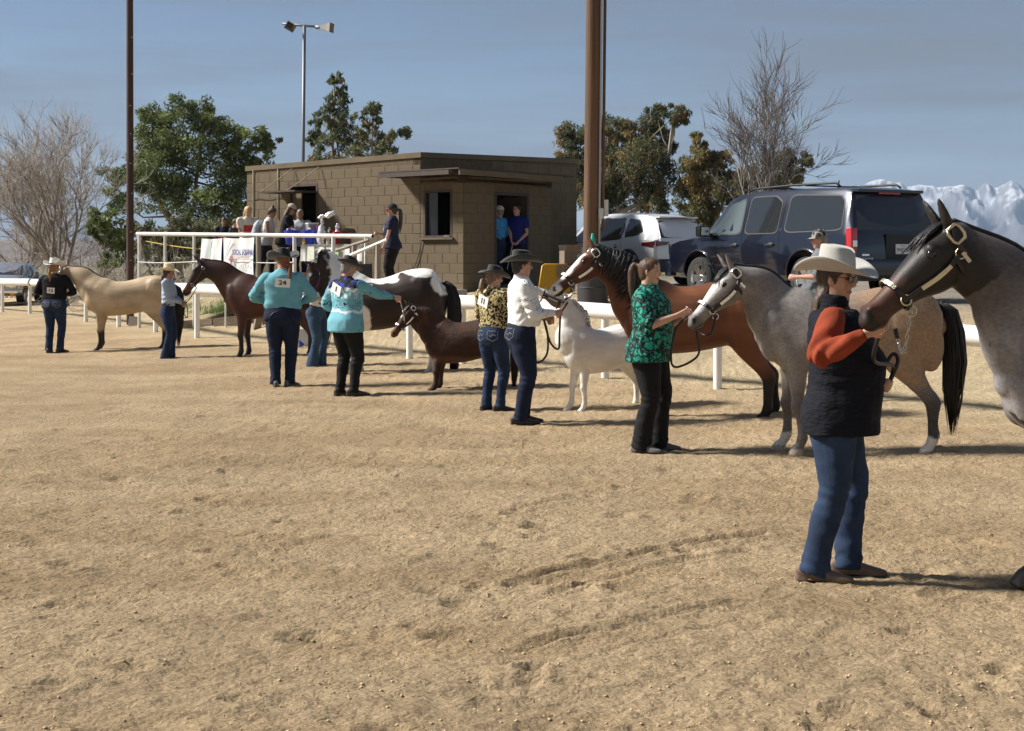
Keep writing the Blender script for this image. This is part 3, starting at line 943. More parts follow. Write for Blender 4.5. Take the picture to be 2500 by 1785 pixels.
b = Vector((PX(737, 34.5), 34.5, 1.0))
sp = empty("loudspeaker_pole", b, 0, "slim grey pole with two horn loudspeakers above the building", "loudspeaker pole")
M_GREYP = mat("grey_steel", (0.16, 0.17, 0.20), .5, .3)
top = P(743, 63, 34.5) - b
mb = MB(); mb.tube([(0, 0, 0), (top.x, 0, top.z)], .042, 10); mb.build("pole", M_GREYP, sp, True)
la, ra = P(690, 58, 34.6) - b, P(800, 68, 34.4) - b
mb = MB(); mb.tube([la, ra], .030, 8); mb.build("cross_arm", M_GREYP, sp, True)
def horn(name, c, d_, s_, tw):
    d_ = Vector(d_).normalized(); u_ = Vector((0, 0, 1)); x_ = d_.cross(u_).normalized(); u_ = x_.cross(d_)
    Mr = Matrix((x_, u_, d_)).transposed() @ Matrix.Rotation(tw, 3, 'Z')
    mb = MB(); vs_ = []
    for t, w_ in ((0, .05), (.25, .075), (.6, .11), (1, .165)):
        vs_.append([Vector(c) + Mr @ Vector((sx * w_ * s_, sy * w_ * s_ * .8, t * .36 * s_)) for sx, sy in ((-1, -1), (1, -1), (1, 1), (-1, 1))])
    for i in range(3): mb.add(vs_[i] + vs_[i + 1], [[k, (k + 1) % 4, 4 + (k + 1) % 4, 4 + k] for k in range(4)])
    mb.add(vs_[0], [[3, 2, 1, 0]])
    h_ = mb.build(name, mat("horn_grey", (0.30, 0.29, 0.27), .6), sp)
    md = h_.modifiers.new("s", 'SOLIDIFY'); md.thickness = .012
    mb = MB(); mb.tube([Vector(c) - d_ * .16 * s_, Vector(c) + d_ * .12 * s_], .06 * s_, 10); mb.build("driver", M_GREYP, h_, True)
horn("horn", P(706, 60, 34.5) - b, (.25, -.9, -.35), .72, .5)
horn("horn", P(783, 67, 34.4) - b, (.95, -.25, -.08), .8, 0)
# ================================================================== trees and shrubs
M_BARK = mat("grey_bark", (0.23, 0.20, 0.175), .9, var=.3, vscale=6, bump=.4, bscale=25)
M_TWIG = mat("pale_twig", (0.36, 0.325, 0.295), .9, var=.25, vscale=2)
M_EUCB = mat("smooth_bark", (0.40, 0.35, 0.28), .8, var=.3, vscale=5)
def leaf_mat(name, c1, c2):
    if name in _mats: return _mats[name]
    m = bpy.data.materials.new(name); m.use_nodes = True
    n, l = m.node_tree.nodes, m.node_tree.links; b = n["Principled BSDF"]
    b.inputs["Roughness"].default_value = .6; b.inputs["Specular IOR Level"].default_value = .3
    at = n.new("ShaderNodeAttribute"); at.attribute_name = "Col"
    l.new(at.outputs["Color"], b.inputs["Base Color"])
    tr = n.new("ShaderNodeBsdfTranslucent"); l.new(at.outputs["Color"], tr.inputs["Color"])
    mx = n.new("ShaderNodeMixShader"); mx.inputs["Fac"].default_value = .38
    l.new(b.outputs[0], mx.inputs[1]); l.new(tr.outputs[0], mx.inputs[2]); l.new(mx.outputs[0], n["Material Output"].inputs["Surface"])
    _mats[name] = m
    return m
M_LEAF = leaf_mat("leaf", None, None)

def tube_np(mb, pts, rad, n): mb.tube(pts, rad, n)

def grow(mb, tw, p, d, r, L, lev, rng, spread=.55, up=.12, kids=(3, 5), tips=None, wob=.18, minr=.006):
    n = 5 if lev > 1 else 4
    pts, rr = [Vector(p)], [r]
    d = Vector(d).normalized(); q = Vector(p)
    dirs = [d.copy()]
    for i in range(n):
        d = (d + Vector((rng.gauss(0, wob), rng.gauss(0, wob), rng.gauss(0, wob) + up))).normalized()
        q = q + d * (L / n); pts.append(q.copy()); dirs.append(d.copy()); rr.append(max(r * (1 - .62 * (i + 1) / n), minr * .55))
    (mb if lev >= 2 else tw).tube(pts, rr, 7 if lev >= 3 else (5 if lev == 2 else 3))
    if lev == 0:
        if tips is not None: tips.append(q)
        return
    for k in range(rng.randint(*kids)):
        t = rng.uniform(.3, 1.0); i = min(int(t * n), n - 1)
        b = lerp(pts[i], pts[i + 1], t * n - i)
        ax = Vector((rng.gauss(0, 1), rng.gauss(0, 1), rng.gauss(0, 1)))
        ax = (ax - dirs[i] * ax.dot(dirs[i])).normalized()
        nd = (dirs[i] + ax * rng.uniform(.5, 1.2) * spread * 1.5).normalized()
        grow(mb, tw, b, nd, max(rr[i] * rng.uniform(.5, .7), minr), L * rng.uniform(.5, .78), lev - 1, rng, spread, up, kids, tips, wob, minr)

def bare_tree(label, px, Y, py_top, trunks, lev, seed, spread=.5, up=.12, kids=(3, 5), r=.1, wob=.16, frac=.42, name="bare_tree", group=None, leanx=.3, bark=None, twig=None, minr=.008):
    b = Vector((PX(px, Y), Y, 0)); b.z = ground_z(b.x, b.y)
    H_ = CAM_H + (HOR - py_top) / F_PX * Y - b.z
    root = empty(name, b, 0, label, "tree" if name.endswith("tree") else "shrub", group)
    rng = random.Random(seed); mb, tw = MB(), MB()
    for i in range(trunks):
        a = rng.uniform(0, 6.28); s = leanx if trunks > 1 else .05
        grow(mb, tw, (math.cos(a) * .12 * (trunks > 1), math.sin(a) * .12 * (trunks > 1), -.1), (math.cos(a) * s + rng.uniform(-.1, .1), math.sin(a) * s, 1), r * rng.uniform(.75, 1.1), H_ * frac * rng.uniform(.85, 1.1), lev, rng, spread, up, kids, None, wob, minr)
    mb.build("trunk", bark or M_BARK, root, True)
    tw.build("twigs", twig or M_TWIG, root, True)["kind"] = "stuff"
    return root

def leaves(cl, n_per, size, rng, cols, droop=.4, shape=(1, .32)):
    """cl: list of (centre, radius); returns verts, faces, colours for diamond leaves in clumps."""
    P_, Cc = [], []
    for c, r in cl:
        n = n_per
        v = rng.normal(0, 1, (n, 3)); v /= np.linalg.norm(v, axis=1)[:, None]
        rad = r * rng.random(n) ** .5
        P_.append(np.array(c) + v * rad[:, None] * np.array([1, 1, .85]))
        base = cols[rng.integers(len(cols))]
        Cc.append(np.array(base) * 2.35 * rng.uniform(.65, 1.35, (n, 1)) * np.array([1, 1, 1]))
    p = np.concatenate(P_); c = np.concatenate(Cc); n = len(p)
    d = rng.normal(0, 1, (n, 3)); d[:, 2] -= droop; d /= np.linalg.norm(d, axis=1)[:, None]
    s = np.cross(d, rng.normal(0, 1, (n, 3))); s /= np.linalg.norm(s, axis=1)[:, None]
    L = size * rng.uniform(.6, 1.3, n)[:, None]
    v = np.stack([p - d * L * .5, p + s * L * shape[1] * .5, p + d * L * .5, p - s * L * shape[1] * .5], 1).reshape(-1, 3)
    f = np.arange(n * 4).reshape(-1, 4)
    return v, f, np.repeat(c, 4, 0)

def leafy_tree(label, clumps, Y, trunk_px, cols, seed, size=.2, n_per=55, sub=9, trunks=1, tr=.16, name="tree", dz=0.5, group=None, bark=None, depth=.8, droop=.4, shape=(1, .32), base_y=None, trunk_lean=0.2):
    rng = np.random.default_rng(seed); r2 = random.Random(seed)
    b = Vector((PX(trunk_px, Y), Y, 0)); b.z = ground_z(b.x, b.y)
    root = empty(name, b, 0, label, "tree" if "tree" in name else "shrub", group)
    k = Y / F_PX; cl = []; cents = []
    for cx, cy, r in clumps:
        c = P(cx, cy, Y) - b; c.y += rng.normal(0, r * k * depth)
        cents.append((c, r * k))
        m = max(7, int(sub * 3.0 * (r / 60) ** 1.5))
        for i in range(m):
            v = rng.normal(0, 1, 3); v /= np.linalg.norm(v); rr = r * k * rng.random() ** .4
            cl.append((np.array(c) + v * rr * np.array([1, 1, .9]), r * k * rng.uniform(.26, .50)))
    v, f, c = leaves(cl, n_per, size, rng, cols, droop, shape)
    me = bpy.data.meshes.new("crown"); me.from_pydata(v.tolist(), [], f.tolist()); paint(me, c)
    link("crown", me, root, M_LEAF)
    mb = MB()
    tops = sorted(cents, key=lambda q: -q[0].z)
    for t in range(trunks):
        ht = max(q[0].z for q in cents) * (.75 if trunks == 1 else r2.uniform(.55, .85))
        dx = (t - (trunks - 1) / 2) * .5
        tgt = tops[min(t * 2, len(tops) - 1)][0]
        pts = [Vector((dx * .4, 0, -.2)), Vector((dx * .7 + tgt.x * .08, 0, ht * .25)), Vector((dx + tgt.x * .3, tgt.y * .3, ht * .55)), Vector((tgt.x * .8 + dx * .3, tgt.y * .7, ht * .85)), Vector((tgt.x, tgt.y, tgt.z))]
        pp = catmull([(p, 0, 0, 0) for p in pts], 4)
        m = len(pp); mb.tube([Vector(q[:3]) + Vector((r2.gauss(0, .03), r2.gauss(0, .03), 0)) for q in pp], [tr * (1 - .85 * i / (m - 1)) + .01 for i in range(m)], 8)
        for q, rad in cents:
            if r2.random() < (1.0 / trunks + .15):
                i = min(int(len(pp) * max(.15, min(.85, (q.z - rad * 1.4) / max(ht, .1)))), len(pp) - 2)
                s = Vector(pp[i][:3]); mid = lerp(s, q, .5) + Vector((0, 0, -.1 * rad))
                mb.tube([s, mid + Vector((r2.gauss(0, .08), r2.gauss(0, .08), -.15 * (q - s).length)), q, q + Vector((r2.gauss(0, .4), r2.gauss(0, .4), .5)) * rad], [tr * .22, tr * .15, tr * .09, .006], 5)
    mb.build("trunk", bark or M_BARK, root, True)
    return root

G1 = [(0.062, 0.080, 0.028), (0.048, 0.064, 0.024), (0.080, 0.098, 0.035), (0.038, 0.050, 0.022)]
G2 = [(0.055, 0.068, 0.038), (0.040, 0.050, 0.030), (0.075, 0.085, 0.045), (0.085, 0.070, 0.035)]
G3 = [(0.070, 0.068, 0.030), (0.095, 0.075, 0.030), (0.055, 0.060, 0.028), (0.085, 0.082, 0.038), (0.11, 0.080, 0.03)]
G4 = [(0.050, 0.055, 0.030), (0.036, 0.044, 0.025), (0.065, 0.065, 0.032), (0.11, 0.08, 0.035)]
G5 = [(0.062, 0.080, 0.026), (0.050, 0.066, 0.022), (0.080, 0.098, 0.034)]
GD = [(0.060, 0.060, 0.035), (0.085, 0.080, 0.050), (0.045, 0.048, 0.028)]
leafy_tree("large spreading green tree left of the building", [(345, 350, 55), (375, 300, 50), (430, 285, 52), (490, 280, 45), (520, 310, 45), (560, 355, 55), (615, 345, 45), (652, 345, 32), (640, 385, 32), (600, 410, 48), (555, 430, 60),
    (470, 360, 75), (400, 380, 70), (330, 420, 58), (285, 430, 35), (300, 490, 40), (380, 470, 62), (460, 470, 65), (540, 500, 62), (590, 490, 45), (500, 560, 65), (570, 560, 45)], 52, 430, G1, 3, .16, 85, 9, 2, .20, "green_tree")
leafy_tree("bright green low shrub behind the dark utility pole", [(262, 545, 40), (300, 570, 42), (265, 590, 38), (320, 610, 40), (235, 560, 22), (290, 640, 30)], 44, 280, G5, 5, .17, 65, 9, 2, .05, "shrub")
leafy_tree("grey green shrub behind the near end of the deck railing", [(380, 590, 50), (440, 600, 50), (400, 640, 40), (480, 610, 45), (350, 560, 35), (450, 560, 40)], 42, 410, GD, 6, .16, 60, 8, 2, .06, "shrub")
leafy_tree("dark olive shrub below the green tree beside the building", [(540, 580, 45), (580, 600, 40), (520, 620, 35), (595, 560, 35)], 43, 560, G2, 8, .16, 55, 8, 2, .06, "shrub")
leafy_tree("tall thin gum tree rising behind the building roof", [(818, 195, 20), (828, 225, 26), (805, 250, 28), (838, 265, 30), (800, 290, 30), (845, 305, 30), (770, 300, 18), (775, 330, 26), (815, 335, 36), (850, 350, 34), (790, 370, 36), (762, 345, 15), (835, 390, 40), (770, 395, 25)],
    58, 815, G2, 11, .26, 34, 9, 2, .10, "gum_tree", bark=M_EUCB, droop=1.0, shape=(1, .26))
leafy_tree("shorter gum tree with pale leaning stem behind the building roof", [(912, 265, 24), (895, 290, 30), (920, 310, 26), (890, 330, 28), (880, 360, 32), (925, 355, 22), (960, 345, 26), (980, 325, 22), (955, 375, 30), (905, 390, 34), (1005, 390, 16)],
    57, 870, G2, 12, .26, 34, 9, 2, .10, "gum_tree", bark=M_EUCB, droop=1.0, shape=(1, .26))
leafy_tree("broad dark gum tree behind the white car", [(1400, 330, 40), (1385, 380, 32), (1440, 340, 40), (1490, 320, 45), (1540, 330, 40), (1590, 310, 38), (1600, 280, 28), (1640, 290, 32), (1652, 268, 20), (1620, 345, 40), (1560, 390, 58), (1490, 400, 60), (1420, 410, 48),
    (1600, 430, 55), (1530, 460, 58), (1450, 470, 52), (1390, 450, 40), (1590, 500, 45), (1490, 520, 45)], 55, 1470, G4, 13, .17, 100, 13, 3, .15, "gum_tree", bark=M_EUCB, droop=1.0, shape=(1, .26))
leafy_tree("rust tinted gum tree between the white car and the dark blue car", [(1700, 345, 26), (1720, 375, 36), (1690, 400, 36), (1755, 395, 36), (1730, 430, 48), (1680, 455, 42), (1780, 430, 40), (1760, 475, 45), (1690, 510, 45), (1800, 470, 36), (1730, 530, 40)],
    53, 1725, G3, 14, .17, 95, 12, 2, .13, "gum_tree", bark=M_EUCB, droop=1.0, shape=(1, .26))
leafy_tree("small olive gum tree behind the dark blue car roof", [(1890, 400, 34), (1930, 385, 30), (1965, 390, 24), (1900, 440, 40), (1850, 430, 36), (1950, 425, 30), (1820, 450, 34)], 60, 1890, G3[:1] + G4, 15, .26, 55, 10, 2, .12, "gum_tree", bark=M_EUCB, droop=1.0, shape=(1, .26))
bare_tree("leafless tree with many fine upswept branches behind the dark blue car", 1848, 50, 118, 3, 4, 21, .42, .10, (4, 5), .10, .12, .50, "bare_tree", leanx=.30, minr=.010, bark=mat("grey_limb", (0.22, 0.20, 0.18), .9), twig=mat("brown_twig", (0.13, 0.11, 0.10), .9))
bare_tree("leafless grey tree at the picture's left edge", 30, 59, 300, 4, 4, 31, .55, .09, (4, 6), .11, .2, .45, "bare_tree", leanx=.5, minr=.009)
bare_tree("tallest leafless grey tree above the person with number 12", 170, 47, 215, 4, 4, 37, .45, .13, (4, 6), .11, .16, .48, "bare_tree", leanx=.35, minr=.009)
bare_tree("leafless grey tree between the tallest bare tree and the left edge", 100, 60, 330, 3, 4, 41, .55, .08, (4, 6), .10, .2, .45, "bare_tree", leanx=.5, minr=.009)
bare_tree("low tangled leafless tree leaning towards the dark utility pole", 225, 45, 480, 4, 3, 45, .7, .0, (4, 6), .09, .25, .6, "bare_tree", leanx=.9, minr=.008)
for i, (px, Y, top) in enumerate(((20, 57, 560), (75, 58, 585), (140, 48, 570), (330, 41, 600), (500, 40, 612), (265, 44, 590))):
    bare_tree(["grey leafless shrub behind the silver car", "grey leafless shrub just right of the silver car", "grey leafless shrub above the white hat", "grey leafless shrub right of the dark utility pole", "grey leafless shrub under the deck banners", "grey leafless shrub left of the dark utility pole"][i],
              px, Y, top, 7, 2, 60 + i, .7, .03, (4, 6), .03, .25, .75, "dry_shrub", "dry shrubs", .8, minr=.006)
# ================================================================== vehicles
M_TYRE = mat("tyre", (0.018, 0.018, 0.018), .85, var=.2, vscale=20, bump=.3, bscale=60)
M_RIM = mat("alloy_rim", (0.62, 0.62, 0.62), .28, 1.0)
M_RUBBER = mat("black_trim", (0.014, 0.014, 0.015), .55)
M_TINT = mat("tinted_glass", (0.020, 0.024, 0.028), .05, spec=.8, coat=.3)
M_CLEARG = mat("windscreen_glass", (0.10, 0.125, 0.13), .05, spec=.8, coat=.3)
M_TAIL = mat("tail_lamp", (0.42, 0.012, 0.016), .15, spec=.6, coat=.5)
M_TAILD = mat("dark_tail_lamp", (0.10, 0.008, 0.012), .15, spec=.6, coat=.5)
M_CHROME = mat("chrome", (0.8, 0.8, 0.8), .12, 1.0)
M_GOLD = mat("gold_badge", (0.62, 0.50, 0.26), .3, 1.0)
M_PLATE = mat("licence_plate", (0.74, 0.75, 0.76), .5)
M_PLATEINK = mat("plate_ink", (0.05, 0.06, 0.16), .5)

def paint_mat(name, c, metal=.3):
    return mat(name, c, .28, metal, coat=1.0, var=.05, vscale=3)

def car(label, loc, head_deg, st, body_mat, arches, ra, tyre_r, glass_side, spec):
    """st: stations (x, zbot, zbelt, zroof, half width at belt, half width at roof edge)."""
    root = empty("parked_car", loc, R(head_deg), label, "car")
    mb = MB(); rings = []
    for x, zb, zl, zr, wl, wr in st:
        zm = lerp(zb, zl, .5)
        h = [(0, zb), (wl * .86, zb), (wl * .965, zb + .09), (wl * 1.0, zm), (wl * 1.002, lerp(zm, zl, .6)), (wl * .985, zl), (lerp(wl * .975, wr, .5), lerp(zl, zr - .07, .5)), (wr, zr - .07), (wr * .95, zr - .018), (wr * .6, zr + .006), (0, zr + .014)]
        rings.append([Vector((x, y, z)) for y, z in h] + [Vector((x, -y, z)) for y, z in h[-2:0:-1]])
    n = len(rings[0])
    vs_ = [v for r in rings for v in r]
    fs = [[i * n + k, (i + 1) * n + k, (i + 1) * n + (k + 1) % n, i * n + (k + 1) % n] for i in range(len(rings) - 1) for k in range(n)]
    fs.append(list(range(n))); fs.append([(len(rings) - 1) * n + k for k in range(n)][::-1])
    mb.add(vs_, fs)
    me = mb.me()
    bm = bmesh.new(); bm.from_mesh(me); bmesh.ops.recalc_face_normals(bm, faces=bm.faces[:]); bm.to_mesh(me); bm.free()
    o = bpy.data.objects.new("tmp", me); COL.objects.link(o)
    cutb = MB()
    for ax in arches:
        for s in (1, -1):
            cutb.lathe([(.001, -.2), (ra, -.2), (ra, .3), (.001, .3)], (ax, s * (st[len(st) // 2][4] - .10), tyre_r + .02), 28, Matrix.Rotation(R(90 if s < 0 else -90), 3, 'X'))
    cme = cutb.me(); bm = bmesh.new(); bm.from_mesh(cme); bmesh.ops.remove_doubles(bm, verts=bm.verts[:], dist=.003); bmesh.ops.recalc_face_normals(bm, faces=bm.faces[:]); bm.to_mesh(cme); bm.free()
    co = bpy.data.objects.new("cut", cme); COL.objects.link(co)
    md = o.modifiers.new("b", 'BOOLEAN'); md.object = co; md.operation = 'DIFFERENCE'; md.solver = 'EXACT'
    dg = bpy.context.evaluated_depsgraph_get()
    out = bpy.data.meshes.new_from_object(o.evaluated_get(dg))
    bpy.data.objects.remove(o); bpy.data.objects.remove(co)
    auto_smooth(out, 28)
    body = link("body", out, root, body_mat)
    xs = [s[0] for s in st]
    at = lambda x, i: float(np.interp(x, xs, [s[i] for s in st]))
    def side_pt(x, t, s, off=.005):
        zl, zr, wl, wr = at(x, 2), at(x, 3), at(x, 4), at(x, 5)
        return Vector((x, s * (lerp(wl * .985, wr, t) + off), lerp(zl, zr - .07, t)))
    def low_pt(x, z, s, off=.004):
        zb, zl, wl = at(x, 1), at(x, 2), at(x, 4); zm = lerp(zb, zl, .5)
        w_ = float(np.interp(z, [zb, zb + .09, zm, lerp(zm, zl, .6), zl], [wl * .86, wl * .965, wl, wl * 1.002, wl * .985]))
        return Vector((x, s * (w_ + off), z))
    def panel(name, pts, mt, parent=root, th=.012):
        c = sum(pts, Vector()) / len(pts); nn = (pts[1] - pts[0]).cross(pts[2] - pts[0]).normalized()
        if nn.dot(c - Vector((c.x * .5, 0, 1.0))) < 0: nn = -nn
        m2 = MB(); k_ = len(pts)
        m2.add(pts + [p - nn * th for p in pts], [list(range(k_)), list(range(k_, 2 * k_))[::-1]] + [[i, i + k_, (i + 1) % k_ + k_, (i + 1) % k_] for i in range(k_)])
        return m2.build(name, mt, parent)
    for s in (1, -1):
        for poly, tint in glass_side:
            fr = panel("window_trim", [side_pt(x, t, s, .004) for x, t in grow_poly(poly, .022, .03)], M_RUBBER)
            panel("window", [side_pt(x, t, s, .009) for x, t in round_poly(poly)], M_TINT if tint else M_CLEARG, fr)
        for x0, z0, z1, t1 in spec.get("seams", ()):
            m2 = MB(); m2.tube([low_pt(x0, z, s, .001) for z in np.linspace(z0, z1, 6)] + ([side_pt(x0, t, s, .001) for t in (.05, .3, .6, t1)] if t1 else []), .004, 4); m2.build("door_seam", M_RUBBER, root)
        for x0, z0 in spec.get("handles", ()):
            q = low_pt(x0, z0, s, .0)
            m2 = MB(); m2.ball(q, (.085, .012, .045)); m2.build("handle_recess", M_RUBBER, root, True)
            m2 = MB(); m2.box(q + Vector((0, s * .028, .004)), (.20, .022, .034), None, .009); m2.build("door_handle", spec.get("handle_mat", body_mat), root, auto=40)
        if "mirror" in spec:
            x0, z0 = spec["mirror"]
            m2 = MB(); q = Vector((x0, s * (at(x0, 4) + .17), z0)); m2.box(q, (.14, .24, .20), None, .045); m2.box(q + Vector((.02, -s * .14, -.06)), (.08, .14, .06), None, .015)
            mo = m2.build("mirror", M_RUBBER, root, auto=40)
            m2 = MB(); m2.box(q + Vector((-.073, 0, 0)), (.006, .18, .15), None, .002); m2.build("mirror_glass", M_CHROME, mo)
        if "clad" in spec:
            z0, z1 = spec["clad"]
            m2 = MB(); pts = []
            rngx = np.linspace(spec["cladx"][0], spec["cladx"][1], 12)
            vs2 = [low_pt(x, z0, s, .010) for x in rngx] + [low_pt(x, z1, s, .010) for x in rngx]
            m2.add(vs2, [[i, i + 1, 13 + i, 12 + i] for i in range(11)]); m2.build("sill_cladding", spec.get("clad_mat", M_RUBBER), root)
    # arch lips and wheels
    for ax in arches:
        for s in (1, -1):
            wl = at(ax, 4)
            m2 = MB(); pts = [Vector((ax + math.cos(t) * (ra + .02), 0, tyre_r + .02 + math.sin(t) * (ra + .02))) for t in np.linspace(-.15, PI + .15, 19)]
            pts = [low_pt(p.x, min(max(p.z, at(ax, 1) + .02), at(ax, 2) - .02), s, .006) for p in pts]
            m2.tube(pts, spec.get("lip", .022), 6); m2.build("arch_lip", spec.get("lip_mat", M_RUBBER), root, True)
            wy = s * (wl - .14); c = (ax, wy, tyre_r); Mr = Matrix.Rotation(R(-90 if s > 0 else 90), 3, 'X'); rr = tyre_r
            m2 = MB(); m2.lathe([(rr * .60, -.115), (rr * .86, -.125), (rr * .97, -.10), (rr, -.05), (rr, .05), (rr * .97, .10), (rr * .86, .125), (rr * .60, .115)], c, 40, Mr, False); wt = m2.build("wheel", M_TYRE, root, True)
            m2 = MB(); m2.lathe([(rr * .62, -.11), (rr * .62, .10), (rr * .66, .118), (rr * .60, .112), (rr * .56, .05)], c, 32, Mr, False)
            m2.lathe([(.001, .03), (rr * .58, .02), (rr * .58, .0), (.001, .0)], c, 24, Mr) if False else None
            m2.lathe([(rr * .16, .02), (rr * .16, .085), (rr * .13, .10), (.001, .102)], c, 16, Mr)
            for k in range(spec.get("spokes", 6)):
                th = 2 * PI * k / spec.get("spokes", 6)
                rot = Matrix.Rotation(th, 3, 'Z')
                m2.add([Vector(c) + Mr @ (rot @ Vector(v)) for v in ((rr * .10, -.055, .07), (rr * .60, -.075, .085), (rr * .60, .075, .085), (rr * .10, .055, .07), (rr * .10, -.055, .02), (rr * .60, -.075, .04), (rr * .60, .075, .04), (rr * .10, .055, .02))],
                       [[0, 1, 2, 3], [7, 6, 5, 4], [0, 4, 5, 1], [1, 5, 6, 2], [2, 6, 7, 3], [3, 7, 4, 0]])
            m2.build("rim", M_RIM, wt, auto=40)
            m2 = MB(); m2.lathe([(.001, -.02), (rr * .6, -.02), (rr * .6, -.03), (.001, -.03)], c, 20, Mr); m2.build("brake_disc", M_RUBBER, wt)
    return dict(root=root, panel=panel, side=side_pt, low=low_pt, at=at, body=body)

def round_poly(poly, f=.14):
    out = []; n = len(poly)
    for i in range(n):
        p, a, b = np.array(poly[i]), np.array(poly[i - 1]), np.array(poly[(i + 1) % n])
        fa = min(f, .5); q0, q1 = p + (a - p) * fa, p + (b - p) * fa
        for t in (0, .33, .67, 1): out.append(tuple((1 - t) ** 2 * q0 + 2 * t * (1 - t) * p + t * t * q1))
    return out
def grow_poly(poly, gx, gt):
    c = np.mean(np.array(poly), 0)
    return round_poly([(x + math.copysign(gx, x - c[0]), t + math.copysign(gt, t - c[1])) for x, t in poly])

# ---- dark blue full-size SUV
NAVY = paint_mat("navy_paint", (0.006, 0.009, 0.024), .4)
ct = Vector((4.976, 25.33, 0)); ct.z = .945
st = [(-2.585, .50, .80, .83, .86, .84), (-2.57, .46, 1.00, 1.04, .955, .93), (-2.545, .44, 1.13, 1.19, .975, .90), (-2.40, .42, 1.15, 1.68, .985, .80), (-2.32, .42, 1.15, 1.845, .988, .765), (-2.18, .40, 1.15, 1.895, .99, .765), (-1.2, .38, 1.15, 1.93, 1.0, .77), (0, .38, 1.15, 1.935, 1.0, .775),
      (.55, .38, 1.15, 1.90, 1.0, .77), (.80, .38, 1.15, 1.82, 1.0, .76), (1.42, .38, 1.14, 1.24, .99, .84), (1.50, .38, 1.13, 1.185, .99, .86), (2.1, .40, 1.08, 1.13, .98, .84), (2.40, .42, 1.02, 1.06, .95, .80), (2.52, .45, .92, .96, .90, .76), (2.575, .5, .80, .83, .80, .70)]
gl = [([(1.33, .10), (.98, .60), (.74, .90), (.30, .93), (.26, .06)], False), ([(.14, .06), (.14, .93), (-.50, .93), (-.70, .78), (-.72, .06)], True), ([(-.92, .07), (-.92, .93), (-2.12, .90), (-2.22, .80), (-2.30, .10)], True)]
T_ = car("dark navy blue sport utility car parked behind the rail", ct, 118.7, st, NAVY, (1.50, -1.45), .47, .395, gl,
         dict(seams=((1.36, .5, 1.13, 0), (.20, .5, 1.14, .95), (-.80, .62, 1.14, .95)), handles=((.40, .98), (-.58, .98)), handle_mat=M_RUBBER, mirror=(1.10, 1.24), clad=(.50, .66), cladx=(1.0, -.95), clad_mat=paint_mat("navy_paint", (0, 0, 0)), lip=.02, lip_mat=NAVY, spokes=6))
tr = T_["root"]
# tailgate: glass, lamps, bumper, plate, lettering
rx = lambda z: float(np.interp(z, [.46, 1.04, 1.19, 1.68, 1.845], [-2.585, -2.57, -2.545, -2.40, -2.32])) - .006
T_["panel"]("rear_window", [Vector((rx(1.20), .84, 1.20)), Vector((rx(1.78), .70, 1.78)), Vector((rx(1.78), -.70, 1.78)), Vector((rx(1.20), -.84, 1.20))], M_TINT)
mb = MB(); mb.box((rx(1.83) - .03, 0, 1.84), (.14, 1.40, .05), None, .015); mb.build("rear_spoiler", NAVY, tr, auto=40)
mb = MB(); mb.box((rx(1.80) - .03, 0, 1.805), (.02, .46, .03), None, .005); mb.build("high_brake_lamp", M_TAIL, tr)
for s in (1, -1):
    mb = MB(); mb.box((-2.515, s * .925, .985), (.13, .135, .50), None, .03); tl = mb.build("tail_lamp", M_TAIL, tr, auto=40)
    mb = MB(); mb.box((-2.583, s * .915, .985), (.008, .09, .10), None, .003); mb.build("reverse_lamp", M_CHROME, tl)
mb = MB(); mb.box((-2.61, 0, .60), (.22, 1.94, .26), None, .05); bp_ = mb.build("rear_bumper", NAVY, tr, auto=40)
mb = MB(); mb.box((-2.63, 0, .725), (.20, 1.5, .02), None, .006); mb.build("bumper_step", M_RUBBER, bp_)
mb = MB(); mb.box((-2.60, 0, .44), (.14, 1.7, .10), None, .03); mb.build("bumper_valance", M_RUBBER, bp_)
mb = MB(); mb.box((rx(.93) - .004, -.08, .94), (.02, .70, .40), None, .008); mb.build("plate_recess", M_RUBBER, tr)
mb = MB(); mb.box((rx(.9) - .022, -.08, .90), (.008, .31, .16), None, .002); pl_ = mb.build("licence_plate", M_PLATE, tr)
fm = lambda y, z, o: frame_m((rx(z) - o, y, z), (0, -1, 0), (.05, 0, 1))
text_mesh("plate_number", "9NJF242", .1, M_PLATEINK, pl_, fm(-.08, .888, .028), .001, fit=(.27, .078))
text_mesh("plate_state", "California", .03, M_TAIL, pl_, fm(-.08, .955, .028), .001, fit=(.12, .02))
mb = MB(); mb.prism([(-.105, -.018), (-.045, -.018), (-.045, -.04), (.045, -.04), (.045, -.018), (.105, -.018), (.085, .018), (.045, .018), (.045, .04), (-.045, .04), (-.045, .018), (-.125, .018)], (-.012, 0, 0), (rx(1.08) - .004, -.08, 1.085), (0, -1, 0), (0, 0, 1))
mb.build("emblem", M_GOLD, tr)
text_mesh("badge", "TAHOE", .07, M_CHROME, tr, fm(.70, .735, .01), .003, spacing=1.3, fit=(.30, .042))
text_mesh("badge", "Z71", .05, M_CHROME, tr, fm(.72, .80, .01), .003, fit=(.14, .035)) if False else None
mb = MB(); mb.box((rx(.8) - .008, .70, .805), (.006, .15, .032), None, .002); mb.build("badge", M_CHROME, tr)
mb = MB(); mb.box((rx(1.165) - .012, -.08, 1.165), (.02, .5, .02), None, .005); mb.build("tailgate_handle", M_CHROME, tr) if False else None
sl_ = lambda x, z, o=.006: frame_m(T_["low"](x, z, 1, o), (-1, 0, 0), (0, 0, 1))
text_mesh("badge", "TAHOE", .06, M_CHROME, tr, sl_(1.17, .66), .003, spacing=1.3, fit=(.26, .035))
text_mesh("badge", "LT", .05, M_CHROME, tr, frame_m(T_["side"](-.82, .12, 1, .008), (-1, 0, 0), (0, -.2, 1)), .002, fit=(.07, .035))
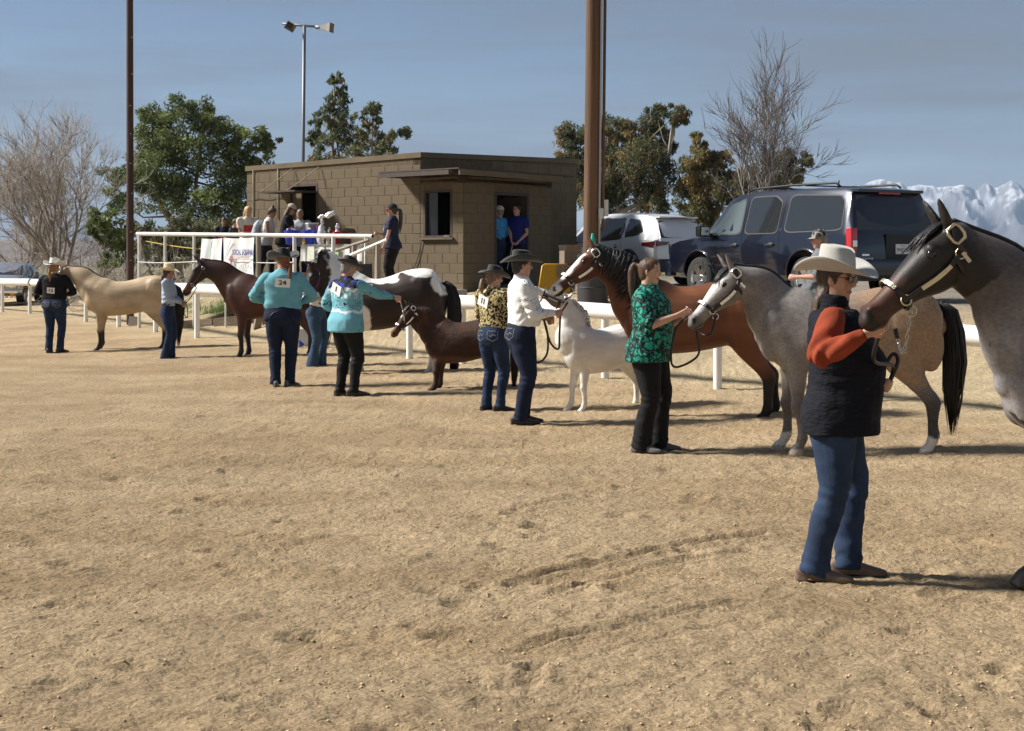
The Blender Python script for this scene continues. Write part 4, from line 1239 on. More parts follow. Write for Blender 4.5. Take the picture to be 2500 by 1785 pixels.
for s in (1, -1):
    mb = MB(); mb.tube([(-1.95, s * .66, 1.93), (-1.85, s * .66, 1.985), (-.8, s * .665, 1.995), (.25, s * .665, 1.975), (.42, s * .66, 1.925)], [.018, .02, .02, .02, .018], 8); mb.build("roof_rail", M_RUBBER, tr, True)
    mb = MB(); mb.box((2.50, s * .74, .93), (.14, .30, .20), None, .03); mb.build("headlamp", M_CHROME, tr, auto=40)
mb = MB(); mb.box((2.53, 0, .56), (.24, 1.86, .28), None, .06); mb.build("front_bumper", NAVY, tr, auto=40)
for x_ in (-.1, -1.1):
    mb = MB(); mb.box((x_, 0, 1.975), (.05, 1.3, .022), None, .006); mb.build("cross_bar", M_RUBBER, tr)
T_["panel"]("windscreen", [Vector((.88, .70, 1.79)), Vector((1.38, .80, 1.27)), Vector((1.38, -.80, 1.27)), Vector((.88, -.70, 1.79))], M_CLEARG)
mb = MB(); mb.tube([(-1.5, .3, 1.95), (-1.52, .3, 2.05)], .012, 6); mb.build("aerial", M_RUBBER, tr)

# ---- white compact SUV
WHITE = paint_mat("white_paint_car", (0.70, 0.71, 0.73), .1)
cw = Vector((2.70, 34.6, 0)); cw.z = ground_z(2.7, 34.6)
st = [(-2.31, .50, .75, .78, .72, .66), (-2.30, .42, .95, .98, .84, .78), (-2.24, .36, 1.02, 1.12, .90, .74), (-2.02, .32, 1.04, 1.44, .915, .62), (-1.86, .30, 1.04, 1.565, .918, .61), (-1.5, .28, 1.03, 1.635, .92, .62), (-.5, .28, 1.0, 1.69, .92, .645), (.2, .28, .98, 1.67, .92, .645), (.55, .28, .97, 1.60, .92, .64), (1.25, .28, .96, 1.04, .91, .74),
      (1.6, .28, .94, 1.0, .90, .74), (2.05, .32, .88, .92, .86, .66), (2.28, .36, .75, .78, .74, .55), (2.32, .42, .65, .68, .62, .5)]
gl = [([(1.05, .10), (.62, .74), (.40, .92), (.05, .93), (.02, .06)], True), ([(-.10, .06), (-.10, .93), (-.95, .92), (-1.02, .10)], True), ([(-1.14, .12), (-1.10, .90), (-1.45, .86), (-1.72, .42), (-1.62, .26)], True)]
N_ = car("white compact sport utility car behind the reddish utility pole", cw, 123.4, st, WHITE, (1.38, -1.33), .41, .36, gl,
         dict(seams=((-.04, .4, .97, .9), (-1.05, .62, .99, .6)), handles=((.18, .86), (-.85, .90)), handle_mat=WHITE, mirror=(.95, 1.06), clad=(.30, .46), cladx=(.95, -.92), lip=.03, spokes=5))
nr = N_["root"]
rx2 = lambda z: float(np.interp(z, [.42, .98, 1.12, 1.44, 1.565], [-2.305, -2.30, -2.24, -2.02, -1.86])) - .006
N_["panel"]("rear_window", [Vector((rx2(1.08), .72, 1.08)), Vector((rx2(1.47), .56, 1.47)), Vector((rx2(1.47), -.56, 1.47)), Vector((rx2(1.08), -.72, 1.08))], M_TINT)
mb = MB(); mb.box((rx2(1.54) - .06, 0, 1.555), (.20, 1.14, .035), None, .012); mb.build("rear_spoiler", WHITE, nr, auto=40)
mb = MB(); mb.box((rx2(1.54) - .15, 0, 1.54), (.02, .5, .02)); mb.build("high_brake_lamp", M_TAILD, nr)
for s in (1, -1):
    N_["panel"]("tail_lamp", [N_["low"](-1.80, .985, s, .012), N_["low"](-2.16, .99, s, .012), Vector((-2.325, s * .60, 1.01)), Vector((-2.325, s * .50, .90)), Vector((-2.322, s * .74, .86)), N_["low"](-2.14, .88, s, .014)], M_TAILD, nr, .03) if False else None
    mb = MB(); mb.prism([(0, 0), (.40, -.03), (.42, .10), (0, .07)], (0, s * -.10, 0), (-1.84, s * .93, .90), (-1, 0, 0), (0, 0, 1)); mb.build("tail_lamp", M_TAILD, nr)
    mb = MB(); mb.prism([(0, 0), (.30, .04), (.36, .10), (0, .12)], (-.05, 0, 0), (-2.275, s * .86, .885), (0, -s, 0), (0, 0, 1)); mb.build("tail_lamp", M_TAILD, nr)
mb = MB(); mb.box((-2.30, 0, .47), (.16, 1.66, .26), None, .05); mb.build("rear_bumper", M_RUBBER, nr, auto=40)
mb = MB(); mb.box((-2.335, 0, .78), (.012, .36, .18), None, .004); pl2 = mb.build("licence_plate", M_PLATE, nr)
mb = MB(); mb.box((-2.328, 0, .78), (.01, .40, .22), None, .004); mb.build("plate_frame", M_RUBBER, pl2)
mb = MB(); mb.tube([(-2.318, -.35 + .1 * i, .905) for i in range(8)], .006, 4); mb.build("tailgate_trim", M_CHROME, nr)

# ---- silver saloon at the left edge, seen from the front
SILV = paint_mat("silver_paint", (0.36, 0.37, 0.43), .5)
p = Vector((PX(22, 50.2), 50.2, 0)); p.z = ground_z(p.x, p.y)
st = [(-2.3, .45, .78, .80, .72, .60), (-2.2, .35, .92, .95, .84, .72), (-1.5, .30, .95, 1.02, .88, .74), (-.9, .28, .96, 1.38, .89, .62), (-.3, .28, .96, 1.44, .89, .62), (.25, .28, .95, 1.40, .89, .62), (.95, .28, .93, 1.00, .89, .74), (1.3, .30, .90, .96, .88, .72), (2.0, .32, .82, .86, .86, .70), (2.25, .36, .72, .75, .82, .66), (2.32, .42, .62, .64, .76, .6)]
gl = [([(.85, .10), (.30, .90), (-.05, .92), (-.08, .06)], True), ([(-.18, .06), (-.18, .92), (-.75, .88), (-1.0, .10)], True)]
L_ = car("silver car facing the arena at the left edge behind the rail", p, -84, st, SILV, (1.35, -1.3), .37, .32, gl, dict(seams=((-.13, .4, .94, .9),), handles=((.1, .82),), mirror=(.75, 1.0), lip=.012, lip_mat=SILV, spokes=5))
lr = L_["root"]
L_["panel"]("windscreen", [Vector((.335, .56, 1.345)), Vector((.93, .68, 1.03)), Vector((.93, -.68, 1.03)), Vector((.335, -.56, 1.345))], M_TINT)
for s in (1, -1):
    mb = MB(); mb.box((2.27, s * .60, .66), (.10, .34, .13), None, .02); mb.build("headlamp", M_CHROME, lr, auto=40)
    mb = MB(); mb.box((2.33, s * .66, .38), (.06, .16, .07), None, .01); mb.build("indicator", mat("amber_lamp", (0.75, 0.25, 0.03), .3), lr)
mb = MB(); mb.box((2.30, 0, .65), (.08, .78, .12), None, .01); mb.build("grille", M_RUBBER, lr)
mb = MB(); mb.box((2.33, 0, .47), (.16, 1.66, .12), None, .03); mb.build("front_bumper", M_CHROME, lr, auto=40)

# ---- far white van beyond the lot
q = Vector((PX(2498, 118), 118.0, 0)); q.z = ground_z(q.x, q.y)
st = [(-2.4, .4, 1.0, 1.95, .92, .82), (-2.3, .35, 1.1, 2.1, .96, .86), (0, .35, 1.1, 2.15, .97, .87), (1.2, .35, 1.1, 2.05, .97, .84), (1.75, .35, 1.05, 1.15, .95, .84), (2.2, .38, .95, 1.0, .9, .78), (2.4, .45, .75, .78, .8, .66)]
V_ = car("white van parked far off beyond the lot at the right edge", q, 150, st, WHITE, (1.5, -1.5), .4, .34, [([(1.55, .1), (1.15, .8), (.5, .85), (.5, .1)], True)], dict(spokes=5))
# ================================================================== horses
M_COAT = mat("horse_coat", attr="Col", rough=0.52, spec=0.32, var=0.22, vscale=7.0, bump=0.22, bscale=110, sheen=0.0, stretch=(0.4, 1, 1.0))
M_FUZZ = mat("winter_coat", attr="Col", rough=0.7, spec=0.3, var=0.22, vscale=14.0, bump=0.7, bscale=70, sheen=0.0, stretch=(1, 1, 0.5))
M_ROAN = mat("roan_coat", attr="Col", rough=0.5, spec=0.35, var=0.32, vscale=60.0, bump=0.12, bscale=160, detail=8, stretch=(0.6, 1, 1.0))
M_EYE = mat("horse_eye", (0.012, 0.008, 0.006), 0.08, spec=0.6)
M_SILVER = mat("silver", (0.86, 0.85, 0.80), 0.25, 1.0, bump=0.35, bscale=130)
M_BRASS = mat("pale_gold", (0.62, 0.56, 0.38), 0.32, 1.0, bump=0.35, bscale=130)
M_CHAIN = mat("chain", (0.62, 0.61, 0.58), 0.3, 1.0)
M_LEATHER = mat("dark_leather", (0.018, 0.012, 0.010), 0.5, var=0.2, vscale=30)
M_LEATHERB = mat("brown_leather", (0.055, 0.026, 0.014), 0.5, var=0.2, vscale=30)
def hair_mat(name, c, rough=0.45):
    return mat("hair_" + name, c, rough, spec=0.4, var=0.45, vscale=40, stretch=(1.0, 1.0, 0.12), bump=0.3, bscale=120)

def lerp(a, b, t): return a + (b - a) * t

def horse(name, label, at, yaw, H, poll=(0.66, 0, 1.18), head=(0.62, 0, -0.78), legs=(0, 0, 0, 0), girth=1.0, length=1.0, headk=1.0, legk=1.0, neckk=1.0,
          color=None, coat=None, mane=None, tail=None, voxel=0.014, dip=0.0, mid=None, halter=None, forelock=None, tail_end=0.22, group=None, feather=None, croup=0.0):
    """A horse facing local +x, left side +y; unit: height at the withers."""
    rng = random.Random(hash(name + label) % 1000 if False else len(label) * 7 + int(H * 100))
    root = empty(name, at, yaw, label, "horse", group)
    G = girth
    mb = MB()
    L = lambda x: x * length
    tr = [(-0.535, .83, .72, .05), (-0.50, .915, .635, .115), (-0.43, .975, .57, .165), (-0.34, 1.005, .555, .185), (-0.23, 1.0, .56, .180), (-0.11, .972, .54, .176),
          (0.02, .948, .515, .186), (0.14, .945, .502, .186), (0.23, .965, .496, .176), (0.30, .995, .496, .162), (0.37, .975, .506, .150), (0.43, .915, .55, .134),
          (0.475, .85, .605, .106), (0.502, .79, .66, .06)]
    rows = []
    for x, zt, zb, w in tr:
        zt += croup * math.exp(-((x + 0.33) / 0.2) ** 2) - dip * math.exp(-((x - 0.05) / 0.2) ** 2)
        zb = lerp(0.72, zb, G) if G > 1 else zb
        c = (zt + zb) / 2 - 0.012
        rows.append(((L(x), 0, c), w * G, zt - c, c - zb))
    mb.loft(rows, (0, 0, 1), 4, 24, 0.5, 0.92)
    # muscle masses
    for s in (-1, 1):
        mb.ball((L(0.37), s * 0.105 * G, 0.70), (0.095, 0.052, 0.19), Matrix.Rotation(R(24), 3, 'Y'))       # shoulder
        mb.ball((L(0.425), s * 0.056, 0.65), (0.072, 0.056, 0.10))                                             # breast
        mb.ball((L(-0.34), s * 0.115 * G, 0.80), (0.19, 0.085, 0.20))                                        # haunch
        mb.ball((L(-0.245), s * 0.125 * G, 0.63), (0.085, 0.055, 0.12))                                      # stifle
        mb.ball((L(-0.455), s * 0.085 * G, 0.66), (0.08, 0.06, 0.16))                                        # buttock
    mb.ball((L(0.40), 0, 0.72), (0.125, 0.115 * G, 0.17))
    # legs
    legfr = []
    fy, hy = 0.098 * (0.5 + 0.5 * G), 0.105 * (0.5 + 0.5 * G)
    front = [(0.345, .83, .045, .09, .09), (0.355, .68, .06, .10, .11), (0.315, .575, .060, .078, .085), (0.305, .50, .050, .064, .064), (0.310, .41, .041, .048, .046),
             (0.315, .34, .034, .038, .037), (0.319, .297, .037, .043, .035), (0.314, .25, .029, .029, .031), (0.312, .185, .0235, .025, .031), (0.312, .135, .027, .027, .034),
             (0.314, .112, .031, .032, .036), (0.330, .072, .026, .027, .029), (0.346, .045, .036, .040, .034), (0.356, .008, .045, .054, .043)]
    hind = [(-0.34, .84, .06, .12, .12), (-0.335, .70, .078, .135, .135), (-0.31, .575, .068, .112, .112), (-0.355, .475, .052, .070, .070), (-0.415, .385, .037, .047, .047),
            (-0.452, .325, .036, .045, .052), (-0.455, .275, .031, .038, .036), (-0.448, .20, .026, .029, .033), (-0.446, .14, .028, .028, .035), (-0.444, .112, .032, .033, .037),
            (-0.427, .072, .027, .028, .029), (-0.410, .045, .036, .040, .034), (-0.399, .008, .044, .053, .043)]
    for k, (tab, y) in enumerate(((front, fy), (front, -fy), (hind, hy), (hind, -hy))):
        rows = []
        for x, z, rs, ru, rd in tab:
            sh = legs[k] * max(0.0, 1 - z / 0.62)
            yy = y * (0.78 if z > 0.75 else 1.0)
            kk = legk if z < 0.5 else 1.0
            rows.append(((L(x) + sh, yy, z), rs * kk, ru * kk, rd * kk))
        mb.loft(rows, (1, 0, 0), 4, 16, 0.15)
        legfr.append(rows)
    # neck
    poll = Vector(poll); hd = Vector(head).normalized()
    b0, b1 = Vector((L(0.20), 0, .73)), Vector((L(0.385), 0, .835))
    m1 = Vector(mid) if mid else lerp(b1, poll, 0.5) + Vector((-0.015, 0, 0.012))
    pe = poll + Vector((hd.x, hd.y, 0)) * 0.03 + Vector((0, 0, -0.055))
    upn = lambda t: Vector((-0.75, 0, 0.75)) if poll.z > 1.0 else Vector((-0.3, 0, 1))
    nrows = [(b0, .125 * G, .20, .20), (b1, .110 * G * neckk, .165 * neckk, .185 * neckk), (lerp(b1, m1, 0.55), .088 * neckk, .140 * neckk, .150 * neckk), (m1, .074 * neckk, .122 * neckk, .125 * neckk),
             (lerp(m1, pe, 0.6), .063, .098, .100), (pe, .056, .078, .085)]
    mb.loft(nrows, upn, 5, 20, 0.4)
    nfr = loft_frames(nrows, upn, 6)
    # head
    hu = Vector((0, 0, 1)) - hd * hd.z
    if hu.length < 0.2: hu = Vector((1, 0, 0)) - hd * hd.x
    hu.normalize(); hs = hd.cross(hu)
    hk = headk
    hb = poll + hu * -0.052 * hk
    hrows = [(hb + hd * (s * hk) + hu * (o * hk), a * hk, u * hk, d * hk) for s, o, a, u, d in
             ((-0.035, -.004, .040, .035, .045), (0.0, 0, .056, .052, .075), (0.05, .003, .067, .060, .108), (0.10, .004, .072, .061, .122), (0.155, 0, .066, .056, .112), (0.21, -.004, .054, .050, .084),
              (0.27, -.009, .044, .043, .060), (0.32, -.012, .039, .039, .049), (0.365, -.014, .041, .038, .049), (0.398, -.018, .040, .033, .046), (0.420, -.024, .033, .022, .038))]
    mb.loft(hrows, hu, 5, 20, 0.35, 0.94)
    hfr = loft_frames(hrows, hu, 10)
    for s in (-1, 1):
        # brow, cheek, nostril rim
        mb.ball(hb + hd * 0.108 * hk + hs * s * 0.058 * hk + hu * 0.036 * hk, 0.022 * hk)
        mb.ball(hb + hd * 0.378 * hk + hs * s * 0.032 * hk + hu * 0.008 * hk, (0.018 * hk, 0.015 * hk, 0.018 * hk))
        # ear
        e0 = hb + hd * 0.012 * hk + hs * s * 0.036 * hk + hu * 0.040 * hk
        ed = (hu * 0.80 - hd * 0.18 * (1 if hd.z < 0.1 else 2.4) + hs * s * 0.22).normalized()
        ek = 0.118 * hk
        mb.loft([(e0, .018 * hk, .020 * hk, .016 * hk), (e0 + ed * ek * .35, .028 * hk, .015 * hk, .014 * hk), (e0 + ed * ek * .7, .022 * hk, .011 * hk, .010 * hk), (e0 + ed * ek, .007, .006, .006)], hd, 3, 10, 0.3)
    # jaw / chin
    mb.ball(hb + hd * 0.375 * hk - hu * 0.050 * hk, (0.028 * hk, 0.026 * hk, 0.020 * hk))
    mb.v = [v * H for v in mb.v]
    me = fuse(mb, voxel, 5, 0.5)
    a = coords(me) / H
    # coat colours
    rel = a - np.array(hb)
    hS = rel @ np.array(hd) / hk; hU = rel @ np.array(hu) / hk; hW = np.abs(rel @ np.array(hs)) / hk
    inhead = (hS > -0.05) & (hS < 0.45) & (np.abs(hU) < 0.17) & (hW < 0.11)
    info = dict(x=a[:, 0] / length, y=a[:, 1], z=a[:, 2], p=a, hS=np.where(inhead, hS, -9), hU=hU, hW=hW, H=H)
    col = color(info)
    # hooves; shade of the nostril recesses and the mouth line put into the colour
    hoof = info["z"] < 0.048
    hc = coat_hoof(color)
    col[hoof] = hc
    no = (((hS - 0.392 + 0.35 * (hU + 0.002)) / 0.011) ** 2 + ((hU + 0.002) / 0.019) ** 2 < 1) & (hW > 0.020) & inhead
    col[no] = col[no] * 0.12
    mo = (hS > 0.345) & (np.abs(hU + 0.046 - 0.18 * (hS - 0.40)) < 0.005) & inhead
    col[mo] *= 0.3
    paint(me, np.clip(col, 0.004, 0.9))
    body = link("body", me, root, coat or M_COAT)
    # eyes
    for s in (-1, 1):
        m2 = MB(); m2.ball((hb + hd * 0.118 * hk + hs * s * 0.0675 * hk + hu * 0.027 * hk) * H, (0.019 * hk * H, 0.011 * hk * H, 0.014 * hk * H), Matrix((hd, hs, hu)).transposed())
        m2.build("eye", M_EYE, root, True)
    # mane
    if mane:
        mm, side, ln, thick = mane["mat"], mane.get("side", 1), mane.get("len", 0.9), mane.get("n", 90)
        mb = MB()
        for k in range(thick):
            f = mane.get("from", 0.22) + (mane.get("to", 1.0) - mane.get("from", 0.22)) * (k + rng.random()) / thick
            fr = nfr[min(int(f * (len(nfr) - 1)), len(nfr) - 1)]
            sw = (ln + rng.uniform(-0.25, 0.2)) * (0.75 + 0.4 * math.sin(f * 3.0))
            pts, n_ = [], 6
            slant = rng.uniform(-0.03, 0.02)
            for i in range(n_):
                t = i / (n_ - 1)
                ang = math.pi / 2 + side * sw * t * 1.15 + (0.0 if side > 0 else -0.10)
                q = ring_pt(fr, ang, (0.010 + 0.012 * math.sin(t * 3.1) + rng.uniform(0, 0.006)) if side > 0 else 0.003)
                q = q + Vector((slant * t, 0, -0.03 * t * t))
                pts.append(q * H)
            r0 = rng.uniform(0.006, 0.011) * H * (1 if side > 0 else .7)
            mb.tube(pts, [r0 * 0.9, r0 * 1.1, r0, r0 * 0.9, r0 * 0.6, r0 * 0.15], 5)
        # the ridge itself
        i0 = int(mane.get("from", 0.22) * (len(nfr) - 1))
        mb.tube([(ring_pt(f, math.pi / 2, 0.004)) * H for f in nfr[i0:]], [(0.012 if side > 0 else 0.007) * H] * (len(nfr) - i0), 7)
        mb.build("mane", mm, root, True)
    if forelock:
        mb = MB()
        for k in range(26):
            s = rng.uniform(-0.028, 0.028); e_ = rng.uniform(0.10, 0.17)
            p0 = hb + hs * s + hu * 0.062 * hk + hd * 0.0
            pts = [(p0 + hd * (e_ * t * hk) + hs * (s * 0.7 * t) + hu * (0.016 * math.sin(t * 2.6) - 0.006 * t)) * H for t in (0, .3, .6, 1)]
            mb.tube(pts, [0.006 * H, 0.007 * H, 0.005 * H, 0.001 * H], 5)
        mb.build("forelock", forelock, root, True)
    if tail:
        mb = MB(); hk_ = Vector((L(-0.525), 0, 0.90))
        base = [hk_, Vector((L(-0.575), 0, .86)), Vector((L(-0.60), 0, .74)), Vector((L(-0.605), 0, .56)), Vector((L(-0.60), 0, .38)), Vector((L(-0.59), 0, tail_end))]
        rad = [.026, .033, .044, .050, .042, .012]
        mb.loft([(p_ * H, r * .9 * H, r * H, r * .8 * H) for p_, r in zip(base, rad)], (1, 0, 0), 3, 10, 0.3)
        for k in range(170):
            th, rr = rng.uniform(0, 6.28), rng.uniform(0.5, 1.35)
            en = rng.uniform(-0.10, 0.16)
            pts = []
            for i, (p_, r) in enumerate(zip(base, rad)):
                q = p_ + Vector((math.cos(th) * r * rr, math.sin(th) * r * rr * 0.9, 0)) + Vector((rng.uniform(-.006, .006), rng.uniform(-.006, .006), en * (i / 5) ** 3))
                pts.append(q * H)
            r0 = rng.uniform(0.003, 0.0065) * H
            mb.tube(pts, [r0, r0, r0, r0 * .9, r0 * .7, r0 * .12], 4)
        mb.build("tail", tail, root, True)
    if feather:
        for k, rows in enumerate(legfr):
            if k not in feather[1]: continue
            mb = MB()
            for j in range(46):
                th = rng.uniform(1.2, 5.08); z0 = rng.uniform(0.10, 0.24)
                t = (z0 - 0.0) / 0.3
                c = min(rows, key=lambda q: abs(q[0][2] - z0)); p0 = Vector(c[0]); p0.z = z0
                d_ = Vector((math.cos(th), math.sin(th), 0)) * c[1] * 1.05
                pts = [(p0 + d_) * H, (p0 + d_ * 1.5 + Vector((0, 0, -0.05))) * H, (Vector((p0.x + 0.012, p0.y, 0)) + d_ * 1.75 + Vector((0, 0, max(z0 - 0.13, 0.012)))) * H]
                mb.tube(pts, [.008 * H, .010 * H, .001 * H], 4)
            mb.build("leg_feather", feather[0], root, True)
    ring = None
    if halter:
        ring = make_halter(root, hfr, hb, hd, hu, hs, hk, H, halter)
    Mw = Matrix.Translation(Vector(at)) @ Matrix.Rotation(yaw, 4, 'Z')
    return dict(root=root, M=Mw, ring=Mw @ ring if ring else None, muzzle=Mw @ ((hb + hd * 0.40 * hk) * H), hs=hs)

def band(mb, pts, w, th, nrm, closed=False):
    """A flat strap along pts; nrm(i): outward direction."""
    m = len(pts); vs_, fs = [], []
    for i, p in enumerate(pts):
        t = (pts[(i + 1) % m] - pts[i - 1]) if closed else (pts[min(i + 1, m - 1)] - pts[max(i - 1, 0)])
        t.normalize(); nn = nrm(i); nn = (nn - t * nn.dot(t)).normalized(); b = t.cross(nn)
        vs_ += [p - b * w / 2, p + b * w / 2, p + b * w / 2 + nn * th, p - b * w / 2 + nn * th]
    for i in range(m if closed else m - 1):
        j = (i + 1) % m
        for k in range(4): fs.append([i * 4 + k, i * 4 + (k + 1) % 4, j * 4 + (k + 1) % 4, j * 4 + k])
    if not closed: fs += [[3, 2, 1, 0], [(m - 1) * 4 + k for k in range(4)]]
    mb.add(vs_, fs)

def make_halter(root, hfr, hb, hd, hu, hs, hk, H, spec):
    """Strap halter: noseband, cheek straps, crown and throat strap, with plates."""
    strap, plate = spec["strap"], spec.get("plate")
    w = spec.get("w", 0.020) * hk
    n = len(hfr)
    def at_s(s): return min(hfr, key=lambda f: abs((f[0] - hb).dot(hd) / hk - s))
    mb = MB()
    off = 0.007
    fn = at_s(0.275)
    def ringpts(f, a0, a1, m, o=off): return [ring_pt(f, a0 + (a1 - a0) * i / (m - 1), o, 0.94) * H for i in range(m)]
    noseb = ringpts(fn, 0, 2 * math.pi, 29)[:-1]
    cN = fn[0] * H
    band(mb, noseb, w * H, 0.005 * H, lambda i: noseb[i] - cN, True)
    fc = at_s(0.035)
    crown = ringpts(fc, -0.55, math.pi + 0.55, 21, 0.012)
    cC = fc[0] * H
    # crown strap sits behind the ears
    crown = [p - hd * (0.040 * H * hk * max(0, (p - cC).dot(hu) / (0.07 * H))) for p in crown]
    band(mb, crown, w * H, 0.005 * H, lambda i: crown[i] - cC)
    for s in (-1, 1):
        a_ = 0.0 if s > 0 else math.pi
        pts = []
        for i in range(9):
            t = i / 8; f = at_s(0.275 + (0.045 - 0.275) * t)
            an = -0.42 + 0.12 * t
            pts.append(ring_pt(f, an if s > 0 else math.pi - an, off, 0.94) * H)
        band(mb, pts, w * H, 0.005 * H, lambda i: hs * s)
        if s < 0: cheek = pts
        else: cheek_r = pts
    ft = at_s(0.07)
    throat = [ring_pt(ft, math.pi + 0.35 + (math.pi - 0.7) * i / 14, 0.006, 0.94) * H for i in range(15)]
    cT = ft[0] * H
    band(mb, throat, w * 0.7 * H, 0.005 * H, lambda i: throat[i] - cT)
    ho = mb.build("halter", strap, root)
    # rings
    rp = (fn[0] - fn[2] * (fn[6] + 0.02)) * H
    def ring_part(q, r, th):
        m2 = MB(); m2.tube([q + (hd * math.cos(t) + hu * math.sin(t)) * r * H for t in [6.283 * i / 12 for i in range(12)]], th * H, 6, True)
        m2.build("ring", plate or M_CHAIN, ho, True)
    ring_part(rp, 0.018, 0.0028)
    for ch, s in ((cheek, -1), (cheek_r, 1)):
        for q in (ch[0], ch[-1]): ring_part(q + hs * s * 0.004 * H, 0.017, 0.0032)
    if plate:
        def pl(pts, w_, nrm):
            m3 = MB(); band(m3, pts, w_ * H, 0.005 * H, nrm)
            m3.build("silver_plate", plate, ho)
        for s in (-1, 1):
            ch = cheek if s < 0 else cheek_r
            sub = [q + hs * s * 0.006 * H for q in ch[2:7]]
            pl(sub, w * 0.85, lambda i: hs * s)
            q = ch[-1] + hs * s * 0.01 * H - hd * 0.02 * H + hu * 0.075 * H * hk
            # crown buckle, a squared loop
            m3 = MB()
            q = crown[4 if s > 0 else -5]
            o_ = (q - cC).normalized() * 0.006 * H
            sq = [q + o_ + (hu * y_ + hd * x_) * 0.023 * H * hk for x_, y_ in ((-.7, -1.2), (.7, -1.2), (1, -.6), (1, .6), (.7, 1.2), (-.7, 1.2), (-1, .6), (-1, -.6))]
            m3.tube(sq, 0.0058 * H * hk, 6, True)
            m3.build("buckle", plate, ho, True)
            # keeper tip below the cheek ring
            q = ch[-1] + hs * s * 0.006 * H
            pl([q - hd * 0.004 * H - hu * 0.013 * H * i for i in range(4)], w * 0.8, lambda i: hs * s)
        top = [ring_pt(fn, math.pi / 2 + (i / 8 - 0.5) * 2.3, off + 0.007, 0.94) * H for i in range(9)]
        pl(top, w * 0.9, lambda i: top[i] - cN)
    return rp

def coat_hoof(color): return getattr(color, "hoof", (0.05, 0.042, 0.036))

def n3(I, s, seed, oc=3): return fbm(I["p"] * s, oc, seed)

def mixc(col, c, m):
    return col * (1 - m[:, None]) + np.asarray(c, float) * m[:, None]

def c_dun(I):
    c = np.tile(np.array((0.50, 0.375, 0.235)), (len(I["x"]), 1))
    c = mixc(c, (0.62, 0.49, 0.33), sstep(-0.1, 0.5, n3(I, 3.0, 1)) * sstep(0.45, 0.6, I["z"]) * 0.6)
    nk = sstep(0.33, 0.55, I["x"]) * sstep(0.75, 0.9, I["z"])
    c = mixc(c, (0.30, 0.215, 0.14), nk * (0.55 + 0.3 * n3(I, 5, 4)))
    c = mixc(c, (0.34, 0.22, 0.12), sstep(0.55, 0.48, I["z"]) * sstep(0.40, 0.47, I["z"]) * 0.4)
    c = mixc(c, (0.17, 0.115, 0.08), sstep(0.97, 0.995, I["z"]) * sstep(0.36, 0.42, I["x"]) * 0.0)
    c = mixc(c, (0.035, 0.024, 0.02), sstep(0.33, 0.24, I["z"] + 0.03 * n3(I, 12, 3)))
    c = mixc(c, (0.05, 0.04, 0.035), sstep(0.33, 0.39, I["hS"]))
    return c

def c_darkbay(I):
    c = np.tile(np.array((0.060, 0.0205, 0.0125)), (len(I["x"]), 1))
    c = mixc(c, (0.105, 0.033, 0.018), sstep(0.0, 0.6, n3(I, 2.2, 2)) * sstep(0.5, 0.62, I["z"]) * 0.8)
    c = mixc(c, (0.022, 0.010, 0.008), sstep(0.42, 0.66, I["x"]) * sstep(0.85, 1.0, I["z"]) * 0.75)
    c = mixc(c, (0.013, 0.009, 0.008), sstep(0.42, 0.22, I["z"] + 0.04 * n3(I, 10, 3)))
    c = mixc(c, (0.02, 0.012, 0.010), sstep(-0.03, 0.02, I["hS"]) * 0.7)
    c = mixc(c, (0.14, 0.045, 0.02), sstep(0.25, 0.33, I["hS"]) * sstep(0.40, 0.36, I["hS"]) * 0.8)
    c = mixc(c, (0.012, 0.010, 0.010), sstep(0.365, 0.39, I["hS"]))
    # one white hind sock
    c = mixc(c, (0.62, 0.57, 0.50), sstep(0.10, 0.085, I["z"] + 0.01 * n3(I, 20, 5)) * (I["x"] < -0.2) * (I["y"] > 0))
    return c

def c_pinto(I):
    x, z, y = I["x"], I["z"], I["y"]
    dark = np.array((0.026, 0.014, 0.010)); white = np.array((0.80, 0.77, 0.72))
    w = 0.035 * n3(I, 9, 7) + 0.02 * n3(I, 24, 8)
    c = np.tile(dark, (len(x), 1))
    m = np.zeros(len(x))
    def patch(cx, cz, rx, rz, rot=0.0, ed=0.04):
        dx, dz = x - cx, z - cz
        u = dx * math.cos(rot) + dz * math.sin(rot); v = -dx * math.sin(rot) + dz * math.cos(rot)
        return sstep(1 + ed, 1 - ed, np.sqrt((u / rx) ** 2 + (v / rz) ** 2) + w * 3)
    m = np.maximum(m, sstep(0.56, 0.52, x + w * 1.5 - 0.10 * (z - 1.0)) * sstep(0.16, 0.22, x + w * 2 + 0.25 * (z - 0.9)) * sstep(0.60, 0.68, z + w))                # shoulder and withers
    m = np.maximum(m, patch(0.06, 1.00, 0.20, 0.12, 0.1))                  # saddle
    m = np.maximum(m, patch(0.22, 0.55, 0.10, 0.16))
    m = np.maximum(m, patch(-0.30, 1.04, 0.26, 0.085, 0.12))               # along the croup
    m = np.maximum(m, patch(-0.52, 0.93, 0.10, 0.14))
    m = np.maximum(m, sstep(0.36, 0.30, z + w * 2) * ~((x < -0.2) & (y < 0)))   # white stockings
    m = np.maximum(m, sstep(0.05, 0.03, I["hW"]) * sstep(0.12, 0.2, I["hS"]) * sstep(0.0, 0.02, I["hU"]))
    m = np.maximum(m, 0.55 * sstep(0.62, 0.66, x) * sstep(-0.2, 0.2, n3(I, 12, 17)) * sstep(0.95, 0.85, z) * (I["hS"] < -1))
    c = mixc(c, white, m)
    return c
c_pinto.hoof = (0.55, 0.48, 0.40)

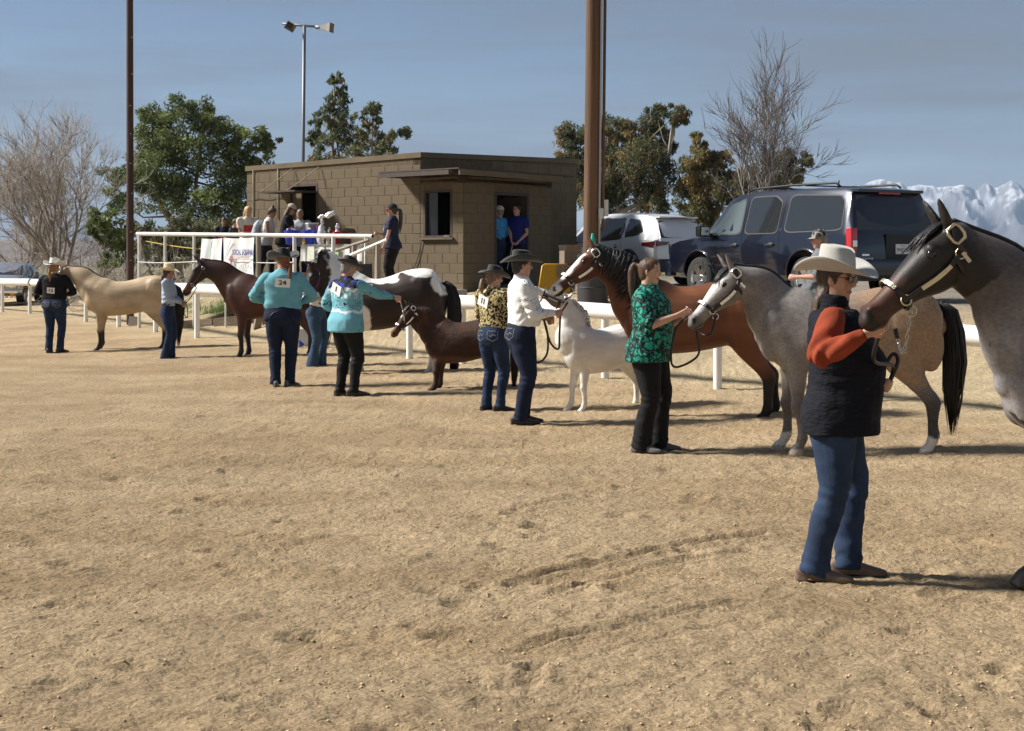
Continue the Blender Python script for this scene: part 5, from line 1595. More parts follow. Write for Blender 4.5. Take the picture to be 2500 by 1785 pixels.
def c_brownmini(I):
    c = np.tile(np.array((0.045, 0.018, 0.010)), (len(I["x"]), 1))
    c = mixc(c, (0.075, 0.031, 0.016), sstep(0.05, 0.6, n3(I, 6, 2)) * 0.6)
    c = mixc(c, (0.16, 0.075, 0.035), sstep(0.53, 0.47, I["z"]) * sstep(0.40, 0.46, I["z"]) * 0.6)
    c = mixc(c, (0.14, 0.055, 0.025), sstep(0.28, 0.34, I["hS"]) * 0.8)
    c = mixc(c, (0.025, 0.013, 0.010), sstep(0.3, 0.15, I["z"]) * 0.5)
    c = mixc(c, (0.78, 0.74, 0.68), sstep(0.022, 0.012, I["hW"]) * sstep(0.1, 0.12, I["hS"]) * sstep(0.2, 0.17, I["hS"]) * (I["hU"] > 0))
    return c

def c_whitemini(I):
    c = np.tile(np.array((0.80, 0.77, 0.72)), (len(I["x"]), 1))
    c = mixc(c, (0.70, 0.64, 0.55), sstep(0.1, 0.5, n3(I, 4, 2)) * sstep(0.55, 0.4, I["z"]) * 0.35)
    br = sstep(0.02, 0.06, I["hS"]) * sstep(0.31, 0.25, I["hS"]) * sstep(0.006, -0.006, I["hU"] + 0.006 * n3(I, 30, 3)) * (I["hS"] > -1)
    c = mixc(c, (0.13, 0.085, 0.055), br * 0.95)
    c = mixc(c, (0.62, 0.42, 0.36), sstep(0.36, 0.39, I["hS"]) * 0.45)
    return c
c_whitemini.hoof = (0.62, 0.56, 0.47)

def c_bay(I):
    c = np.tile(np.array((0.155, 0.052, 0.022)), (len(I["x"]), 1))
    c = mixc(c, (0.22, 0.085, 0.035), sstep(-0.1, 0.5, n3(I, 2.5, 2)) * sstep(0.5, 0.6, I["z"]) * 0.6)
    c = mixc(c, (0.07, 0.024, 0.014), sstep(0.05, 0.2, n3(I, 1.6, 12)) * 0.35)
    c = mixc(c, (0.013, 0.010, 0.009), sstep(0.44, 0.27, I["z"] + 0.03 * n3(I, 10, 3)))
    hS, hU, hW = I["hS"], I["hU"], I["hW"]
    c = mixc(c, (0.085, 0.030, 0.016), sstep(-0.03, 0.04, hS) * 0.75)
    c = mixc(c, (0.024, 0.014, 0.011), sstep(0.26, 0.34, hS) * sstep(-0.004, -0.025, hU))
    bl = sstep(0.040 + 0.012, 0.040 - 0.004, hW + 0.004 * n3(I, 30, 4)) * sstep(0.06, 0.09, hS) * sstep(0.004, 0.016, hU)
    bl = np.maximum(bl, sstep(0.335, 0.36, hS) * sstep(-0.046, -0.034, hU))
    c = mixc(c, (0.80, 0.75, 0.70), bl)
    c = mixc(c, (0.55, 0.5, 0.45), sstep(0.075, 0.06, I["z"]) * (I["x"] > 0) * (I["y"] > 0))
    return c

def c_grey(I):
    c = np.tile(np.array((0.185, 0.165, 0.155)), (len(I["x"]), 1))
    c = mixc(c, (0.30, 0.275, 0.26), sstep(-0.1, 0.6, n3(I, 7, 2)) * 0.55)
    c = mixc(c, (0.29, 0.195, 0.125), sstep(0.12, -0.12, I["x"]) * sstep(0.36, 0.48, I["z"]))
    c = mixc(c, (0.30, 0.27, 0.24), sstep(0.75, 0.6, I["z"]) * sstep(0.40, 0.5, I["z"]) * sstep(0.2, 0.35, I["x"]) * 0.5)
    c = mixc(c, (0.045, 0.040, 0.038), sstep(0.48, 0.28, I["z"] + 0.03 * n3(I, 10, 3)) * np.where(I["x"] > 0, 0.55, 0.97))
    hS, hU, hW = I["hS"], I["hU"], I["hW"]
    c = mixc(c, (0.60, 0.58, 0.56), sstep(0.02, 0.10, hS) * sstep(-0.02, 0.03, hU) * 0.8)
    c = mixc(c, (0.10, 0.095, 0.095), sstep(0.33, 0.375, hS) * 0.85)
    so = sstep(0.135, 0.115, I["z"] + 0.012 * n3(I, 16, 5)) * ((I["x"] < -0.2) | (I["y"] < 0))
    c = mixc(c, (0.70, 0.64, 0.57), so)
    return c
c_grey.hoof = (0.42, 0.34, 0.27)

def c_roan(I):
    c = np.tile(np.array((0.225, 0.215, 0.222)), (len(I["x"]), 1))
    c = mixc(c, (0.40, 0.375, 0.37), sstep(-0.2, 0.6, n3(I, 8, 2, 5)) * 0.6)
    nk = sstep(0.36, 0.62, I["x"] + 0.5 * (I["z"] - 0.85))
    c = mixc(c, (0.075, 0.060, 0.055), nk * sstep(0.78, 1.0, I["z"]) * 0.85)
    hS = I["hS"]
    c = mixc(c, (0.013, 0.010, 0.009), sstep(-0.06, 0.02, hS) * 0.95)
    c = mixc(c, (0.095, 0.034, 0.020), sstep(0.20, 0.30, hS) * sstep(-0.03, 0.02, I["hU"]) * 0.9)
    c = mixc(c, (0.075, 0.032, 0.022), sstep(0.26, 0.33, hS) * 0.7)
    c = mixc(c, (0.015, 0.012, 0.012), sstep(0.372, 0.395, hS) * 0.8)
    sp = sstep(0.78, 0.86, fbm(I["p"] * 17.0, 2, 55)) * (hS < -1)
    c = mixc(c, (0.018, 0.014, 0.014), sp * 0.9)
    c = mixc(c, (0.030, 0.025, 0.024), sstep(0.5, 0.35, I["z"]) * 0.8)
    return c

PI = math.pi
BLK = hair_mat("black", (0.010, 0.008, 0.008))
def ground_at(px, py):
    Y = CAM_H * F_PX / (py - HOR)
    return Vector((PX(px, Y), Y, 0.0))

HORSES = {}
# pale dun, far end of the line
HORSES["dun"] = horse("horse", "pale tan dun horse with black tail, beside the person with number 12",
    (PX(313, 26.1), 26.1, 0), PI + 0.08, 1.36, poll=(0.85, -0.08, 1.14), head=(0.62, -0.60, -0.50), legs=(0, 0.01, 0.02, 0.05), girth=1.08, length=1.12, color=c_dun,
    mane=dict(mat=hair_mat("taupe", (0.05, 0.035, 0.028)), side=-1, n=50, len=1.0), tail=BLK, voxel=0.020, croup=0.02, tail_end=0.14, neckk=1.15,
    halter=dict(strap=M_LEATHER, plate=M_SILVER))
# dark bay
HORSES["darkbay"] = horse("horse", "dark mahogany bay horse facing the girl in the straw hat",
    (PX(665, 23.6), 23.6, 0), PI - 0.05, 1.46, poll=(0.82, 0.02, 1.14), head=(0.55, 0.06, -0.82), legs=(0.01, -0.04, 0.02, -0.06), girth=1.1, length=1.04, color=c_darkbay,
    mane=dict(mat=BLK, side=-1, n=45, len=1.0), tail=BLK, voxel=0.019, neckk=1.08,
    halter=dict(strap=mat("rope_halter", (0.10, 0.06, 0.05), 0.8), w=0.010))
# big pinto
HORSES["pinto"] = horse("horse", "heavy black and white pinto draft horse with feathered legs behind the turquoise patterned shirt",
    (PX(945, 20.3), 20.3, 0), PI - 0.06, 1.50, poll=(0.70, 0.06, 1.06), head=(0.34, 0.18, -0.92), legs=(0.03, -0.03, 0.04, -0.20), girth=1.26, length=1.05, color=c_pinto, coat=M_COAT,
    mane=dict(mat=hair_mat("pinto", (0.016, 0.012, 0.011)), side=-1, n=12, len=0.5, **{"from": 0.6}), tail=BLK, voxel=0.019, neckk=1.28, mid=(0.60, 0.02, 1.06), legk=1.18, dip=0.01, croup=0.03,
    halter=dict(strap=mat("purple_nylon", (0.085, 0.022, 0.11), 0.6), w=0.02), feather=(hair_mat("white", (0.72, 0.68, 0.62)), (0, 1, 2)), tail_end=0.06)
# brown miniature
HORSES["brownmini"] = horse("horse", "shaggy dark brown miniature horse held by the person in turquoise patterned shirt",
    (PX(1140, 17.9), 17.9, 0), PI - 0.07, 0.94, poll=(0.74, 0.10, 1.17), head=(0.58, 0.32, -0.72), legs=(0.10, 0.06, 0.0, 0.03), girth=1.46, length=1.06, headk=1.12, legk=1.4, color=c_brownmini, coat=M_FUZZ,
    mane=dict(mat=hair_mat("darkbrown", (0.022, 0.012, 0.009)), side=-1, n=60, len=1.1), tail=hair_mat("darkbrown", (0.022, 0.012, 0.009)), voxel=0.014, neckk=1.3, tail_end=0.10,
    halter=dict(strap=M_LEATHER, plate=M_SILVER, w=0.018), forelock=hair_mat("darkbrown", (0.022, 0.012, 0.009)))
# white miniature
HORSES["whitemini"] = horse("horse", "small white miniature horse with brown cheeks, tossing its head up beside the black-hatted person",
    (PX(1478, 15.6), 15.6, 0), PI + 0.36, 0.97, poll=(0.45, 0.00, 1.30), head=(0.88, -0.28, 0.40), legs=(0.0, 0.08, 0.02, 0.0), girth=1.26, length=0.98, headk=0.98, color=c_whitemini, legk=1.08,
    mane=dict(mat=hair_mat("white", (0.72, 0.68, 0.62)), side=1, n=50, len=0.7), tail=hair_mat("white", (0.72, 0.68, 0.62)), voxel=0.012, neckk=1.22,
    halter=dict(strap=M_LEATHER, plate=M_CHAIN, w=0.016), forelock=hair_mat("white", (0.72, 0.68, 0.62)))
# bay with a blaze
HORSES["bay"] = horse("horse", "bright bay horse with a broad white blaze and thick black mane behind the green blouse",
    (PX(1706, 14.6), 14.6, 0), PI - 0.05, 1.48, poll=(0.72, 0.04, 1.205), head=(0.76, 0.12, -0.58), legs=(0.02, -0.02, 0.0, -0.10), girth=1.10, length=1.02, color=c_bay,
    mane=dict(mat=BLK, side=1, n=150, len=1.55, **{"from": 0.26}), tail=BLK, voxel=0.015, neckk=1.12, headk=1.0, legk=1.1,
    halter=dict(strap=M_LEATHERB, plate=M_SILVER))
# steel grey with white socks
HORSES["grey"] = horse("horse", "steel grey horse with white-striped face and white hind socks facing the green blouse",
    (PX(2068, 12.15), 12.15, 0), PI - 0.10, 1.44, poll=(0.68, 0.06, 1.11), head=(0.66, 0.22, -0.68), legs=(-0.06, 0.03, -0.02, -0.08), girth=1.04, length=1.02, color=c_grey, coat=M_ROAN,
    mane=dict(mat=hair_mat("greyblack", (0.03, 0.028, 0.028)), side=-1, n=60, len=1.0), tail=BLK, voxel=0.015, neckk=1.05, headk=1.0, tail_end=0.22,
    halter=dict(strap=M_LEATHER, plate=M_SILVER), forelock=BLK)
# near roan
HORSES["roan"] = horse("horse", "large blue roan horse with dark head and gold-plated halter facing the dark vest",
    (PX(2832, 7.05), 7.05, 0), PI + 0.02, 1.50, poll=(0.715, 0.03, 1.22), head=(0.76, 0.05, -0.64), legs=(-0.10, 0.05, 0.0, -0.05), girth=1.10, length=1.02, color=c_roan, coat=M_ROAN,
    mane=dict(mat=BLK, side=-1, n=70, len=0.9), tail=BLK, voxel=0.013, neckk=1.02, headk=1.0,
    halter=dict(strap=M_LEATHER, plate=M_BRASS, w=0.016), forelock=BLK)
# ================================================================== people
SKIN = {"fair": (0.52, 0.30, 0.21), "tan": (0.40, 0.215, 0.135), "rosy": (0.50, 0.27, 0.20), "olive": (0.34, 0.19, 0.12)}
M_SKIN = mat("skin", attr="Col", rough=0.5, spec=0.4, sss=0.08, var=0.08, vscale=30)
M_DENIM = mat("denim", (0.018, 0.035, 0.080), 0.85, spec=0.2, var=0.5, vscale=5, bump=0.25, bscale=300)
M_DENIM_D = mat("dark_denim", (0.012, 0.019, 0.045), 0.85, spec=0.2, var=0.3, vscale=7, bump=0.25, bscale=300)
M_DENIM_L = mat("faded_denim", (0.040, 0.075, 0.135), 0.85, spec=0.2, var=0.4, vscale=6, bump=0.25, bscale=300)
M_BLACKP = mat("black_trousers", (0.008, 0.008, 0.009), 0.8, spec=0.25, var=0.3, vscale=8, bump=0.2, bscale=200)
M_BOOT = mat("tan_boot", (0.16, 0.11, 0.075), 0.7, var=0.25, vscale=18, bump=0.15, bscale=80)
M_BOOTD = mat("dark_boot", (0.035, 0.025, 0.02), 0.6, var=0.25, vscale=18)
M_BOOTG = mat("grey_shoe", (0.12, 0.11, 0.11), 0.8, var=0.25, vscale=18)
M_FELTB = mat("black_felt", (0.010, 0.010, 0.011), 0.85, sheen=0.3, var=0.2, vscale=20)
M_FELTBR = mat("brown_felt", (0.016, 0.011, 0.009), 0.85, sheen=0.3, var=0.2, vscale=20)
M_FELTG = mat("pale_felt", (0.42, 0.405, 0.375), 0.85, sheen=0.3, var=0.08, vscale=20, bump=0.1, bscale=120)
M_STRAW = mat("straw", (0.66, 0.56, 0.38), 0.75, var=0.15, vscale=40, bump=0.4, bscale=180)
M_WHITEHAT = mat("white_straw", (0.72, 0.69, 0.62), 0.75, var=0.08, vscale=40, bump=0.3, bscale=180)
M_CARD = mat("number_card", (0.80, 0.80, 0.79), 0.6)
M_INK = mat("black_ink", (0.008, 0.008, 0.010), 0.6)
M_GLASS = mat("dark_lens", (0.03, 0.03, 0.035), 0.08, spec=0.7)
M_FRAME = mat("wire_frame", (0.10, 0.06, 0.03), 0.35, 0.8)
M_BUTTON = mat("snap", (0.7, 0.7, 0.66), 0.3, 1.0)

def cloth(name, c, **k):
    kw = dict(rough=0.85, spec=0.2, var=0.14, vscale=6, bump=0.2, bscale=180)
    kw.update(k)
    return mat("cloth_" + name, c, **kw)

def pattern_mat(name, a, b, scale, kind="swirl", thr=0.5, soft=0.03, zmin=None, base=None):
    """Printed cloth: two inks in swirls, dots or checks."""
    if name in _mats: return _mats[name]
    m = bpy.data.materials.new(name); m.use_nodes = True
    n, l = m.node_tree.nodes, m.node_tree.links; bs = n["Principled BSDF"]
    bs.inputs["Roughness"].default_value = 0.7; bs.inputs["Specular IOR Level"].default_value = 0.25
    tc = n.new("ShaderNodeTexCoord")
    r = n.new("ShaderNodeValToRGB"); r.color_ramp.elements[0].position = thr - soft; r.color_ramp.elements[1].position = thr + soft
    r.color_ramp.elements[0].color = (*a, 1); r.color_ramp.elements[1].color = (*b, 1)
    if kind == "swirl":
        nz = n.new("ShaderNodeTexNoise"); nz.inputs["Scale"].default_value = scale * 0.28; nz.inputs["Detail"].default_value = 1.5
        l.new(tc.outputs["Object"], nz.inputs["Vector"])
        ml = n.new("ShaderNodeMath"); ml.operation = 'MULTIPLY'; ml.inputs[1].default_value = 26
        sn = n.new("ShaderNodeMath"); sn.operation = 'SINE'
        md = n.new("ShaderNodeMapRange"); md.inputs["From Min"].default_value = -1; md.inputs["From Max"].default_value = 1
        l.new(nz.outputs["Fac"], ml.inputs[0]); l.new(ml.outputs[0], sn.inputs[0]); l.new(sn.outputs[0], md.inputs["Value"]); l.new(md.outputs[0], r.inputs["Fac"])
    elif kind == "dots":
        v = n.new("ShaderNodeTexVoronoi"); v.inputs["Scale"].default_value = scale
        l.new(tc.outputs["Object"], v.inputs["Vector"]); l.new(v.outputs["Distance"], r.inputs["Fac"])
    elif kind == "scroll":
        v = n.new("ShaderNodeTexVoronoi"); v.feature = 'DISTANCE_TO_EDGE'; v.inputs["Scale"].default_value = scale
        nz = n.new("ShaderNodeTexNoise"); nz.inputs["Scale"].default_value = scale * 0.8
        mx = n.new("ShaderNodeMixRGB"); mx.inputs["Fac"].default_value = 0.12
        l.new(tc.outputs["Object"], mx.inputs["Color1"]); l.new(tc.outputs["Object"], nz.inputs["Vector"]); l.new(nz.outputs["Color"], mx.inputs["Color2"])
        l.new(mx.outputs["Color"], v.inputs["Vector"]); l.new(v.outputs["Distance"], r.inputs["Fac"])
    elif kind == "check":
        v = n.new("ShaderNodeTexChecker"); v.inputs["Scale"].default_value = scale
        l.new(tc.outputs["Object"], v.inputs["Vector"]); l.new(v.outputs["Fac"], r.inputs["Fac"])
    l.new(r.outputs["Color"], bs.inputs["Base Color"])
    if base is not None:                     # the print covers only what the point attribute says
        at = n.new("ShaderNodeAttribute"); at.attribute_name = "Print"
        mx = n.new("ShaderNodeMixRGB"); mx.inputs["Color1"].default_value = (*base, 1)
        l.new(at.outputs["Fac"], mx.inputs["Fac"]); l.new(r.outputs["Color"], mx.inputs["Color2"]); l.new(mx.outputs["Color"], bs.inputs["Base Color"])
    nb = n.new("ShaderNodeTexNoise"); nb.inputs["Scale"].default_value = 12; nb.inputs["Detail"].default_value = 4
    l.new(tc.outputs["Object"], nb.inputs["Vector"])
    bp = n.new("ShaderNodeBump"); bp.inputs["Strength"].default_value = 0.25; bp.inputs["Distance"].default_value = 0.02
    l.new(nb.outputs["Fac"], bp.inputs["Height"]); l.new(bp.outputs["Normal"], bs.inputs["Normal"])
    _mats[name] = m
    return m

def ik(a, b, l1, l2, pole):
    a, b = Vector(a), Vector(b)
    d = b - a; L = min(d.length, (l1 + l2) * 0.995); d.normalize(); b = a + d * L
    x = (l1 * l1 - l2 * l2 + L * L) / (2 * L)
    h = math.sqrt(max(l1 * l1 - x * x, 0.0))
    p = Vector(pole); p = p - d * p.dot(d); p = p.normalized() if p.length > 1e-5 else d.orthogonal().normalized()
    return a + d * x + p * h, b

def hand_geo(mb, wrist, d, nrm, k=1.0, curl=0.9, left=True, spread=0.0):
    """Palm and five fingers; d: along the hand, nrm: out of the palm."""
    d = Vector(d).normalized(); nrm = Vector(nrm); nrm = (nrm - d * nrm.dot(d)).normalized(); s = d.cross(nrm)     # s: towards thumb or little finger
    th = s if left else -s
    w = Vector(wrist)
    mb.loft([(w - d * .02 * k, .026 * k, .020 * k, .020 * k), (w + d * .02 * k, .030 * k, .017 * k, .017 * k), (w + d * .06 * k, .038 * k, .014 * k, .015 * k), (w + d * .088 * k, .038 * k, .011 * k, .012 * k)], nrm, 3, 12, 0.3)
    for i, (off, ln) in enumerate(((.028, .072), (.0095, .080), (-.0095, .074), (-.027, .058))):
        p = w + d * (.082 - abs(i - 1.2) * .004) * k + th * off * k
        a = 0.12; seg = (0.44, 0.32, 0.26); pts = [(p - d * .012 * k, .0088 * k)]
        pts.append((p, .0088 * k)); dirn = d + th * spread * (1.5 - i) * 0.3
        for j, f in enumerate(seg):
            a += curl * (0.75, 1.0, 0.7)[j]
            v = (dirn * math.cos(a) + nrm * math.sin(a)).normalized()
            p = p + v * ln * f * k
            pts.append((p, (.0082, .0075, .0062)[j] * k))
        mb.loft([(q, r, r, r) for q, r in pts], th, 3, 8, 0.8)
    p = w + d * .022 * k + th * .026 * k + nrm * .006 * k
    v1 = (d * .62 + th * .62 + nrm * .35).normalized(); v2 = (d * .85 + nrm * (.2 + .45 * curl) + th * (.15 - .35 * curl)).normalized()
    mb.loft([(p - v1 * .012 * k, .013 * k, .013 * k, .013 * k), (p + v1 * .030 * k, .0105 * k, .0105 * k, .0105 * k), (p + v1 * .030 * k + v2 * .028 * k, .0095 * k, .0095 * k, .0095 * k), (p + v1 * .030 * k + v2 * .052 * k, .0075 * k, .0075 * k, .0075 * k)], nrm, 3, 8, 0.8)
    return w + d * .085 * k + nrm * .022 * k

def wrinkle(me, amp, seed, scale=9.0):
    a = coords(me); nn = normals(me)
    q = a * np.array([0.8, 0.8, 1.35]) * scale
    q = q + 0.6 * fbm(a * 3.5, 2, seed + 3)[:, None]
    r = fbm(q, 2, seed) * 0.55 + (0.5 - np.abs(vnoise(q * 0.8 + 9, seed + 7))) * 0.7
    set_coords(me, a + nn * (r * amp * 0.75)[:, None])

def cut_below(me, z): pass

def person(label, at, yaw, h=1.68, w=1.0, belly=1.0, feet=None, hands=(None, None), poles=(None, None), curl=(0.9, 0.9), lean=0.0, side=0.0, head=(0, 0, 0), skin="fair",
           top=None, vest=None, bottom=None, boots=M_BOOTD, hat=None, hair=None, card=None, glasses=None, voxel=0.009, group=None, belt=None, palm=(None, None), bend=0.04, extra=None, hipz=None, collar=None, age=0):
    k = h / 1.70
    root = empty("person", at, yaw, label, "person", group)
    Mw = Matrix.Translation(Vector(at)) @ Matrix.Rotation(yaw, 4, 'Z')
    inv = Mw.inverted()
    T = lambda p: Vector((p[0] + max(0, p[2] - .95) * math.tan(lean), p[1] + max(0, p[2] - .95) * math.tan(side), p[2]))
    feet = feet or ((0.02, 0.085, 0.12), (-0.02, -0.085, -0.12))
    # joints (unit: 1.70 m tall)
    hip = [Vector((0, s * .085 * (0.6 + 0.4 * w), .895)) for s in (1, -1)]
    ank = [Vector((f[0], f[1], .085)) for f in feet]
    knee = []
    for i in (0, 1):
        kn, _ = ik(hip[i], ank[i], .412, .412, (1, (0.15 if i == 0 else -0.15), 0))
        knee.append(kn)
    sh = [T((-.005, s * (.145 + .048 * w), 1.398 - .07 * (w - 1))) for s in (1, -1)]
    elb, wr = [], []
    for i in (0, 1):
        s = 1 if i == 0 else -1
        if hands[i] is None: tgt = sh[i] + Vector((0.06, s * .10 * w, -.52))
        else:
            q = hands[i]
            tgt = (inv @ q) / k if isinstance(q, Vector) else Vector(q)
        pole = Vector(poles[i]) if poles[i] else Vector((-1, s * 0.6, -0.4))
        e, b = ik(sh[i], tgt, .285, .255, pole)
        elb.append(e); wr.append(b)
    # ---- head frame
    hy, hp = head[0], head[1]
    HM = Matrix.Rotation(hy, 3, 'Z') @ Matrix.Rotation(hp, 3, 'Y') @ Matrix.Rotation(head[2] if len(head) > 2 else 0, 3, 'X')
    nk = T((-.005, 0, 1.475)); hc = nk + Vector((.018, 0, .03)) + HM @ Vector((.0, 0, .085))
    Hd = lambda p: hc + HM @ Vector(p)
    # ---- skin
    mb = MB()
    hrow = [(-0.118, .052, .020, .020, .020), (-0.103, .038, .040, .043, .042), (-0.07, .018, .056, .066, .062), (-0.03, .003, .065, .081, .083), (0.01, 0, .071, .085, .096),
            (0.05, -.003, .074, .086, .101), (0.085, -.006, .064, .074, .088), (0.108, -.010, .038, .045, .053)]
    mb.loft([(Hd((cx, 0, dz)), a, f, b) for dz, cx, a, f, b in hrow], HM @ Vector((1, 0, 0)), 4, 20, 0.35)
    mb.loft([(Hd((.078, 0, .022)), .008, .008, .012), (Hd((.089, 0, -.002)), .010, .010, .012), (Hd((.098, 0, -.022)), .014, .012, .014), (Hd((.090, 0, -.034)), .012, .008, .012)], HM @ Vector((1, 0, 0)), 3, 8, 0.6)
    for s in (1, -1):
        mb.ball(Hd((-.008, s * .074, -.006)), (.017, .008, .030), HM)
        mb.ball(Hd((.066, s * .034, .026)), (.016, .022, .010), HM)          # brow
        mb.ball(Hd((.058, s * .034, -.032)), (.020, .020, .018), HM)         # cheek
    mb.ball(Hd((.074, 0, -.062)), (.010, .021, .008), HM)                   # lips
    mb.ball(Hd((.060, 0, -.098)), (.016, .022, .014), HM)                   # chin
    mb.loft([(T((-.012, 0, 1.38)), .075, .06, .07), (T((-.012, 0, 1.44)), .060, .055, .058), (lerp(nk, hc, .25) + Vector((-.008, 0, 0)), .054, .052, .056), (lerp(nk, hc, .8) + Vector((-.012, 0, 0)), .052, .05, .06)], (1, 0, 0), 3, 16, 0.3)
    # arms and hands
    grips = []
    for i in (0, 1):
        d = (wr[i] - elb[i]).normalized(); s = 1 if i == 0 else -1
        mb.loft([(sh[i], .045, .045, .045), (lerp(sh[i], elb[i], .35), .043, .043, .043), (lerp(sh[i], elb[i], .8), .036, .036, .036), (elb[i], .034, .034, .034), (lerp(elb[i], wr[i], .3), .038, .036, .036),
                 (lerp(elb[i], wr[i], .8), .027, .024, .024), (wr[i], .025, .020, .020)], (1, 0, 0.3), 3, 12, 0.3)
        pn = Vector(palm[i]) if palm[i] else Vector((0.1, -s * 1.0, -0.25))
        g = hand_geo(mb, wr[i] + d * .015, d, pn, 1.0, curl[i], i == 0)
        grips.append(Mw @ (g * k))
    # torso and legs under the clothes
    mb.loft([(T((0, 0, .86)), .13, .08, .09), (T((0, 0, 1.05)), .11, .08, .07), (T((0, 0, 1.25)), .13, .09, .08), (T((0, 0, 1.38)), .15, .07, .08), (T((0, 0, 1.44)), .08, .05, .06)], (1, 0, 0), 3, 14, 0.4)
    for i in (0, 1):
        mb.loft([(hip[i], .07, .07, .07), (knee[i], .045, .045, .045), (ank[i], .032, .032, .032)], (1, 0, 0), 4, 10, 0.3)
        fy = feet[i][2]; fd = Vector((math.cos(fy), math.sin(fy), 0))
        mb.loft([(ank[i] + Vector((0, 0, -.01)), .026, .03, .03), (ank[i] + fd * .06 + Vector((0, 0, -.045)), .026, .02, .02), (ank[i] + fd * .13 + Vector((0, 0, -.06)), .02, .014, .014)], (0, 0, 1), 3, 8, 0.3)
    mb.v = [v * k for v in mb.v]
    me = fuse(mb, voxel, 2, 0.5)
    a = coords(me) / k
    c = np.tile(np.array(SKIN[skin]), (len(a), 1))
    loc = (a - np.array(hc)) @ np.array(HM)
    hx, hy_, hz = loc[:, 0], np.abs(loc[:, 1]), loc[:, 2]
    isH = (np.abs(hx) < .14) & (hy_ < .1) & (np.abs(hz) < .14)
    face = isH & (hx > .02)
    hcol = np.array((hair or {}).get("rgb", (0.03, 0.018, 0.012)))
    def put(m, col, f=1.0):
        c[m] = c[m] * (1 - f) + np.array(col) * f
    put(face & (hy_ < .05) & (np.abs(hz + .035) < .02) & (hy_ > .02), (SKIN[skin][0], SKIN[skin][1] * .78, SKIN[skin][2] * .75), .4)      # cheeks
    put(face & (np.abs(hz - .030) < .0045) & (hy_ > .014) & (hy_ < .052), hcol * 0.8, .75)                            # brows
    put(face & (np.abs(hz - .006) < .0065) & (hy_ > .018) & (hy_ < .046), (0.03, 0.02, 0.018), .85)                    # eyes
    put(face & (np.abs(hz + .062) < .008) & (hy_ < .025) & (hx > .06), (0.32, 0.10, 0.09), .7)                       # lips
    put(face & (np.abs(hz + .062) < .0022) & (hy_ < .023) & (hx > .06), (0.08, 0.02, 0.02), .8)
    if hair: put(isH & (hx < .055 + 0.02 * (hz > .06)) & (hz > -.015 + .9 * np.maximum(hx, -.02)) & (hy_ < .079), hcol, .95)
    paint(me, np.clip(c, .004, .9))
    link("body", me, root, M_SKIN)
    # ---- bottom: jeans or trousers
    bm_ = bottom or dict(mat=M_DENIM)
    fl = bm_.get("flare", 1.0); lg = bm_.get("leg", 1.0) * (0.5 + 0.5 * w)
    mb = MB()
    ht = bm_.get("rise", 1.035)
    bb_ = 0.45 + .55 * w; bf_ = .55 + .45 * belly
    mb.loft([((0, 0, .79), .140 * w, .100 * bf_, .110), ((0, 0, .85), .180 * w, .115 * bf_, .138 * bb_), ((0, 0, .91), .182 * w, .118 * bf_, .142 * bb_), ((0, 0, .97), .170 * w, .120 * bf_, .126 * bb_), (T((0, 0, ht)), .154 * w, .120 * belly, .106 * bb_)],
            (1, 0, 0), 4, 24, 0.05, .95)
    hem = []
    for i in (0, 1):
        tt = hip[i]; s = 1 if i == 0 else -1
        lo = lerp(knee[i], ank[i], 0.97)
        low = Vector((lo.x - .005, lo.y, bm_.get("hem", .045)))
        mb.loft([(tt + Vector((0, 0, -.01)), .096 * lg, .108 * lg, .122 * lg), (lerp(tt, knee[i], .3), .097 * lg, .104 * lg, .108 * lg), (lerp(tt, knee[i], .7), .080 * lg, .084 * lg, .084 * lg), (knee[i], .067 * lg, .070 * lg, .070 * lg),
                 (lerp(knee[i], ank[i], .35), .064 * lg, .062 * lg, .072 * lg), (lerp(knee[i], ank[i], .7), .058 * fl * lg ** .5, .058 * fl * lg ** .5, .062 * fl * lg ** .5), (low, .066 * fl, .072 * fl, .070 * fl)], (1, 0, 0), 4, 18, 0.05)
    mb.v = [v * k for v in mb.v]
    me = fuse(mb, max(voxel * 1.15, .010), 3, 0.5)
    wrinkle(me, bm_.get("wr", 0.010), 5 + len(label), 8)
    a = coords(me) / k; nn = normals(me)        # creases behind the knee and stacked above the boot
    f = (np.exp(-((a[:, 2] - .46) / .10) ** 2) + 1.1 * sstep(.22, .08, a[:, 2]) + .7 * np.exp(-((a[:, 2] - .80) / .06) ** 2)) * np.sin(a[:, 2] * 95 + 5.5 * vnoise(a * 7, 9) + 34 * a[:, 1] + 22 * a[:, 0])
    set_coords(me, (a + nn * (f * .0026)[:, None]) * k)
    jo = link(bm_.get("name", "jeans"), me, root, bm_["mat"])
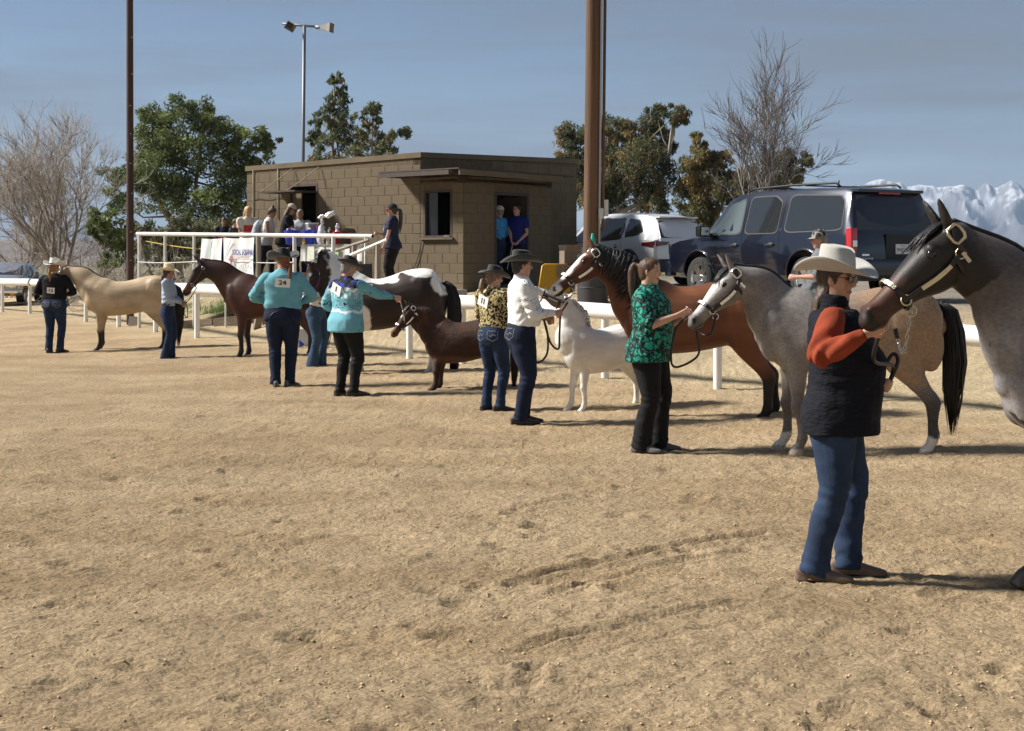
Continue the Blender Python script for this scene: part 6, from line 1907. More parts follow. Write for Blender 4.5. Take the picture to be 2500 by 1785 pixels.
    if bm_.get("pocket"):
        from mathutils.bvhtree import BVHTree
        bv = BVHTree.FromPolygons([v.co.copy() for v in me.vertices], [list(p.vertices) for p in me.polygons])
        def on(y_, z_):
            hit = bv.ray_cast(Vector((-1.0, y_, z_)) * k, Vector((1, 0, 0)))
            return (hit[0] + hit[1] * .002) if hit[0] else None
        for s in (1, -1):
            cy_ = s * .082 * w; hw = .058 * (0.6 + .4 * w)
            shapes = [[(-hw, .965), (-hw, .88), (0, .845), (hw, .88), (hw, .965), (-hw, .965)]]
            if bm_["pocket"] == "curve": shapes = [[(s * -.055, .955), (s * -.01, .945), (s * .03, .90), (s * .05, .85)]]
            elif bm_["pocket"] == "fancy": shapes += [[(-hw, .94), (0, .93), (hw, .945)], [(-hw * .8, .90), (0, .915), (hw * .8, .895)], [(-hw * .8, .875), (0, .89), (hw * .8, .87)]]
            else: shapes += [[(-hw * .7, .91), (-hw * .1, .925), (hw * .1, .90), (hw * .7, .915)]]
            mb = MB()
            for sp in shapes:
                pts = []
                for (y0, z0), (y1, z1) in zip(sp[:-1], sp[1:]):
                    for t in (0, .2, .4, .6, .8):
                        q = on(cy_ + y0 + (y1 - y0) * t, z0 + (z1 - z0) * t)
                        if q: pts.append(q)
                if len(pts) > 3: mb.tube(pts, (.0028 if bm_["pocket"] != "curve" else .004) * k, 4)
            if mb.v: mb.build("pocket_stitching", bm_.get("thread", mat("thread", (0.28, 0.27, 0.25), .8)), jo)
    # ---- boots
    for i in (0, 1):
        fy = feet[i][2]; fd = Vector((math.cos(fy), math.sin(fy), 0)); b = Vector((feet[i][0], feet[i][1], 0))
        mb = MB()
        q = lambda f, z: b + fd * f + Vector((0, 0, z))
        mb.loft([(q(-.085, .052), .028, .030, .030), (q(-.05, .058), .036, .045, .042), (q(0, .058), .036, .050, .044), (q(.06, .045), .039, .034, .034), (q(.12, .036), .043, .024, .027), (q(.17, .030), .038, .017, .021), (q(.20, .027), .022, .012, .016)], (0, 0, 1), 3, 12, 0.4)
        mb.loft([(q(-.02, .05), .036, .045, .042), (q(-.012, .10), .038, .040, .040)], fd, 2, 12, 0.1)
        mb.box(q(-.065, .016), (.055, .058, .034), Matrix.Rotation(fy, 3, 'Z'))
        mb.loft([(q(-.09, .013), .030, .006, .006), (q(0, .016), .036, .006, .006), (q(.12, .012), .045, .007, .008), (q(.205, .013), .022, .006, .006)], (0, 0, 1), 3, 10, 0.2)
        mb.v = [v * k for v in mb.v]
        link("boot", fuse(mb, .008, 2, 0.5), root, boots)
    # ---- shirt
    tp = top or dict(mat=cloth("grey", (0.3, 0.3, 0.3)))
    sl = tp.get("sleeve", "long"); lo = tp.get("loose", 1.0); hz_ = tp.get("hem", .985)
    bl = belly
    prof = [(.78, .178, .125, .135), (.86, .182, .125, .142), (.94, .176, .130, .135), (1.02, .164, .136, .112), (1.10, .160, .140, .108), (1.18, .165, .140, .110), (1.26, .172, .142, .112), (1.33, .178, .128, .112), (1.385, .172, .100, .108), (1.425, .135, .078, .092), (1.455, .088, .066, .074), (1.475, .066, .058, .066)]
    bust = tp.get("bust", 1.0)
    if not tp.get('tuck') and not vest: prof = [(z, a_ * (1.06 if z < 1.05 else 1), f * (1.04 if z < 1.05 else 1), b_ + (.030 if z < 1.0 else .020 if z < 1.05 else 0)) for z, a_, f, b_ in prof]
    def torso(mb, hem, g=1.0, up=1.48, inset=0.0):
        rows = []
        for z, a_, f, b_ in prof:
            if z < hem - .001 or z > up: continue
            kk = w if z < 1.36 else 1 + (w - 1) * .45
            ff = f * (bl if z < 1.20 else (bl * .5 + .5) * bust)
            bb = b_ * (0.6 + 0.4 * w)
            if tp.get("tuck") and z < 1.06:
                pass
            rows.append((T((0, 0, z)), a_ * kk * g * lo, ff * g * lo, bb * g * lo))
        zs = rows[0][0].z
        if zs > hem + .01:
            r0 = rows[0]; rows.insert(0, (T((0, 0, hem)), r0[1] * (.94 if tp.get("tuck") else 1.0), r0[2] * (.95 if tp.get("tuck") else 1), r0[3] * (.95 if tp.get("tuck") else 1)))
        mb.loft(rows, (1, 0, 0), 4, 28, 0.04, .95)
        return rows
    def sleeves(mb, kind, g=1.0):
        for i in (0, 1):
            S_, E_, W_ = sh[i], elb[i], wr[i]
            ar = (0.45 + 0.55 * w) * g * tp.get('arm', 1.0)
            rows = [(S_ + Vector((0, -(1 if i == 0 else -1) * .055, .006)), .056, .070, .070), (S_, .060 * ar, .062 * ar, .064 * ar), (lerp(S_, E_, .4), .060 * ar, .062 * ar, .062 * ar)]
            if kind == "none": continue
            if kind == "short": rows += [(lerp(S_, E_, .62), .062 * ar, .064 * ar, .064 * ar)]
            elif kind == "elbow": rows += [(lerp(S_, E_, .85), .058 * ar, .058 * ar, .058 * ar), (lerp(E_, W_, .12), .056 * ar, .056 * ar, .056 * ar)]
            else: rows += [(E_, .050 * ar, .051 * ar, .053 * ar), (lerp(E_, W_, .35), .050 * ar, .050 * ar, .051 * ar), (lerp(E_, W_, .8), .040, .038, .040), (lerp(E_, W_, 1.0), .036, .034, .034)]
            mb.loft(rows, (1, 0, 0.3), 4, 16, 0.08)
    mb = MB()
    torso(mb, hz_, .86 if vest else 1.0)
    sleeves(mb, sl)
    if tp.get("collar"):
        mb.loft([(T((-.008, 0, 1.45)), .070, .062, .070), (T((-.004, 0, 1.490)), .066, .060, .068)], (1, 0, 0), 3, 20, 0.02)
    mb.v = [v * k for v in mb.v]
    me = fuse(mb, max(voxel, .009), 3, 0.5)
    wrinkle(me, tp.get("wr", 0.012), 11 + len(label), 8)
    if sl in ("long", "elbow"):                 # folds gathering at the elbows
        a = coords(me) / k; nn = normals(me)
        for i in (0, 1):
            ax = (wr[i] - sh[i]).normalized(); r_ = a - np.array(elb[i]); al = r_ @ np.array(ax); dist = np.linalg.norm(r_, axis=1)
            f = np.exp(-(dist / .17) ** 2) * np.sin(al * 95 + 3.0 * vnoise(a * 9, 3 + i) + 1.4 * r_[:, 1] * 20)
            a = a + nn * (f * tp.get("fold", .006))[:, None]
        set_coords(me, a * k)
    if tp.get("paint"): tp["paint"](me, k)
    so = link(tp.get("name", "shirt"), me, root, tp["mat"])
    # belt
    if belt:
        mb = MB(); n_ = 28
        pts = [T((math.cos(t) * (.124 * belly if math.cos(t) > 0 else .112), math.sin(t) * .157 * w, 1.022)) * k for t in [6.283 * i / n_ for i in range(n_)]]
        band(mb, pts, .034 * k, .006 * k, lambda i: Vector((pts[i].x, pts[i].y, 0)), True)
        mb.build("belt", belt, root)
    if vest:
        mb = MB()
        lo_s = lo; lo = 1.0
        rows = torso(mb, vest.get("hem", .78), vest.get("g", 1.07), 1.44)
        lo = lo_s
        mb.loft([(T((-.008, 0, 1.43)), .100, .080, .090), (T((-.004, 0, 1.47)), .082, .078, .080), (T((.0, 0, 1.505)), .080, .082, .080)], (1, 0, 0), 3, 22, 0.02)
        mb.v = [v * k for v in mb.v]
        me = fuse(mb, max(voxel, .009), 2, 0.5)
        a = coords(me); nn = normals(me)
        qz = np.sin((a[:, 2] + 0.05 * a[:, 0] + 0.012 * vnoise(a * 7, 3)) / k * 2 * math.pi / 0.115)
        set_coords(me, a + nn * (0.0022 * (np.abs(qz) ** .5) - .0011)[:, None])
        wrinkle(me, .011, 21, 13)
        vo = link("vest", me, root, vest["mat"])
        mb = MB()
        mb.tube([T((rw[0].x - max(0, rw[0].z - .95) * math.tan(lean) + rw[2] - .004, .012, rw[0].z)) * k for rw in rows if rw[0].z < 1.42], .006 * k, 6)
        mb.build("zipper", M_INK, vo, True)
    # ---- hair
    if hair:
        mb = MB(); st = hair["style"]; hl = hair.get("len", .3)
        hx0 = -.004 if hair.get("front") else 0.0
        mb.ball(Hd((-.022, 0, .020)), (.092 + hair.get("vol", 0), .080 + hair.get("vol", 0), .104 + hair.get("vol", 0)), HM, 20)
        if st in ("short", "bun", "ponytail"):
            mb.ball(Hd((-.045, 0, -.035)), (.058, .066, .065), HM, 16)
        if st == "bun": mb.ball(Hd((-.050, 0, .135)), (.036, .038, .034), HM)
        dn = Vector((0, 0, -1))
        if st == "ponytail":
            p0 = Hd((-.105, 0, hair.get("at", .03))); p1 = p0 + HM @ Vector((-.050, 0, .008))
            r = hair.get("r", 1.0)
            mb.loft([(p0, .018, .018, .018), (p1, .024 * r, .024 * r, .024 * r), (p1 + Vector((-.022, 0, -.08)), .032 * r, .03 * r, .03 * r), (p1 + Vector((-.02, 0, -hl * .6)), .030 * r, .026 * r, .026 * r), (p1 + Vector((-.005, 0, -hl)), .010, .008, .008)], (1, 0, 0), 4, 10, 0.4)
        if st == "braid":
            mb.ball(Hd((-.050, 0, -.045)), (.055, .062, .07), HM, 16)
            p0 = Hd((-.085, 0, -.075))
            for j in range(int(hl / .028)):
                t = j * .028
                mb.ball(p0 + Vector((-.028 - .02 * math.sin(t * 6), (.008 if j % 2 else -.008), -t)), (.021 - t * .02, .023 - t * .02, .024))
        if st == "long":
            r = hair.get("r", 1.0)
            mb.loft([(Hd((-.035, 0, .03)), .080, .06, .07), (Hd((-.045, 0, -.05)), .080 * r, .055, .062), (T((-.075, 0, 1.44)), .085 * r, .035, .045), (T((-.105, 0, 1.44 - hl * .55)), .075 * r, .020, .028), (T((-.105, 0, 1.44 - hl)), .040 * r, .010, .012)], (1, 0, 0), 4, 16, 0.3)
        mb.v = [v * k for v in mb.v]
        me = fuse(mb, max(voxel * .9, .008), 2, 0.5)
        a = coords(me); nn = normals(me)
        f = vnoise(a * np.array([60, 60, 9.0]), 5) + 0.5 * vnoise(a * np.array([130, 130, 16.0]), 6)
        set_coords(me, a + nn * (f * 0.0045)[:, None])
        link("hair", me, root, hair_mat(hair["name"], hair["rgb"], 0.5))
    # ---- hat
    if hat:
        hk_ = hat.get("k", 1.0); tilt = HM @ Matrix.Rotation(hat.get("tilt", 0.04), 3, 'Y')
        hp_ = lambda p: (hc + HM @ Vector((-.010, 0, hat.get("z", .046))) + tilt @ (Vector(p) * hk_)) * k
        if hat["kind"] == "cowboy":
            mb = MB(); n_ = 40
            ring = []
            nr = 9; bw = hat.get("brim", .105)
            curl_ = hat.get("curl", .075)
            for layer in (0, 1):
                for j in range(nr):
                    t = j / (nr - 1)
                    for i in range(n_):
                        th = 2 * math.pi * i / n_; c_, s_ = math.cos(th), math.sin(th)
                        rx, ry = .102 + bw * t * (1.05 if abs(c_) > .3 else 1.0), .086 + bw * t * (1 - .12 * t)
                        z = curl_ * (abs(s_) ** 2.2) * t ** 1.7 - .018 * (c_ * c_) * t + (-.0045 if layer else 0)
                        z += hat.get("back", 0.0) * max(0, -c_) * t * t
                        mb.v.append(hp_((rx * c_, ry * s_, z)))
                b = layer * nr * n_
                for j in range(nr - 1):
                    for i in range(n_):
                        q = [b + j * n_ + i, b + j * n_ + (i + 1) % n_, b + (j + 1) * n_ + (i + 1) % n_, b + (j + 1) * n_ + i]
                        mb.f.append(q if not layer else q[::-1])
            for j in (0, nr - 1):
                for i in range(n_):
                    mb.f.append([j * n_ + i, j * n_ + (i + 1) % n_, nr * n_ + j * n_ + (i + 1) % n_, nr * n_ + j * n_ + i])
            brim = mb.build("hat_brim", hat["mat"], root, True)
            mb = MB(); ch = hat.get("h", .118); rows = 12
            for j in range(rows + 1):
                t = j / rows
                for i in range(n_):
                    th = 2 * math.pi * i / n_; c_, s_ = math.cos(th), math.sin(th)
                    if t <= .62:
                        u = t / .62; rx, ry, z = .105 - .012 * u, .089 - .012 * u, ch * .92 * u
                    else:
                        u = (t - .62) / .38; sc_ = math.cos(u * math.pi / 2)
                        rx, ry = .093 * sc_ ** .75, .077 * sc_ ** .75
                        z = ch * (.92 + .10 * math.sin(u * math.pi * .5))
                    x_, y_ = rx * c_, ry * s_
                    cre = math.exp(-(y_ / .022) ** 2) * sstep(ch * .8, ch * 1.0, z)
                    z2 = z - .030 * float(cre) + .010 * (-x_ / .1) * float(sstep(ch * .5, ch, z)) * hat.get("slope", 1.0)
                    pin = float(sstep(.03, .08, x_) * sstep(ch * .45, ch * .95, z))
                    y_ *= 1 - .28 * pin
                    mb.v.append(hp_((x_, y_, z2)))
            for j in range(rows):
                for i in range(n_):
                    mb.f.append([j * n_ + i, j * n_ + (i + 1) % n_, (j + 1) * n_ + (i + 1) % n_, (j + 1) * n_ + i])
            mb.build("hat_crown", hat["mat"], root, True)
            if hat.get("band"):
                mb = MB(); pts = [hp_((.107 * math.cos(t), .091 * math.sin(t), .012)) for t in [6.283 * i / 32 for i in range(32)]]
                band(mb, pts, .020 * k, .003, lambda i: pts[i] - hp_((0, 0, .012)), True)
                mb.build("hat_band", hat["band"], root)
        else:
            mb = MB(); n_ = 24
            for j in range(8):
                ph = math.pi / 2 * j / 7.5
                for i in range(n_):
                    th = 2 * math.pi * i / n_
                    mb.v.append(hp_((.104 * math.cos(ph) * math.cos(th) - .006, .087 * math.cos(ph) * math.sin(th), -.012 + .098 * math.sin(ph))))
            for j in range(7):
                for i in range(n_): mb.f.append([j * n_ + i, j * n_ + (i + 1) % n_, (j + 1) * n_ + (i + 1) % n_, (j + 1) * n_ + i])
            mb.f.append([7 * n_ + i for i in range(n_)])
            mb.build("cap_crown", hat["mat"], root, True)
            mb = MB()
            for layer in (0, 1):
                for j in range(4):
                    for i in range(13):
                        th = -1.05 + 2.1 * i / 12; r = .095 + .070 * j / 3 * math.cos(th * .9)
                        mb.v.append(hp_((r * math.cos(th) * (1 + .0 * j), .087 * math.sin(th) * (1.0 + .02 * j), -.006 - .012 * (j / 3) - .018 * (math.sin(th) ** 2) * (j / 3) - (.004 if layer else 0))))
                b = layer * 52
                for j in range(3):
                    for i in range(12):
                        q = [b + j * 13 + i, b + (j + 1) * 13 + i, b + (j + 1) * 13 + i + 1, b + j * 13 + i + 1]
                        mb.f.append(q if not layer else q[::-1])
            for i in range(12): mb.f.append([39 + i, 91 + i, 92 + i, 40 + i])
            mb.build("cap_visor", hat.get("visor", hat["mat"]), root, True)
    # ---- glasses
    if glasses:
        mb = MB()
        for s in (1, -1):
            pts = [Hd((.094 - .010 * abs(y_) / .05, s * (.034 + y_), .004 + z_)) * k for y_, z_ in ((-.020, .014), (.020, .016), (.024, .004), (.018, -.018), (-.012, -.018), (-.021, -.004))]
            if glasses == "sun":
                m3 = MB(); m3.add(pts, [[0, 1, 2, 3, 4, 5]]); m3.build("lens", M_GLASS, root)
            mb.tube(pts, .0022 * k, 5, True)
            mb.tube([Hd((.088, s * .056, .014)) * k, Hd((.04, s * .074, .014)) * k, Hd((-.005, s * .078, .010)) * k], .0022 * k, 5)
        mb.tube([Hd((.096, .014, .012)) * k, Hd((.100, 0, .014)) * k, Hd((.096, -.014, .012)) * k], .002 * k, 5)
        mb.build("spectacles" if glasses != "sun" else "sunglasses_frame", M_FRAME, root, True)
    # ---- number card on the back
    if card:
        txt, cz, cw, ch_, roll, cy_ = card
        bx = T((0, 0, cz))
        kk = w if cz < 1.36 else 1 + (w - 1) * .45
        back = -np.interp(cz, [p[0] for p in prof], [p[3] for p in prof]) * (0.6 + 0.4 * w) * tp.get("loose", 1.0) - .012 + bx.x
        o_ = Vector((back + .35 * cy_ * cy_ / .15, cy_, cz)) * k
        X = Vector((0.0, -1, 0)); X = (X + Vector((-.9 * cy_ / .15 * .35, 0, 0))).normalized()
        Yv = Vector((-.10, 0, 1)).normalized()
        Mx = frame_m(o_, X, Yv) @ Matrix.Rotation(roll, 4, 'Z')
        mb = MB(); mb.box((0, 0, 0), (cw, ch_, .003))
        mb.v = [Mx @ v for v in mb.v]
        co = mb.build("number_card", M_CARD, root)
        if txt:
            text_mesh("number", txt, ch_ * .72, M_INK, co, Mx @ Matrix.Translation((0, 0, .004)), .0008, bold=.002, fit=(cw * (.52 if txt != '1' and txt != '11' else .30 if txt == '11' else .11), ch_ * .52))
    return dict(root=root, M=Mw, grips=grips, hc=Mw @ (hc * k), k=k, T=T)
TEAL = (0.155, 0.395, 0.475)
def print_mask(fn):
    def f(me, k):
        a = coords(me) / k
        m = np.clip(fn(a[:, 0], a[:, 1], a[:, 2], a), 0, 1)
        paint(me, np.stack([m, m, m], 1), "Print")
    return f
def yoke_paint(me, k):
    """Turquoise shirt, dark flowered shoulders and sleeve flower, black and white scrolls."""
    a = coords(me) / k
    c = np.tile(np.array(TEAL), (len(a), 1))
    w_ = fbm(a * 13, 3, 3)
    def put(col, m):
        nonlocal c
        m = np.clip(m, 0, 1)[:, None]; c = c * (1 - m) + np.array(col) * m
    arm = np.abs(a[:, 1]) > .25
    yoke = sstep(1.33, 1.36, a[:, 2] + .03 * w_) * ~arm
    put((0.012, 0.012, 0.016), yoke)
    put((0.03, 0.06, 0.42), yoke * sstep(.35, .45, fbm(a * 22, 2, 8)))
    put((0.75, 0.78, 0.8), sstep(.035, .02, np.abs(a[:, 2] - 1.325 + .035 * w_)) * ~arm * sstep(-.1, .2, fbm(a * 30, 2, 5)))
    ln = np.abs(np.sin(11 * vnoise(a * 13, 31)))
    z1 = sstep(1.08, 1.10, a[:, 2]) * sstep(1.20, 1.17, a[:, 2]) * ~arm
    put((0.010, 0.010, 0.014), sstep(.34, .2, ln) * z1)
    z2 = sstep(1.20, 1.22, a[:, 2]) * sstep(1.33, 1.30, a[:, 2]) * ~arm
    put((0.72, 0.78, 0.80), sstep(.34, .2, np.abs(np.sin(10 * vnoise(a * 8, 41)))) * z2)
    put((0.010, 0.010, 0.014), sstep(.3, .18, np.abs(np.sin(9 * vnoise(a * 7, 44)))) * z2 * (np.abs(a[:, 1]) < .05))
    put((0.7, 0.75, 0.77), sstep(.02, .01, np.abs(a[:, 2] - 1.055 + .02 * w_)) * ~arm)
    r = np.linalg.norm(a - np.array(yoke_paint.flower), axis=1)
    put((0.010, 0.010, 0.014), sstep(.085, .075, r + .025 * w_))
    put((0.03, 0.06, 0.45), sstep(.042, .035, r + .02 * w_))
    put((0.010, 0.010, 0.014), sstep(.06, .03, np.abs(fbm(a * 9, 2, 77))) * arm * (r > .1) * .9)
    paint(me, c)
yoke_paint.flower = (0.2, -0.42, 1.25)

M_TSHIRT_NAVY = cloth("navy", (0.012, 0.016, 0.050))
PEOPLE = {}
# number 12
PEOPLE["12"] = person("person in white cowboy hat, black shirt and jeans with number 12, seen from behind", ground_at(133, 862), R(84), 1.65, 1.30, 1.1,
    feet=((-.02, .10, .15), (.02, -.10, -.45)), hands=((.20, .17, 1.08), (.20, -.17, 1.08)), poles=((-.4, 1, -.5), (-.4, -1, -.5)), head=(-.15, .05), skin="fair",
    top=dict(mat=cloth("black", (0.008, 0.008, 0.010)), tuck=True, loose=1.06, hem=.985), bottom=dict(mat=M_DENIM, flare=1.05, pocket='fancy'), boots=M_BOOTD,
    hat=dict(kind="cowboy", mat=M_WHITEHAT, band=M_INK, curl=.075, h=.118, k=1.08), hair=dict(style="ponytail", name="blond", rgb=(0.30, 0.17, 0.07), len=.26, at=-.03), card=("12", 1.16, .145, .105, -.08, .01), voxel=.012)
# girl with the straw hat
PEOPLE["girl"] = person("girl in straw cowboy hat and pale blue shirt with a long braid", ground_at(410, 881), R(-6), 1.56, 0.84, .9,
    feet=((.03, .07, .05), (-.03, -.08, -.15)), hands=((.26, .04, 1.04), P(442, 737, 23.75)), poles=((-.6, 1, -1), (-.8, -.5, -1)), head=(.15, .08), skin="tan",
    top=dict(mat=cloth("paleblue", (0.36, 0.44, 0.56)), tuck=True, collar=True), bottom=dict(mat=M_DENIM, flare=1.22, leg=.95), boots=M_BOOT, belt=M_LEATHERB,
    hat=dict(kind="cowboy", mat=M_STRAW, curl=.05, h=.125, brim=.10), hair=dict(style="braid", name="auburn", rgb=(0.06, 0.024, 0.012), len=.36), voxel=.011)
# number 24
PEOPLE["24"] = person("person in black cowboy hat and teal shirt with number 24, seen from behind", ground_at(690, 946), R(93), 1.77, 1.32, 1.15,
    feet=((-.02, .085, .2), (.03, -.085, -.5)), hands=((.22, .20, 1.06), (.22, -.20, 1.06)), poles=((-.3, 1, -.45), (-.3, -1, -.45)), head=(.75, .02), skin="rosy",
    top=dict(mat=cloth("teal", TEAL), tuck=True, loose=1.09, collar=True, wr=.016), bottom=dict(mat=M_DENIM_D, flare=1.05, leg=1.04, pocket='curve', thread=M_INK), boots=M_BOOTG,
    hat=dict(kind="cowboy", mat=M_FELTB, curl=.085, h=.118, brim=.118), hair=dict(style="ponytail", name="ginger", rgb=(0.20, 0.075, 0.03), len=.30, at=-.05, r=.7), card=("24", 1.315, .195, .115, -.06, -.015), glasses="clear", voxel=.010)
# handler behind the pinto's head
PEOPLE["white_tee"] = person("person in white shirt and faded flared jeans, half hidden by the pinto horse's head", ground_at(772, 906), R(-20), 1.66, 1.02, 1.0,
    feet=((.02, .09, .1), (-.02, -.10, -.2)), hands=((.24, .08, 1.05), (.22, -.10, 1.12)), head=(-.2, .1), skin="fair",
    top=dict(mat=cloth("white", (0.72, 0.71, 0.69)), tuck=True, sleeve="short"), bottom=dict(mat=M_DENIM_L, flare=1.45, hem=.02), boots=M_BOOTD, hair=dict(style="ponytail", name="brown", rgb=(0.05, 0.028, 0.016), len=.3), belt=M_LEATHER, voxel=.012)
# number 1
_at = ground_at(846, 967); _yaw = R(48)
PEOPLE["1"] = person("person in turquoise scroll-patterned shirt with number 1, reaching for the small brown horse", _at, _yaw, 1.68, 1.32, 1.2,
    feet=((-.02, .10, .1), (.02, -.11, -.55)), hands=((.16, .22, 1.02), P(978, 731, 17.75)), poles=((-.6, .8, -.5), (-.3, -.4, -1)), head=(-.28, .30), skin="rosy", curl=(.7, 1.0),
    top=dict(mat=mat("turquoise_print", attr="Col", rough=.8, spec=.2, var=.12, vscale=6, bump=.2, bscale=160), loose=1.04, hem=.80, collar=True, paint=yoke_paint, wr=.014), bottom=dict(mat=M_BLACKP, name="trousers", flare=.95, wr=.016), boots=M_BOOTD,
    hat=dict(kind="cowboy", mat=M_FELTBR, band=mat("ribbon", (0.30, 0.20, 0.19), .6), curl=.03, h=.095, brim=.075, back=.03), hair=dict(style="short", name="grey", rgb=(0.22, 0.20, 0.18)), card=("1", 1.325, .17, .13, -.42, .03), voxel=.010)
# number 11
PEOPLE["11"] = person("person in black and gold swirl-patterned shirt and jeans with number 11", ground_at(1204, 1006), R(52), 1.57, 1.06, 1.1,
    feet=((-.02, .09, -.1), (.02, -.09, -.55)), hands=((.25, .12, 1.04), (.26, -.08, 1.08)), head=(-.5, .15), skin="rosy",
    top=dict(mat=pattern_mat("gold_print", (0.012, 0.011, 0.010), (0.46, 0.37, 0.17), 70, "swirl", .52, .1), tuck=True, loose=1.03, collar=True), bottom=dict(mat=M_DENIM, flare=.98, pocket='plain'), boots=M_BOOTD, belt=M_LEATHER,
    hat=dict(kind="cowboy", mat=M_FELTB, curl=.045, h=.10, brim=.095), hair=dict(style="ponytail", name="ash", rgb=(0.20, 0.13, 0.08), len=.16, at=-.06, r=1.1), card=("11", 1.315, .15, .12, -.35, .055), glasses="clear", voxel=.010)
# white lace shirt
PEOPLE["lace"] = person("person in black cowboy hat and white cutwork-sleeved shirt with dark jeans", ground_at(1272, 1036), R(10), 1.72, 1.20, 1.38,
    feet=((.04, .09, -.05), (-.03, -.10, -.12)), hands=((.26, .06, 1.06), P(1352, 764, 14.45)), poles=((-.6, 1, -.9), (-.75, -.55, -.8)), head=(-.02, .02), skin="rosy",
    top=dict(mat=pattern_mat("cutwork", (0.10, 0.09, 0.085), (0.76, 0.76, 0.76), 46, "dots", .33, .05, base=(0.76, 0.76, 0.76)), tuck=True, loose=1.05, collar=True,
             paint=print_mask(lambda x, y, z, a: (y < -.20) * sstep(-.15, .05, fbm(a * 6, 2, 4) + .35 * np.cos((z - 1.2) * 22)))), bottom=dict(mat=M_DENIM_D, flare=1.0, leg=1.06, pocket='plain'), boots=M_BOOTD, belt=M_LEATHER,
    hat=dict(kind="cowboy", mat=M_FELTB, curl=.070, h=.110, brim=.11, tilt=-.02), hair=dict(style="short", name="black", rgb=(0.012, 0.009, 0.008)), glasses="clear", voxel=.009)
# green blouse
PEOPLE["green"] = person("smiling bareheaded person in green and black patterned blouse and black trousers", ground_at(1584, 1102), R(-22), 1.67, 1.36, 1.45,
    feet=((.06, .09, .15), (-.04, -.10, -.25)), hands=(P(1672, 775, 12.35), P(1654, 770, 12.15)), poles=((-.6, .8, -1), (-.8, -.6, -.75)), head=(-.05, .02), skin="fair",
    top=dict(mat=pattern_mat("green_print", (0.008, 0.010, 0.012), (0.018, 0.30, 0.215), 19, "scroll", .15, .08), sleeve="elbow", hem=.80, loose=1.03, bust=1.08), bottom=dict(mat=M_BLACKP, name="trousers", flare=1.28, leg=1.02, hem=.03), boots=M_BOOTG,
    hair=dict(style="ponytail", name="honey", rgb=(0.075, 0.040, 0.020), len=.36, at=.045, r=1.15), palm=((.2, -.6, .6), (.2, .9, .5)), voxel=.0085)
# near handler in the vest
PEOPLE["vest"] = person("person in pale grey cowboy hat, sunglasses, dark quilted vest and rust red shirt", ground_at(2036, 1414), R(-14), 1.665, 1.22, 1.72,
    feet=((.07, .10, .02), (-.10, -.10, -.10)), hands=(P(2138, 930, 7.50), P(2112, 816, 7.02)), poles=((-.6, .8, -.6), (-.60, -.75, -.85)), head=(-.38, .06), skin="fair", curl=(1.1, 1.0),
    palm=((.3, -.8, .0), (.1, 1.0, .15)),
    top=dict(mat=cloth("rust", (0.26, 0.046, 0.019), var=.25), loose=1.0, arm=1.03, hem=.90, collar=True, wr=.014, fold=.011), vest=dict(mat=mat("quilted_nylon", (0.0085, 0.0095, 0.015), .85, spec=.18, var=.25, vscale=10, bump=.55, bscale=26, stretch=(1, 1, 2.2)), hem=.775, g=1.11),
    bottom=dict(mat=mat('worn_denim', (0.030, 0.052, 0.105), .85, spec=.2, var=.55, vscale=4.5, bump=.3, bscale=240), flare=1.12, leg=1.02, wr=.014), boots=M_BOOT,
    hat=dict(kind="cowboy", mat=M_FELTG, curl=.075, h=.135, brim=.118, tilt=.03), hair=dict(style="long", name="brown", rgb=(0.045, 0.025, 0.016), len=.16, r=.85), glasses="sun", voxel=.007)
# man in the patterned cap, behind
PEOPLE["cap"] = person("person in camouflage cap and grey shirt standing outside the rail by the dark blue car", (PX(2003, 18.2), 18.2, ground_z(PX(2003, 18.2), 18.2) - .01), R(175), 1.72, 1.1, 1.15,
    hands=((.30, .12, 1.12), (.28, -.12, 1.12)), head=(0, .1), skin="rosy", top=dict(mat=cloth("greyblue", (0.14, 0.155, 0.17)), sleeve="elbow", hem=.86), bottom=dict(mat=M_DENIM_L),
    hat=dict(kind="cap", mat=pattern_mat("camo", (0.03, 0.03, 0.028), (0.26, 0.25, 0.22), 30, "swirl", .5, .08)), hair=dict(style="short", name="grey", rgb=(0.22, 0.20, 0.18)), glasses="clear", voxel=.011)
# ================================================================== people on the deck and in the doorway
def deck_at(px, off):
    t = t_on(px)
    p = Vector((RR.x, RR.y, 0)) + dd * t + dn_ * off
    k_ = (px - CX) / F_PX                       # keep the pixel column while stepping back from the railing
    t2 = (k_ * (RR.y + dn_.y * off) - (RR.x + dn_.x * off)) / (dd.x - k_ * dd.y)
    p = Vector((RR.x, RR.y, 0)) + dd * t2 + dn_ * off
    return Vector((p.x, p.y, DZ))
RED_PRINT = pattern_mat("red_logo", (0.50, 0.035, 0.03), (0.45, 0.03, 0.03), 30, "dots", base=(0.62, 0.55, 0.44))
person("girl with dark hair and white headband holding a pink folder on the deck", deck_at(547, .9), R(-75), 1.48, .84, .9, hands=((.20, .05, 1.16), (.22, -.04, 1.12)), head=(0, .2), skin="olive",
    top=dict(mat=cloth("dusknavy", (0.02, 0.022, 0.04))), bottom=dict(mat=M_DENIM_D), hair=dict(style="long", name="black", rgb=(0.012, 0.009, 0.008), len=.18), voxel=.016)
_f = deck_at(547, .9); mb = MB(); mb.box((0, 0, 0), (.24, .015, .20), Matrix.Rotation(.3, 3, 'Y'), .003); o = mb.build("folder", mat("pink_card", (0.50, 0.03, 0.14), .6)); o.location = (_f.x + .05, _f.y - .24, _f.z + 1.02); tag(o, "bright pink folder held by the dark-haired girl", "folder")
